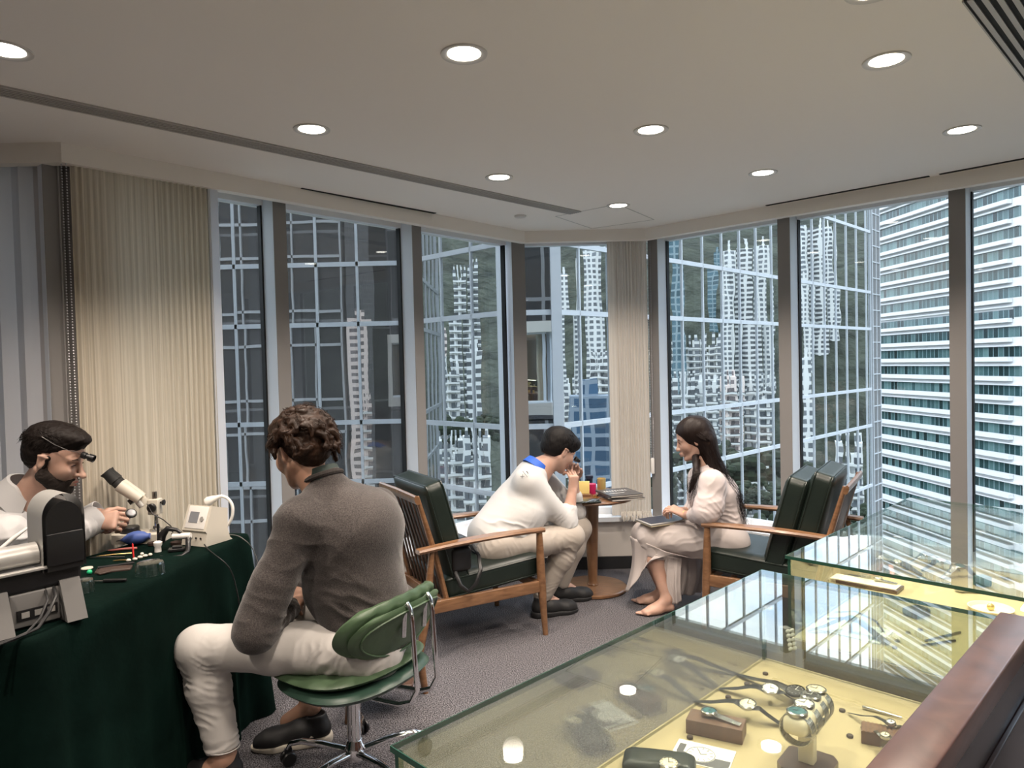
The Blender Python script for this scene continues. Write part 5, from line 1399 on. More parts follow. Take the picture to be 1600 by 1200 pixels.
    for i in range(n):
        for j in range(3): fs.append((i*4+j, i*4+j+1, (i+1)*4+j+1, (i+1)*4+j))
    MB(Matrix.Translation(-loc)).add(vs, fs).build('blue_collar', 'collar_blue', e)
    def on_shirt(px, py):
        d = ray(px, py); d = d/np.linalg.norm(d); q_ = shv-CP; t_ = q_@d; r_ = np.linalg.norm(q_-t_[:, None]*d, axis=1); c_ = np.where(r_ < max(.008, r_.min()+.004))[0]; k_ = c_[np.argmin(t_[c_])]
        c_ = shv[np.linalg.norm(shv-shv[k_], axis=1) < .022]; m0 = c_.mean(0); w_, vv = np.linalg.eigh(np.cov((c_-m0).T)); n_ = vv[:, 0]; n_ = n_ if n_@(CP-m0) > 0 else -n_
        return V(m0), V(n_)
    pc, bk = on_shirt(816, 744); xa = (V((.5, -.35, .75))); Mx = frz(pc+bk*.009, bk, xa.cross(bk)*-1)
    text_part('back_print', 'X', .026, Matrix.Translation(-loc) @ Mx, 'ink_grey', e)
    MB(Matrix.Translation(-loc) @ Mx).box(-.024, .024, -.019, -.0165, 0, .0006).box(-.010, .010, -.036, -.031, 0, .0006).build('back_print_lines', 'ink_grey', e, smooth=False)
    # trousers
    S = Sdf(.0048)
    S.cap(hN.lerp(hF, .1), .11, hF, .11, .04)
    for h_, k_, a_ in ((hN, kN, aN), (hF, kF, aF)):
        S.cap(h_, .10, h_.lerp(k_, .5), .085, .04); S.cap(h_.lerp(k_, .5), .085, k_, .070, .03); S.cap(k_, .068, k_.lerp(a_, .35), .068, .03); S.cap(k_.lerp(a_, .35), .068, a_+V((0, 0, .01)), .054, .03)
        S.plane(a_+V((0, 0, -.02)), (0, 0, -1), .002) if k_ is kF else None
    v, q = S.mesh()
    np_mesh('trousers', v, q, 'trouser_grey', e, loc, folds([(kN+V((-.05, 0, -.05)), V((.6, 0, 1)), .03, .007, .09), (hN, V((1, 0, .5)), .03, .006, .1), (aN+V((0, 0, .06)), (0, 0, 1), .03, .006, .08), (hN.lerp(kN, .6), V((1, 0, -.6)), .04, .004, .1), (kN.lerp(aN, .5), V((.5, 0, 1)), .05, .004, .1)], .0012, 34, 5))
    MB(Matrix.Translation(-loc) @ frz(hip+V((-.02, 0, -.025)), V((.3, 0, 1)), (.9, .3, 0))).lathe([(.128, -.022), (.132, 0), (.128, .022)], 40, Matrix.Diagonal((1, 1.12, 1, 1)), cap=False).build('belt', 'belt', e)
    shoe('shoe', V((aN.x-.055, aN.y-.03, 0)), V((.93, .36, 0)), 'shoe_black', 'shoe_black', e, loc, .28)
    shoe('shoe', V((aF.x-.055, aF.y-.03, 0)), V((.93, .36, 0)), 'shoe_black', 'shoe_black', e, loc, .28)
    # glasses
    g = MB(Matrix.Translation(-loc))
    for s in (1, -1): g.tube([T(.104, s*.031+.019*math.cos(a)*s, -.002+.016*math.sin(a)) for a in [2*PI*i/16 for i in range(17)]], .0009, 5, cap=False); g.tube([T(.103, s*.050, .003), T(.02, s*.080, .01)], .0009, 5)
    g.build('glasses', 'steel', e)
    lp = empty('eye_loupe', T(.10, -.030, -.004), 0, 'small black loupe held to the eye of the man in white', 'loupe'); q0 = V(lp.location)
    MB(Matrix.Translation(-q0) @ frz(T(.108, -.030, -.003), f)).lathe([(.014, 0), (.016, .004), (.013, .012), (.011, .030), (.010, .033), (.001, .030)], 20).build('barrel', 'black_plastic', lp)
    return e
loupe_man()

# ---------------------------------------------------------------- 4. woman in pale pink
def woman():
    loc = V((1.1, 3.95, 0)); e = empty('person', loc, 0, 'barefoot woman with long dark hair in a pale pink dress in an armchair', 'person')
    D = 3.95; hd = P(1083, 686, D); hf = V((-.94, .10, -.30)); hu = V((-.27, .02, .96))
    neck = P(1098, 726, D); hip = P(1128, 838, D); chest = P(1110, 776, D); sN = P(1112, 752, D-.17); sF = P(1094, 744, D+.15)
    kN = P(1014, 842, 4.06); aN = P(1042, 938, 3.98); kF = P(1004, 836, 4.24); aF = P(1036, 930, 4.12)
    aN = V((aN.x, aN.y, .075)); aF = V((aF.x, aF.y, .075))
    eN = P(1106, 806, D-.20); wN = P(1070, 804, D-.02); eF = P(1088, 800, D+.17); wF = P(1066, 798, D+.10)
    S = Sdf(.004)
    T = head_prims(S, hd, hf, hu, .90, .9, .85)
    S.cap(neck+V((.02, 0, -.04)), .045, hd+V((.018, 0, -.05)), .043, .025)
    S.cap(hip, .115, chest, .10, .05); S.cap(chest, .10, neck+V((.01, 0, -.06)), .06, .05); S.cap(sN, .038, sF, .038, .04)
    S.cap(sN, .038, eN, .032, .03); S.cap(eN, .032, wN, .022, .02); S.cap(sF, .038, eF, .032, .03); S.cap(eF, .032, wF, .022, .02)
    hN = hip+V((0, -.08, -.02)); hF = hip+V((.0, .08, -.02))
    for h_, k_, a_ in ((hN, kN, aN), (hF, kF, aF)):
        S.cap(h_, .078, k_, .050, .04); S.cap(k_, .050, k_.lerp(a_, .35), .050, .03); S.cap(k_.lerp(a_, .35), .048, a_, .027, .03)
        fd = V((-.88, -.30 if a_ is aN else .1, 0)).normalized(); ld = V((-fd.y, fd.x, 0))
        S.cap(a_+V((.02, 0, -.045)), .024, a_+fd*.10+V((0, 0, -.048)), .022, .02); S.cap(a_, .026, a_+fd*.09+V((0, 0, -.045)), .024, .025)
        S.cap(a_+fd*.06+V((0, 0, -.050)), .024, a_+fd*.14+V((0, 0, -.055)), .018, .02, (ld, 1.5))
        for j in range(5): S.cap(a_+fd*(.145-.006*j)+ld*(-.024+.0125*j)+V((0, 0, -.060)), .0085-.0006*j, a_+fd*(.178-.010*j)+ld*(-.027+.0135*j)+V((0, 0, -.063)), .0075-.0006*j, .003)
        S.plane(a_+V((0, 0, -.0735)), (0, 0, -1), .001) if a_ is aF else None
    hand_prims(S, wN, V((-.80, .35, .35)), V((-.2, .5, -.75)), 1, (.55, .6, .6, .55), .86, .8, .06)
    hand_prims(S, wF, V((-.75, -.40, .30)), V((-.2, -.3, -.85)), -1, (.6, .65, .65, .6), .86, .8, .06)
    v, q = S.mesh(); np_mesh('body', v, q, 'skin_light', e, loc)
    face_parts(T, hd, hf, hu, .90, e, loc, 'hair_dark')
    # dress top
    S = Sdf(.0048)
    S.cap(hip+V((0, 0, .0)), .135, hip+V((-.01, 0, .10)), .118, .05, (V((0, 1, 0)), 1.15)); S.cap(hip+V((-.01, 0, .10)), .120, chest+V((.01, 0, .02)), .128, .06, (V((0, 1, 0)), 1.15)); S.cap(chest+V((.01, 0, .03)), .115, neck+V((.03, 0, -.075)), .07, .07, (V((0, 1, 0)), 1.3))
    S.cap(sN+V((.01, .01, -.015)), .062, sF+V((.01, 0, -.015)), .062, .05)
    S.cap(sN+V((.0, 0, -.01)), .068, sN.lerp(eN, .7), .072, .04); S.cap(sN.lerp(eN, .7), .074, eN+V((-.01, 0, .02)), .066, .03); S.cap(eN+V((-.01, 0, .015)), .062, eN.lerp(wN, .55)+V((0, 0, .0)), .044, .03)
    S.cap(sF, .062, eF, .062, .04); S.cap(eF, .058, eF.lerp(wF, .5), .042, .03)
    S.ell(neck+V((-.035, 0, .01)), (.05, .05, .075), .015, None, -1)
    v, q = S.mesh()
    np_mesh('dress_top', v, q, 'dress_pink', e, loc, folds([(eN+V((-.01, 0, .03)), eN-sN+V((-.1, 0, 0)), .028, .006, .08), (sN.lerp(eN, .4), (.4, .2, -.8), .04, .005, .1), (hip+V((0, -.1, .10)), (0, 0, 1), .03, .009, .09), (chest+V((.08, -.08, 0)), (.8, .1, .5), .05, .008, .13), (eN.lerp(wN, .4), wN-eN, .02, .006, .05), (hip+V((.03, -.1, .0)), (.7, 0, .5), .05, .008, .12)], .002, 32, 17))
    vs = []; fs = []; n = 30; nk = frz(neck+V((.012, 0, -.03)), V((-.35, 0, .95)), (1, 0, .3))
    for i in range(n+1):
        a = -PI*.8+PI*1.6*i/n
        for r, z in ((.052, .035), (.060, .034), (.078, -.006), (.074, -.008)): vs.append(nk @ V((r*math.cos(a), r*math.sin(a), z)))
    for i in range(n):
        for j in range(3): fs.append((i*4+j, i*4+j+1, (i+1)*4+j+1, (i+1)*4+j))
    MB(Matrix.Translation(-loc)).add(vs, fs).build('dress_collar', 'dress_pink', e)
    MB(Matrix.Translation(-loc) @ frz(hip+V((-.005, 0, .085)), V((-.1, 0, 1)), (1, 0, 0))).lathe([(.130, -.012), (.134, 0), (.130, .012)], 40, Matrix.Diagonal((1, 1.16, 1, 1)), cap=False).build('waist_tie', 'dress_pink', e)
    # skirt over the thighs, falling from the knees
    S = Sdf(.0048)
    S.cap(hN+V((0, .0, .0)), .125, hF, .125, .04)
    S.cap(hN, .105, kN+V((.02, 0, .01)), .078, .05); S.cap(hF, .105, kF+V((.02, 0, .01)), .078, .05); S.cap(hN.lerp(hF, .5), .105, kN.lerp(kF, .5)+V((.01, 0, .01)), .082, .06)
    S.cap(kN+V((.01, 0, 0)), .074, kN.lerp(aN, .30)+V((.01, 0, 0)), .064, .03); S.cap(kF+V((.01, 0, 0)), .074, kF.lerp(aF, .35), .064, .03); S.plane(kN.lerp(aN, .30)+V((0, 0, 0)), (-.25, 0, -1), .01)
    v, q = S.mesh(); np_mesh('skirt', v, q, 'dress_skirt', e, loc, folds([(kN+V((.06, -.03, 0)), V((.6, .2, -.8)), .035, .008, .11), (hN.lerp(kN, .4), V((.4, 0, -.9)), .05, .008, .13)], .002, 26, 8))
    def drape(name, top, bot, seed, th=.0):
        """sheet hanging between a top polyline and a bottom polyline, folded"""
        n = 40; mrows = 22; vs = []; fs = []
        def samp(pl_, t):
            k = t*(len(pl_)-1); i = min(int(k), len(pl_)-2); return pl_[i].lerp(pl_[i+1], k-i)
        for j in range(mrows+1):
            s_ = j/mrows
            for i in range(n+1):
                t = i/n; a, b = samp(top, t), samp(bot, t); p = a.lerp(b, s_); tang = (samp(bot, min(1, t+.02))-samp(bot, max(0, t-.02))); nn = V((tang.y, -tang.x, 0)).normalized()
                p = p+nn*(.018*s_**.7*math.sin(t*17+seed+1.1*math.sin(t*6))+.006*s_*math.sin(t*41+seed)); p += nn*.045*math.sin(PI*min(1, s_*1.0))*(.4)
                vs.append(p-loc)
        for j in range(mrows):
            for i in range(n): fs.append((j*(n+1)+i, j*(n+1)+i+1, (j+1)*(n+1)+i+1, (j+1)*(n+1)+i))
        o = link_mesh(name, vs, fs, 'dress_skirt', e, True); sm = o.modifiers.new('thick', 'SOLIDIFY'); sm.thickness = .002; return o
    Dn = 4.02
    drape('skirt_fall', [P(1078, 872, 3.90), P(1040, 862, 3.94), P(1012, 850, 3.98), P(992, 842, 4.06), P(984, 838, 4.20), P(996, 836, 4.32)],
          [P(1022, 868, 3.95), P(1012, 880, 3.97), P(1000, 897, 3.99), P(984, 925, 4.06), P(978, 922, 4.22), P(992, 915, 4.34)], 1.0)
    drape('skirt_fall', [P(1040, 866, 4.00), P(1052, 868, 3.98), P(1066, 870, 3.98)], [P(1050, 942, 4.00), P(1056, 945, 3.95), P(1064, 940, 3.93)], 2.2)
    drape('skirt_fall', [P(1062, 868, 4.02), P(1085, 870, 4.06), P(1100, 868, 4.14)], [P(1058, 928, 4.05), P(1074, 930, 4.08), P(1090, 925, 4.16)], 4.2)
    # hair: long, past the shoulders down the back
    f, l, u = axes(hf, hu); R = Rm(f, l, u); S = Sdf(.0038)
    S.ell(T(-.020, 0, .042), (.104, .087, .090), .02, R); S.ell(T(-.06, 0, -.02), (.060, .080, .085), .03, R)
    S.ell(T(.112, 0, -.03), (.066, .11, .088), .014, R, -1); S.ell(T(.06, 0, -.09), (.06, .10, .05), .02, R, -1)
    b1 = P(1118, 738, D-.0); b2 = P(1140, 775, D-.02); b3 = P(1154, 806, D-.03)
    S.cap(T(-.06, 0, -.03), .062, b1+V((.0, 0, 0)), .050, .03, (V((0, 1, 0)), 1.5)); S.cap(b1, .050, b2, .036, .03, (V((0, 1, 0)), 1.7)); S.cap(b2, .034, b3, .014, .02, (V((0, 1, 0)), 1.8))
    S.cap(T(-.018, -.080, .0), .022, P(1088, 738, D-.12), .017, .02); S.cap(P(1088, 738, D-.12), .017, P(1078, 768, D-.13), .009, .015)
    v, q = S.mesh(); np_mesh('hair', v, q, 'hair_long', e, loc, lambda P_, N_: .0015*vnoise(P_*np.array([1, 1, .2]), 320, 4))
    rr_ = random.Random(19); cs = []
    for i in range(900):
        a = rr_.uniform(-PI, PI); b = rr_.uniform(-.1, 1.5); d = V((math.cos(b)*math.cos(a), math.cos(b)*math.sin(a), math.sin(b)))
        if d.x > .3: d.x = -d.x*.3+.28; d = d.normalized()
        p = T(-.020+d.x*.104, d.y*.088, .042+d.z*.091); nn = (f*d.x+l*d.y+u*d.z)
        m1 = T(-.055-.03*rr_.random(), d.y*.098, -.03)+V((0, 0, 0)); k = rr_.random(); w_ = d.y*-1
        g = V((0, -d.y*.05*1, 0)); gy = rr_.gauss(0, .035)
        t1 = b1+V((rr_.gauss(.012, .016), gy-.02, rr_.gauss(0, .02))); t2 = b2+V((rr_.gauss(.015, .02), gy*1.2-.01, rr_.gauss(0, .02))); t3 = b3+V((rr_.gauss(.0, .022), gy*1.3, rr_.gauss(-.02, .03)))
        seq = [p, p.lerp(m1, .55)+nn*.012, m1+nn*.006, t1, t2, t3]
        if k < .14: seq = [p, p.lerp(T(-.015, -.085, -.02), .6)+nn*.008, T(-.022, -.088, -.06), P(1088, 738, D-.14)+V((rr_.gauss(0, .01), 0, 0)), P(1077+rr_.gauss(0, 5), 772+rr_.gauss(0, 10), D-.15)]
        # smooth catmull
        pts = []
        for a_ in range(len(seq)-1):
            p0, p1, p2, p3 = seq[max(0, a_-1)], seq[a_], seq[a_+1], seq[min(len(seq)-1, a_+2)]
            for t in (0, .5): pts.append(.5*((2*p1)+(p2-p0)*t+(2*p0-5*p1+4*p2-p3)*t*t+(3*p1-p0-3*p2+p3)*t**3))
        pts.append(seq[-1]); cs.append(pts)
    strands('hair_strands', cs, [.0014]*len(cs), 'hair_long', e, loc, 3)
    MB(Matrix.Translation(-loc)).sphere(T(-.002, -.082, -.04), .005, 6).build('earring', 'gold', e)
    MB(Matrix.Translation(-loc) @ frz(eN.lerp(wN, .95), wN-eN)).lathe([(.0235, -.003), (.025, 0), (.0235, .003)], 20, cap=False).build('bracelet', 'gold', e)
    return e
woman()
# ================================================================== SMALL THINGS
def Tt(px, py, z=TZ): return Zp(px, py, z)
def thing(name, p, label, cat, rz=0, group=None): return empty(name, (p.x, p.y, p.z), rz, label, cat, group)
def one(mb, name, mt, p, label, cat, rz=0, group=None, **k):
    o = mb.build(name, mt, None, **k); o.location = (p.x, p.y, p.z); o.rotation_euler = (0, 0, rz); tag(o, label, cat, group); return o
Rx = lambda a: Matrix.Rotation(a, 4, 'X'); Ry = lambda a: Matrix.Rotation(a, 4, 'Y'); Rz = lambda a: Matrix.Rotation(a, 4, 'Z'); Tr = lambda *a: Matrix.Translation(a)
# ---- stereo microscope
b0 = Tt(222, 845); D0 = b0.y
ms = thing('stereo_microscope', b0, 'cream stereo microscope with black eyepieces tilted toward the watchmaker', 'microscope')
def W(px, py, D): return P(px, py, D)-b0
MB().prism([(-.105, -.03), (-.09, -.055), (.085, -.055), (.098, -.04), (.098, .04), (.08, .055), (-.08, .055), (-.105, .03)], 0, .036).build('base', 'cream_plastic', ms)
MB(Tr(-.045, 0, .036)).lathe([(.001, .024), (.030, .024), (.034, .020), (.034, .004), (.038, 0)], 28).build('stage_ring', 'black_plastic', ms)
MB().tube([(.055, .01, .036), (.055, .01, .16)], .0075, 16).build('pole', 'chrome', ms)
MB(Tr(.055, .01, .036)).lathe([(.026, 0), (.026, .008), (.014, .012), (.012, .022), (.001, .022)], 24).build('pole_collar', 'steel', ms)
fb_ = W(242, 790, D0+.01)
MB(Tr(*fb_)).box(-.020, .022, -.022, .022, -.034, .028, bev=.004).build('focus_block', 'cream_plastic', ms)
MB(Tr(*fb_) @ Tr(0, -.022, -.004) @ Rx(PI/2)).lathe([(.001, .012), (.014, .012), (.0175, .009), (.0175, 0)], 28).build('focus_knob', 'black_plastic', ms)
MB(Tr(*fb_) @ Tr(.022, 0, .012) @ Ry(PI/2)).lathe([(.004, 0), (.004, .008), (.010, .009), (.012, .016), (.001, .018)], 20).build('focus_knob', 'black_plastic', ms)
MB(Tr(*fb_)).tube([(0, 0, .028), (0, 0, .056)], .009, 14).build('top_screw', 'steel_dark', ms)
h0 = W(222, 780, D0+.0); h1 = W(188, 757, D0-.02); h2 = W(167, 737, D0-.035)
MB().tube([fb_+V((-.015, 0, .015)), fb_+V((-.035, 0, .020)), h0+V((.0, 0, .008))], [.014, .012, .016], 12, flat=.8).build('arm', 'cream_plastic', ms)
ax_ = (h1-h0).normalized(); sd_ = ax_.cross(V((0, 0, 1))).normalized()
for s in (-1, 1):
    o_ = sd_*s*.018
    MB().tube([h0+o_+ax_*.005, h0+o_+ax_*.03, h1+o_], [.020, .022, .024], 20).build('eye_tube', 'cream_plastic', ms)
    e_ = h1+o_; d_ = (h2-h1).normalized()
    MB().tube([e_, e_+d_*.02, e_+d_*.022, e_+d_*.058, e_+d_*.072], [.019, .019, .022, .019, .023], 20).build('eyepiece', 'black_rubber', ms)
MB().tube([h0+V((.0, 0, -.0)), h0+V((.006, -.0, -.02))], [.026, .022], 20).build('objective_housing', 'cream_plastic', ms)
MB().tube([W(216, 784, D0-.02), W(222, 792, D0-.02)], [.013, .011], 16).build('illuminator', 'silver_plastic', ms)
MB().tube([W(203, 780, D0-.02), W(208, 786, D0-.02)], [.012, .012], 16).build('objective', 'black_plastic', ms)
MB().tube([W(230, 788, D0-.03), W(238, 803, D0-.03), W(255, 812, D0-.03), W(267, 822, D0-.04), W(270, 832, D0-.03)], .0022, 6).build('lamp_cable', 'black_plastic', ms)
# watch movement in the watchmaker's fingers, tag on the base
p = P(205, 802, 2.62); o = thing('pocket_loupe', p, 'round dark watch case held between the watchmaker\'s fingers', 'watch')
Mq = frz((0, 0, 0), V((.5, -.5, .6)))
MB(Mq).lathe([(.001, -.004), (.017, -.005), (.020, 0), (.017, .005), (.013, .006)], 28).build('case', 'black_plastic', o); MB(Mq).lathe([(.001, .0062), (.0135, .006)], 24, cap=False).build('crystal', 'navy', o)
# blower
p = Tt(212, 851); R_ = Ry(PI/2-.12)
o = thing('dust_blower', p+V((0, 0, .026)), 'blue rubber dust blower bulb lying in front of the microscope', 'dust blower', .1)
MB(R_).lathe([(.004, -.056), (.006, -.05), (.010, -.044), (.022, -.025), (.0265, -.005), (.0265, .012), (.020, .034), (.011, .046), (.0105, .056), (.001, .057)], 28).build('bulb', 'blue_rubber', o)
MB(R_).tube([(0, 0, -.055), (0, 0, -.072)], [.0035, .002], 10).build('nozzle', 'steel', o)
# tester / cleaning machine
p = Tt(322, 847); rz_ = math.atan2(.92, .40)
o = thing('timing_machine', p, 'cream electronic watch timing machine with small grey screen, right of the microscope', 'machine', rz_)
# local -x = front; y across
pr = [(-.062, 0), (-.052, .05), (-.058, .058), (-.022, .150), (.055, .128), (.052, .05), (.062, .012), (.075, 0)]
M_ = Matrix(((1, 0, 0, 0), (0, 0, -1, 0), (0, 1, 0, 0), (0, 0, 0, 1)))
hb = MB(Rz(0)); n = len(pr); w_ = .062
hb.add([(x, -w_, z) for x, z in pr]+[(x, w_, z) for x, z in pr], [tuple(range(n)), tuple(range(2*n-1, n-1, -1))]+[(i, n+i, n+(i+1) % n, (i+1) % n) for i in range(n)])
hb.build('housing', 'cream_plastic', o, smooth=False)
fd_ = V((.036, 0, .092)).normalized(); nd_ = V((-.092, 0, .036)).normalized()
F_ = Matrix.Identity(4)
for i in range(3): F_[i][0] = (0, -1, 0)[i]; F_[i][1] = fd_[i]; F_[i][2] = nd_[i]; F_[i][3] = (-.058, 0, .058)[i]
MB(F_).box(-.050, .050, .008, .094, 0, .0025, bev=.001).build('front_panel', 'white_plastic', o)
MB(F_).box(-.036, .010, .030, .072, .0025, .004).build('screen', 'screen_grey', o, smooth=False)
MB(F_ @ Tr(.030, .046, .002)).lathe([(.001, .004), (.009, .004), (.0105, .0)], 24).build('dial_knob', 'silver_plastic', o)
for k in range(4): MB(Tr(-.058, .036-.024*k, .030) @ Ry(-PI/2+.2)).lathe([(.001, .003), (.0035, .003), (.0035, 0)], 12).build('socket', 'black_plastic', o)
MB().tube([(.054, -.0, .09), (.066, -.0, .09)], .003, 8).build('rear_terminal', 'steel', o)
# gooseneck lamp
gp = Tt(346, 838)
o = thing('gooseneck_lamp', gp, 'white gooseneck lamp arching beside the timing machine', 'lamp')
G = lambda px, py, D=gp.y+.01: P(px, py, D)-gp
MB().lathe([(.001, 0), (.022, 0), (.022, .006), (.006, .010), (.001, .010)], 20).build('base', 'white_plastic', o)
pts = [V((0, 0, .008)), G(345, 829), G(356, 820), G(363, 806), G(363, 790), G(356, 779), G(346, 775)]
sm = []
for a_ in range(len(pts)-1):
    p0, p1, p2, p3 = pts[max(0, a_-1)], pts[a_], pts[a_+1], pts[min(len(pts)-1, a_+2)]
    for t in (0, .25, .5, .75): sm.append(.5*((2*p1)+(p2-p0)*t+(2*p0-5*p1+4*p2-p3)*t*t+(3*p1-p0-3*p2+p3)*t**3))
sm.append(pts[-1]); MB().tube(sm, .0062, 12).build('neck', 'white_plastic', o)
MB().tube([G(347, 775), G(340, 777), G(333, 780), G(326, 783), G(323, 785)], [.007, .009, .015, .019, .017], 20).build('lamp_head', 'white_plastic', o)
# work holder: black clamp with white handpiece and curved base rod
wp = Tt(262, 862); o = thing('work_holder', wp, 'black jointed holder gripping a short white cylinder in front of the timing machine', 'holder')
G2 = lambda px, py, D=wp.y+.03: P(px, py, D)-wp
MB().tube([G2(247, 818), G2(247, 845)], .0045, 10).build('upright_rod', 'black_plastic', o)
MB().tube([G2(252, 848), G2(253, 836), G2(262, 826), G2(276, 828), G2(283, 833)], [.012, .016, .011, .007, .006], 12).build('clamp', 'black_plastic', o)
MB().tube([G2(270, 838), G2(298, 837)], .0115, 18).build('handpiece', 'white_plastic', o)
MB().tube([G2(294, 839), G2(294, 856, wp.y), G2(293, 862, wp.y-.02), G2(284, 869, wp.y-.05), G2(266, 872, wp.y-.06), G2(250, 870, wp.y-.05)], [.010, .009, .008, .007, .006, .005], 12).build('base_rod', 'black_plastic', o)
o_ = one(MB().box(-.028, .028, -.016, .016, 0, .012, bev=.003).box(-.014, .02, -.012, .012, .012, .020, bev=.002), 'key_fob', 'black_plastic', Tt(276, 861), 'small flat black box under the white cylinder on the velvet', 'box', .3)
one(MB().lathe([(.001, 0), (.012, 0), (.011, .018), (.015, .026), (.0155, .036), (.010, .040), (.001, .040)], 24), 'white_bottle', 'white_plastic', Tt(247, 862), 'small white plastic bottle standing on the velvet', 'bottle')
for (px, py, r, lab) in ((239, 852, .020, 'shallow amber dish beside the blue blower'), (275, 851, .021, 'shallow amber dish behind the black holder')):
    one(MB().lathe([(.001, .002), (r*.9, .002), (r, .012), (r*.96, .012), (r*.86, .004), (.001, .004)], 24), 'amber_dish', 'brown_leather', Tt(px, py), lab, 'dish', 0, 'amber dishes')
def rod(name, a, b, r, mt, lab, cat, z=.004, taper=.5, grp=None):
    A_ = Tt(*a); B_ = Tt(*b); d = B_-A_
    return one(MB().tube([(0, 0, z), tuple(d*.5+V((0, 0, z+.001))), tuple(d*.85+V((0, 0, z))), tuple(d+V((0, 0, z)))], [r, r, r*.9, r*taper*.4], 10), name, mt, A_, lab, cat, 0, grp)
rod('pink_screwdriver', (214, 858), (168, 862), .0045, 'pink_tool', 'pink handled tool lying behind the tweezers', 'tool')
rod('tweezers', (206, 866), (150, 871), .003, 'brass', 'brass tweezers lying nearest the blue blower', 'tweezers', grp='tweezers on the velvet')
rod('tweezers', (196, 872), (140, 873), .003, 'steel', 'steel tweezers lying beside the leather pouch', 'tweezers', grp='tweezers on the velvet')
rod('tweezers', (200, 877), (176, 878), .0032, 'brass', 'short brass tweezers tip next to the white beads', 'tweezers', grp='tweezers on the velvet')
p = Tt(209, 872); o = one(MB().tube([(0, 0, 0), (-.002, 0, .05), (-.003, 0, .054)], [.0028, .0028, .001], 8), 'red_oiler', 'red', p, 'thin red stick standing upright among the tools', 'stick')
rb_ = random.Random(2)
for k, (px, py) in enumerate([(201, 878), (211, 876), (219, 873), (227, 871), (235, 869), (222, 868)]):
    one(MB().sphere((0, 0, .006), .0095, 6, sc=(1, .7, .6)), 'watch_part_pot', 'cream_plastic', Tt(px, py), ['leftmost', 'second from left', 'third from left', 'fourth from left', 'rightmost', 'rear'][k]+' of the small cream pots behind the glass dome', 'pot', rb_.uniform(0, 3), 'small cream pots')
p = Tt(178, 890); o = thing('tool_pouch', p, 'brown leather tool roll lying open left of the big glass dome', 'pouch', .35)
vs, fs = rbox(.055, .028, .006, .005, .004, 6); link_mesh('roll', vs, fs, 'brown_leather', o)
MB().tube([(-.05, .01, .010), (.06, .02, .012)], .004, 8).build('tool_handle', 'strap_black', o)
MB(Rz(.6)).box(-.06, -.02, -.03, -.005, 0, .006, bev=.002).build('flap', 'brown_leather', o)
one(MB().lathe([(.001, .003), (.018, .003), (.019, 0)], 24), 'cream_disc', 'cream_plastic', Tt(136, 888), 'flat cream disc beside the leather tool roll', 'disc')
one(MB().sphere((0, 0, .007), .0085, 7), 'green_putty', 'green_dot', Tt(140, 897), 'bright green putty ball on the velvet', 'ball')
for k, (px, py, r, h_, lab) in enumerate([(235, 897, .046, .044, 'clear glass dome cover on the velvet, the larger right one'), (128, 925, .036, .040, 'clear glass dome cover beside the grey machine')]):
    one(MB().lathe([(r, 0), (r*1.02, .002), (r*.98, .006), (r*.96, h_*.7), (r*.86, h_*.93), (r*.6, h_), (.001, h_*1.01), (.001, h_*.96), (r*.6, h_*.95), (r*.82, h_*.88), (r*.91, h_*.68), (r*.93, .003)], 36, cap=False), 'glass_dome', 'dome_glass', Tt(px, py), lab, 'glass dome', 0, 'glass domes')
A_ = Tt(198, 909); o = thing('pocket_tool', A_, 'black handled pocket tool lying at the near edge of the velvet', 'tool', math.atan2(.0, -1)+.0)
MB().box(0, .075, -.006, .006, .001, .010, bev=.003).build('handle', 'black_plastic', o); MB().box(.075, .105, -.004, .004, .003, .006, bev=.001).build('blade', 'steel', o)
# cords
def cord(pts, r, mt, lab):
    sm = []
    for a_ in range(len(pts)-1):
        p0, p1, p2, p3 = pts[max(0, a_-1)], pts[a_], pts[a_+1], pts[min(len(pts)-1, a_+2)]
        for t in (0, .2, .4, .6, .8): sm.append(.5*((2*p1)+(p2-p0)*t+(2*p0-5*p1+4*p2-p3)*t*t+(3*p1-p0-3*p2+p3)*t**3))
    sm.append(pts[-1]); q0 = sm[0]; o = MB(Matrix.Translation(-q0)).tube(sm, r, 8).build('power_cord', mt); o.location = q0; tag(o, lab, 'cord'); return o
ex = .050
cord([Tt(300, 837)+V((0, 0, .02)), Tt(312, 842)+V((0, 0, .01)), Tt(325, 858, .757), V((-1.06, 2.60, .70)), V((-1.045, 2.63, .60)), V((-1.045, 2.66, .48))], .0022, 'black_plastic', 'thin black cord running from the white cylinder over the table edge')
cord([Tt(346, 838)+V((0, 0, .006)), Tt(366, 836, .757), Tt(380, 842, .756), V((-1.052, 2.83, .70)), V((-1.035, 2.86, .58)), V((-1.03, 2.83, .47)), V((-1.03, 2.79, .44))], .0018, 'grey_plastic', 'thin pale cord hanging from the gooseneck lamp over the cloth')
# ---- grey desktop machine at the near end
mp_ = V((-1.21, 1.956, TZ)); xr = V((.63, .78, 0)).normalized()
mc = thing('label_machine', mp_, 'large grey desktop machine with rounded silver hood at the near end of the velvet table', 'machine', math.atan2(xr.y, xr.x))
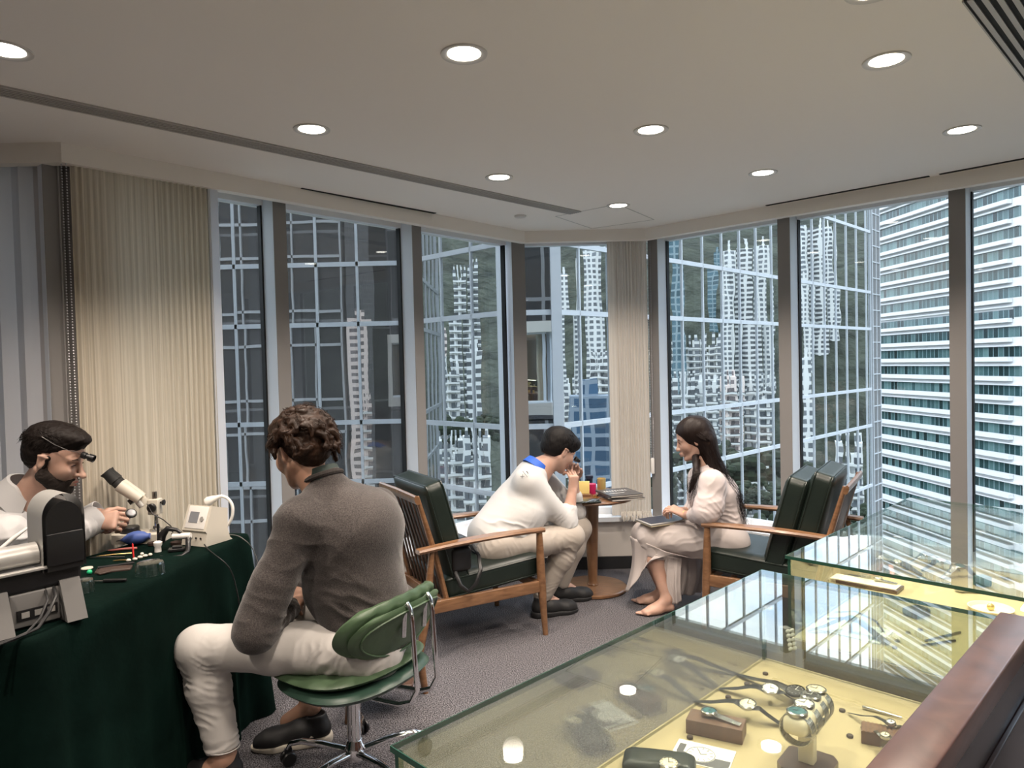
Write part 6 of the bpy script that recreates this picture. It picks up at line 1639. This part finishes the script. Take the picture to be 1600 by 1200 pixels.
# local: x along (to far right), y away from camera (left), z up
MB().box(-.30, .01, .012, .17, .095, .165, bev=.012).build('body', 'black_plastic', mc)
for x0 in (-.045, -.215):
    b_ = MB(); b_.add([(x0, -.03, 0), (x0+.05, -.03, 0), (x0+.05, .03, 0), (x0, .03, 0), (x0-.005, .004, .11), (x0+.045, .004, .11), (x0+.045, .05, .11), (x0-.005, .05, .11)], [(0, 3, 2, 1), (4, 5, 6, 7), (0, 1, 5, 4), (1, 2, 6, 5), (2, 3, 7, 6), (3, 0, 4, 7)]); b_.build('foot', 'grey_plastic', mc, smooth=False)
MB().box(-.165, -.045, .012, .06, .005, .095, bev=.004).build('rear_panel', 'grey_plastic', mc)
MB().box(-.150, -.055, .008, .012, .025, .052).build('port_recess', 'black_plastic', mc, smooth=False)
for k in range(3): MB().box(-.14+.03*k, -.122+.03*k, .006, .009, .031, .046).build('port', 'silver_plastic', mc, smooth=False)
MB().tube([(-.36, .05, .185), (-.09, .05, .185)], .034, 24).build('roller_bar', 'silver_plastic', mc)
MB().box(-.34, -.02, -.002, .03, .150, .158, bev=.002).build('edge_strip', 'silver_plastic', mc)
hd_ = MB(); prf = []; w2 = .052
for i in range(21): a = PI*i/20; prf.append((w2*math.cos(a), .285+.062*math.sin(a)))
prf = [(w2, .14)]+prf+[(-w2, .14)]; n = len(prf)
hd_.add([(x-.035, .0, z) for x, z in prf]+[(x-.035, .115, z) for x, z in prf], [(i, n+i, n+i+1, i+1) for i in range(n-1)]).build('hood', 'silver_plastic', mc)
ins = MB(); pin = [(x*.84, .14+(z-.14)*.90) for x, z in prf]
ins.add([(x-.035, -.003, z) for x, z in pin]+[(x-.035, .118, z) for x, z in pin], [tuple(range(n)), tuple(range(2*n-1, n-1, -1))]+[(i, n+i, n+(i+1) % n, (i+1) % n) for i in range(n)]).build('hood_end', 'black_plastic', mc, angle=30)
MB(Tr(-.035, -.004, .215)).box(-.046, .046, -.004, .0, -.06, .028, bev=.003).build('hood_panel', 'black_plastic', mc)
MB().tube([(-.06, .02, .095), (-.065, -.01, .075), (-.09, -.03, .04), (-.12, -.045, .012), (-.18, -.06, .004), (-.26, -.07, .004)], .005, 8).build('cable', 'black_plastic', mc)
MB().tube([(-.08, .02, .095), (-.085, -.012, .070), (-.11, -.035, .035), (-.15, -.055, .008), (-.25, -.085, .004)], .0035, 8).build('cable', 'black_plastic', mc)
q0 = P(-10, 868, 2.14); q1 = P(52, 818, 2.20)
o = MB(Matrix.Translation(-q0)).tube([q0, q0.lerp(q1, .5)+V((0, 0, .004)), q1, q1+V((.02, .03, -.10)), V((q1.x+.02, q1.y+.03, TZ))], .007, 12).build('lamp_arm', 'white_plastic'); o.location = q0; tag(o, 'thin white lamp arm rising behind the grey machine', 'lamp arm')

# ---- on the round table
def R2(px, py): return Zp(px, py, TT)
p = R2(908, 775); o = thing('gold_sign', p, 'small gold plate propped on a wooden foot on the round table', 'sign', -.2)
MB().box(-.06, .06, -.018, .018, 0, .014, bev=.002).build('foot', 'teak_table', o)
MB(Tr(0, 0, .014) @ Rx(-.18)).box(-.052, .052, -.003, .003, 0, .078, bev=.002).build('plate', 'gold_plate', o)
p = R2(925, 771); o = one(MB().lathe([(.001, 0), (.026, 0), (.027, .004), (.027, .060), (.025, .062), (.001, .055)], 32), 'candle_glass', 'magenta', p, 'magenta candle glass between the gold sign and the gold tumbler', 'candle')
p = R2(921, 765); one(MB().lathe([(.001, 0), (.022, 0), (.022, .072), (.026, .074), (.026, .090), (.022, .094), (.001, .094)], 32), 'lidded_jar', 'navy', p, 'dark navy lidded jar standing behind the magenta candle glass', 'jar')
p = R2(940, 769); one(MB().lathe([(.001, 0), (.025, 0), (.0275, .003), (.0275, .088), (.024, .090), (.023, .082), (.001, .082)], 32), 'gold_tumbler', 'gold', p, 'gold tumbler beside the magenta candle glass', 'tumbler')
p = R2(968, 777)
for k, (dx, dy, rz_, z0, th, mt, lab) in enumerate([(.0, .0, .25, 0, .012, 'mag_cover', 'lowest magazine of the dark stack on the round table'), (-.005, .01, .12, .0122, .010, 'mag_cover', 'middle magazine of the dark stack on the round table'), (-.012, .0, .30, .0224, .011, 'mag_cover', 'top magazine of the dark stack, with white lettering on its cover')]):
    o = thing('magazine', V((p.x+dx, p.y+dy, TT+z0)), lab, 'magazine', rz_, 'dark magazines on the round table')
    MB().box(-.095, .118, -.115, .115, 0, .0012).box(-.095, .118, -.115, .115, th-.0012, th).box(-.0955, -.094, -.115, .115, 0, th).build('cover', mt, o, smooth=False)
    MB().box(-.093, .115, -.112, .112, .0012, th-.0012).build('pages', 'book_page', o, smooth=False)
    if k == 2:
        t_ = MB(); rl = random.Random(3); x = -.07
        for q in range(9): wq = rl.uniform(.010, .018); t_.box(x, x+wq*.35, .02, .055, th, th+.0004); t_.box(x, x+wq*.8, .05, .055, th, th+.0004); x += wq+.004
        t_.box(-.07, .03, -.035, -.031, th, th+.0004)
        t_.build('cover_lettering', 'paper', o, smooth=False)
p = R2(915, 784); o = thing('leather_tray', V((p.x, p.y, TT+.0005)), 'dark green leather pad with small tools at the front of the round table', 'pad', .1)
vs, fs = rbox(.085, .055, .004, .004, 0, 6); link_mesh('pad', [V(v)+V((0, 0, .004)) for v in vs], fs, 'leather_green', o)
for a, b, lab in [((928, 784), (948, 776), 'steel tweezers crossing the green pad on the round table'), ((915, 785), (936, 781), 'shiny spring bar tool lying on the green pad')]:
    A_ = Zp(*a, TT+.010); B_ = Zp(*b, TT+.010); d = B_-A_; one(MB().tube([(0, 0, 0), tuple(d*.5+V((0, 0, .006))), tuple(d)], [.003, .004, .002], 8), 'tweezers', 'steel', A_, lab, 'tweezers', 0, None)
p = Zp(930, 777, TT+.0005); one(MB().lathe([(.001, 0), (.017, 0), (.018, .004), (.018, .016), (.001, .016)], 24), 'brass_puck', 'brass', p, 'small brass puck at the back of the green pad', 'puck')
# tablet on her lap
tc_ = P(1034, 812, 4.06); o = thing('tablet', tc_, 'flat silver edged tablet lying on the woman\'s knees', 'tablet', .35)
tc_z = .0
MB(Ry(-.03)).box(-.125, .125, -.085, .085, -.006, .004, bev=.003).build('case', 'silver_plastic', o)
MB(Ry(-.03)).box(-.115, .115, -.076, .076, .004, .0046).build('screen', 'navy', o, smooth=False)
MB(Ry(-.03)).box(-.122, .122, -.083, .083, -.012, -.0065, bev=.002).build('folio_cover', 'cream_leather', o)
# camera bag on the armchair
bp_ = P(712, 872, 3.56); bp_.z = .402
bg = thing('shoulder_bag', bp_, 'black leather camera bag with strap on the left armchair beside the man in white', 'bag', .51)
vs, fs = rbox(.055, .085, .060, .022, .006, 8); link_mesh('bag_body', [V(v)+V((0, 0, .060)) for v in vs], fs, 'black_plastic', bg)
vs, fs = rbox(.052, .080, .022, .018, .006, 8); link_mesh('top_pouch', [V(v)+V((0.0, 0, .139)) for v in vs], fs, 'black_plastic', bg)
MB().tube([(.05, -.07, .125), (.056, -.07, .127), (.056, .07, .127), (.05, .07, .125)], .003, 6).build('zip', 'steel_dark', bg)
fwd = V((.87, .49)); 
def bl(px, py, D): q = P(px, py, D)-bp_; c, s = math.cos(-.51), math.sin(-.51); return V((q.x*c-q.y*s, q.x*s+q.y*c, q.z))
sp = [bl(738, 850, 3.60), bl(748, 868, 3.52), bl(751, 890, 3.46), bl(744, 912, 3.44), bl(732, 924, 3.44), bl(720, 915, 3.44), bl(712, 896, 3.47), bl(709, 878, 3.52), bl(706, 862, 3.58)]
MB().tube(sp, .010, 8, flat=.6).build('strap', 'black_plastic', bg)

# ---- inside the near display case
def Q(px, py, z=DZ): return Zp(px, py, z)
def dial_face(parent, M, r, mt, bez='steel', hands=True):
    MB(M).lathe([(r*.8, -.004), (r*1.04, -.003), (r*1.04, .002), (r*.9, .0035), (r*.86, .0025)], 36, cap=False).build('watch_case', bez, parent)
    d = MB(M).lathe([(.0008, .0022), (r*.88, .0020)], 32, cap=False).build('dial', mt, parent)
    if hands:
        h_ = MB(M).box(-.0005, .0005, 0, r*.6, .0028, .0032).box(-.0005, r*.45, -.0004, .0004, .0028, .0032)
        for i in range(12): a = PI*i/6; h_.box(-.0004, .0004, r*.68, r*.8, .0026, .0029, Rz(a))
        h_.build('hands_and_markers', 'strap_black' if mt != 'strap_black' else 'paper', d, smooth=False)
    MB(M).tube([(r, 0, 0), (r*1.15, 0, 0)], .0018, 8).build('crown', bez, parent)
def strap_watch(a, c, b, lab, dial, r=.017, hz=.030, strap='strap_black', bez='steel', wd=.0115, grp='strap watches on the cream deck'):
    """a: tip of the long strap, c: head, b: buckle end (pixels on the deck)"""
    pa, pb = Q(*a), Q(*b); pc = Zp(c[0], c[1], DZ+hz)
    e = thing('wrist_watch', V((pc.x, pc.y, DZ)), lab, 'watch', 0, grp)
    L = lambda p, z: V((p.x-pc.x, p.y-pc.y, z))
    A_, B_ = L(pa, .003), L(pb, .003); C_ = V((0, 0, hz-.003)); u = (B_-A_).normalized(); u = V((u.x, u.y, 0)).normalized()
    MB().tube([A_, A_.lerp(C_, .35)+V((0, 0, .002)), A_.lerp(C_, .65)+V((0, 0, .008)), C_-u*r*1.3+V((0, 0, .004)), C_-u*r*.8], [wd*.5, wd*.85, wd, wd, wd], 8, flat=.16, up=(0, 0, 1)).build('strap', strap, e)
    MB().tube([C_+u*r*.8, C_+u*r*1.4+V((0, 0, .002)), C_.lerp(B_, .6)+V((0, 0, .004)), B_], [wd, wd, wd*.9, wd*.8], 8, flat=.16, up=(0, 0, 1)).build('strap', strap, e)
    dial_face(e, frame(C_+V((0, 0, .004)), u, (0, -.25, 1)), r, dial, bez)
    MB().box(-.004, .004, -.012, .012, 0, hz-.006, Rz(math.atan2(u.y, u.x))).build('clear_stand', 'acrylic', e, smooth=False)
    return e
strap_watch((1085, 1098), (1168, 1101), (1222, 1135), 'steel watch with black strap on a clear stand, just behind the wooden block', 'dial_cream', .0165)
strap_watch((1124, 1078), (1204, 1077), (1248, 1100), 'watch with pale dial and black strap, the middle one behind the wooden block', 'dial_white', .017)
strap_watch((1150, 1055), (1243, 1080), (1275, 1098), 'all black watch with black dial beside the bracelet stand', 'strap_black', .019, .022, bez='black_plastic')
strap_watch((1325, 1116), (1392, 1130), (1412, 1142), 'slim lady\'s watch with black strap lying over the right wooden block', 'dial_white', .008, .032, wd=.005)
strap_watch((1344, 1143), (1383, 1150), (1398, 1160), 'small lady\'s bracelet watch on the front of the right wooden block', 'dial_cream', .0085, .032, wd=.004, strap='steel')
# wooden block and bracelet watch on it
p = Q(1119, 1146); o = thing('display_block', p, 'brown wooden display block on the cream deck carrying a bracelet watch', 'block', -.47)
MB().box(-.052, .052, -.024, .024, .0003, .028, bev=.0015).build('block', 'walnut', o, smooth=False)
def bracelet_flat(p, rz_, lab, L=.075, dial='dial_teal', r=.0145, z=0, grp='bracelet watches'):
    e = thing('bracelet_watch', p, lab, 'watch', rz_, grp); m_ = MB(); n = 13
    for i in range(n):
        x = r*.8+i*L/n; w_ = .008-.002*i/n; zz = .006-.004*(i/n)**.5
        for y0, y1 in ((-w_, -w_*.35), (-w_*.3, w_*.3), (w_*.35, w_)): m_.box(x, x+L/n*.86, y0, y1, zz-.0015, zz+.0015, bev=.0005)
    m_.build('bracelet', 'steel', e)
    dial_face(e, Tr(0, 0, .008), r, dial); return e
bracelet_flat(Zp(1108, 1118, DZ+.028), math.radians(-42), 'steel bracelet watch with dark dial lying on the brown wooden block', .052)
p = Q(1378, 1160); o = thing('display_block', p, 'ribbed pale wooden display block against the wooden rail', 'block', -.47)
MB().box(-.034, .034, -.020, .020, .0003, .024, bev=.001).build('block', 'walnut', o, smooth=False); rbm = MB()
for k in range(9): rbm.box(-.031+.007*k, -.0275+.007*k, -.020, .020, .024, .0252)
rbm.build('ribbed_top', 'teak', o, smooth=False)
# T-shaped bracelet stand
p = Q(1262, 1200); ts_ = thing('bracelet_stand', V((p.x, p.y, DZ)), 'cream leather T-bar stand on a dark wooden foot, hung with steel bracelet watches', 'stand', math.radians(50))
MB().prism([(-.045, -.03), (-.03, -.042), (.03, -.042), (.045, -.03), (.045, .03), (.03, .042), (-.03, .042), (-.045, .03)], .0003, .012).build('foot', 'dark_wood', ts_, smooth=False)
MB().box(-.010, .010, -.013, .013, .012, .088, bev=.002).build('column', 'cream_leather', ts_)
vs, fs = rbox(.070, .022, .017, .014, .002, 8); link_mesh('cross_bar', [V(v)+V((0, 0, .098)) for v in vs], fs, 'cream_leather', ts_)
for k, x in enumerate((-.050, -.014, .022, .052)):
    Mx = Matrix.Translation(ts_.location) @ Rz(math.radians(50)) @ Tr(x, 0, .096); e = empty('bracelet_watch', Mx.to_translation(), math.radians(50), ['steel bracelet watch nearest the camera on the cream T-bar stand', 'second steel bracelet watch from the near end of the T-bar stand', 'third steel bracelet watch from the near end of the T-bar stand', 'farthest steel bracelet watch on the cream T-bar stand'][k], 'watch', 'bracelet watches on the T-bar stand')
    m_ = MB()
    for i in range(26):
        a = PI*.5+.42+(2*PI-.84)*i/25; cy, cz = .0265*math.cos(a), .026*math.sin(a)-.006
        T_ = Tr(0, cy, cz) @ Rx(a)
        for x0, x1 in ((-.009, -.0035), (-.003, .003), (.0035, .009)): m_.box(x0, x1, -.0014, .0014, -.003, .003, T_ @ Rx(PI/2) @ Rx(PI/2), bev=.0006)
    m_.build('bracelet', 'steel', e)
    dial_face(e, Tr(0, 0, .022), .0165, ['dial_teal', 'dial_white', 'strap_black', 'dial_cream'][k])
# booklet page with watch picture and green pouch with a watch
p = Q(1098, 1180); o = thing('watch_leaflet', V((p.x, p.y, DZ+.0003)), 'white leaflet printed with a large watch picture, at the bottom of the near case', 'leaflet', math.radians(-28))
MB().box(-.052, .052, -.036, .036, 0, .0008).build('sheet', 'paper', o, smooth=False)
pm_ = MB(); pm_.box(-.045, .05, -.034, -.004, .0008, .0011); pm_.build('printed_band', 'ink_grey', o, smooth=False)
MB(Tr(-.003, -.002, .0011)).lathe([(.001, .0004), (.026, .0004), (.026, 0)], 40).build('printed_watch', 'dial_white', o, smooth=False)
pd = MB(Tr(-.003, -.002, .0016))
for i in range(12): pd.box(-.0005, .0005, .016, .022, 0, .0003, Rz(PI*i/6))
pd.box(-.0006, .0006, 0, .015, 0, .0003, Rz(.5)); pd.box(-.0006, .0006, 0, .011, 0, .0003, Rz(-1.2))
for i in range(48): pd.box(-.0018, .0018, .0242, .0252, 0, .0003, Rz(2*PI*i/48))
pd.build('printed_hands', 'ink_grey', o, smooth=False)
MB().box(-.046, -.034, -.006, .022, .0011, .0013).build('printed_caption', 'ink_grey', o, smooth=False)
p = Q(1030, 1205); o = thing('watch_pouch', p, 'dark green leather pouch with a cream dialled watch, at the bottom edge', 'pouch', math.radians(-15))
vs, fs = rbox(.062, .030, .012, .011, .004, 8); link_mesh('pouch', [V(v)+V((0, 0, .013)) for v in vs], fs, 'leather_green', o)
o2_ = thing('wrist_watch', Zp(1045, 1193, DZ+.030), 'round watch with cream dial resting on the dark green pouch', 'watch', -.2, None); dial_face(o2_, Tr(0, 0, 0), .017, 'dial_cream')
# brown felt studs
names_ = ['behind the black strap tip', 'between the two upper strap watches', 'at the near left corner of the wooden block', 'right of the T-bar stand foot', 'left of the ribbed block', 'behind the black strap watches', 'at the far end of the T-bar', 'right of the white tray', 'next to the last one right of the white tray', 'behind the glass tray corner', 'right edge behind the glass tray', 'under the reading leaflet edge']
for k, (px, py) in enumerate([(1167, 1070), (1138, 1091), (1078, 1154), (1230, 1189), (1328, 1152), (1196, 1054), (1316, 1112), (1402, 1003), (1398, 1013), (1419, 990), (1438, 985), (1350, 1139)]):
    one(MB().lathe([(.001, 0), (.0052, 0), (.006, .001), (.006, .004), (.005, .0052), (.001, .0055)], 16), 'price_stud', 'brown_leather', Q(px, py), 'small brown round stud '+names_[k], 'stud', 0, 'brown studs on the cream deck')
# clear trays with arched bracelets deeper in the case
p = Q(1330, 985); o = thing('clear_tray', V((p.x, p.y, DZ)), 'low clear tray with arched hoops in the far half of the near case', 'tray', math.radians(-44))
MB().box(-.085, .085, -.055, .055, .0003, .004).build('tray_base', 'paper', o, smooth=False)
for y in (-.03, .03): MB().tube([(-.07, y, .004), (-.05, y, .028), (0, y, .042), (.05, y, .028), (.07, y, .004)], .006, 8, flat=.2).build('arched_hoop', 'acrylic', o)
strap_watch((1262, 988), (1330, 968), (1390, 1008), 'dark strap watch arched over the clear tray', 'dial_teal', .014, .036)
one(MB().box(-.03, .03, -.022, .022, 0, .022, bev=.006), 'black_pouch', 'strap_black', Q(1432, 962), 'rounded black leather pouch in the far corner of the near case', 'pouch', .4)
for k, (a, b) in enumerate([((1445, 1003), (1500, 990)), ((1440, 1010), (1492, 1003))]):
    A_ = Q(*a); d = Q(*b)-A_; one(MB().tube([(0, 0, .003), tuple(d+V((0, 0, .003)))], [.0025, .004], 8), 'thin_chain_watch', 'steel', A_, ['upper thin steel bracelet lying near the wooden rail', 'lower thin steel bracelet lying near the wooden rail'][k], 'bracelet', 0, 'thin bracelets')
A_ = Q(1348, 1108); d = Q(1410, 1125)-A_; one(MB().tube([(0, 0, .004), tuple(d+V((0, 0, .004)))], [.004, .0015], 10), 'steel_pen', 'steel', A_, 'slim steel tweezers lying behind the ribbed block', 'tweezers')
p = Q(1228, 1018); o = thing('pearl_bracelet', V((p.x, p.y, DZ)), 'pale mother-of-pearl bracelet on a grey pillar beside the left glass', 'bracelet', .4)
MB().box(-.010, .010, -.010, .010, .0003, .060, bev=.002).build('pillar', 'grey_plastic', o); m_ = MB()
for i in range(5):
    for s in (-1, 1): m_.sphere((s*.0065, -.014-.002*i, .055-.010*i), .0068, 5, sc=(1, .5, .8))
m_.build('pearl_links', 'dial_white', o)

# ---- inside the far case
def far_strap(a, c, b, lab, dial, **k): return strap_watch(a, c, b, lab, dial, grp='watches in the far case', **k)
p = Q(1352, 915); o = thing('watch_tray', V((p.x, p.y, DZ)), 'dark wooden tray holding watches near the front glass of the far case', 'tray', math.radians(-44))
MB().box(-.10, .10, -.035, .035, .0003, .012, bev=.002).mi(1).box(-.094, .094, -.030, .030, .012, .0135).build('tray', ['dark_wood', 'cream_leather'], o, smooth=False)
bracelet_flat(Zp(1372, 908, DZ+.0135), math.radians(-44), 'gold tone bracelet watch lying in the dark wooden tray', .045, 'dial_cream', .012)
p = Q(1396, 905); o = one(MB(Rx(-.9)).box(-.006, .006, -.001, .001, 0, .055), 'paper_tag', 'pink_tag', V((p.x, p.y, DZ)), 'long pink paper tag leaning on the dark wooden tray', 'tag', -.3, smooth=False)
rd = random.Random(14)
fw = [((1345, 892), (1378, 872), (1420, 890)), ((1365, 900), (1402, 878), (1440, 900)), ((1420, 880), (1448, 866), (1480, 880)), ((1440, 893), (1470, 876), (1500, 893)), ((1470, 905), (1500, 885), (1530, 905)), ((1330, 870), (1350, 858), (1385, 866))]
lb = ['nearest left', 'second', 'far middle', 'middle', 'rightmost', 'farthest left']
for k, (a, c, b) in enumerate(fw): far_strap(a, c, b, lb[k]+' strap watch arched on a clear stand in the far case', ['dial_white', 'dial_cream', 'strap_black', 'dial_white', 'dial_teal', 'dial_cream'][k], r=.015, hz=.032, strap=['strap_black', 'brown_leather', 'steel', 'strap_black', 'steel', 'brown_leather'][k])
one(MB().box(-.020, .020, -.016, .016, .0003, .030, bev=.003), 'teal_box', 'teal_box', Q(1535, 915), 'small teal ring box in the far case', 'box', .3)
p = Q(1548, 955); o = thing('cream_dish', V((p.x, p.y, DZ)), 'cream oval dish with an amber stone in the far case', 'dish')
MB().lathe([(.001, .002), (.045, .004), (.052, .012), (.055, .012), (.048, 0), (.001, 0)], 36).build('dish', 'cream_leather', o); MB().sphere((.0, 0, .012), .010, 8, sc=(1, .8, 1)).build('amber_stone', 'gold', o)
p = Q(1572, 905); o = one(MB().box(-.012, .012, -.001, .001, 0, .07).box(-.012, .012, -.02, .02, 0, .002), 'clear_card_holder', 'acrylic', V((p.x, p.y, DZ+.0003)), 'upright clear acrylic card holder in the far case', 'holder', -.3, smooth=False)
bracelet_flat(Q(1500, 925), math.radians(-20), 'steel bracelet watch lying flat at the right of the far case', .07, 'dial_white', .014)
bracelet_flat(Q(1440, 908), math.radians(-35), 'steel bracelet watch lying flat in the middle of the far case', .07, 'dial_teal', .014)
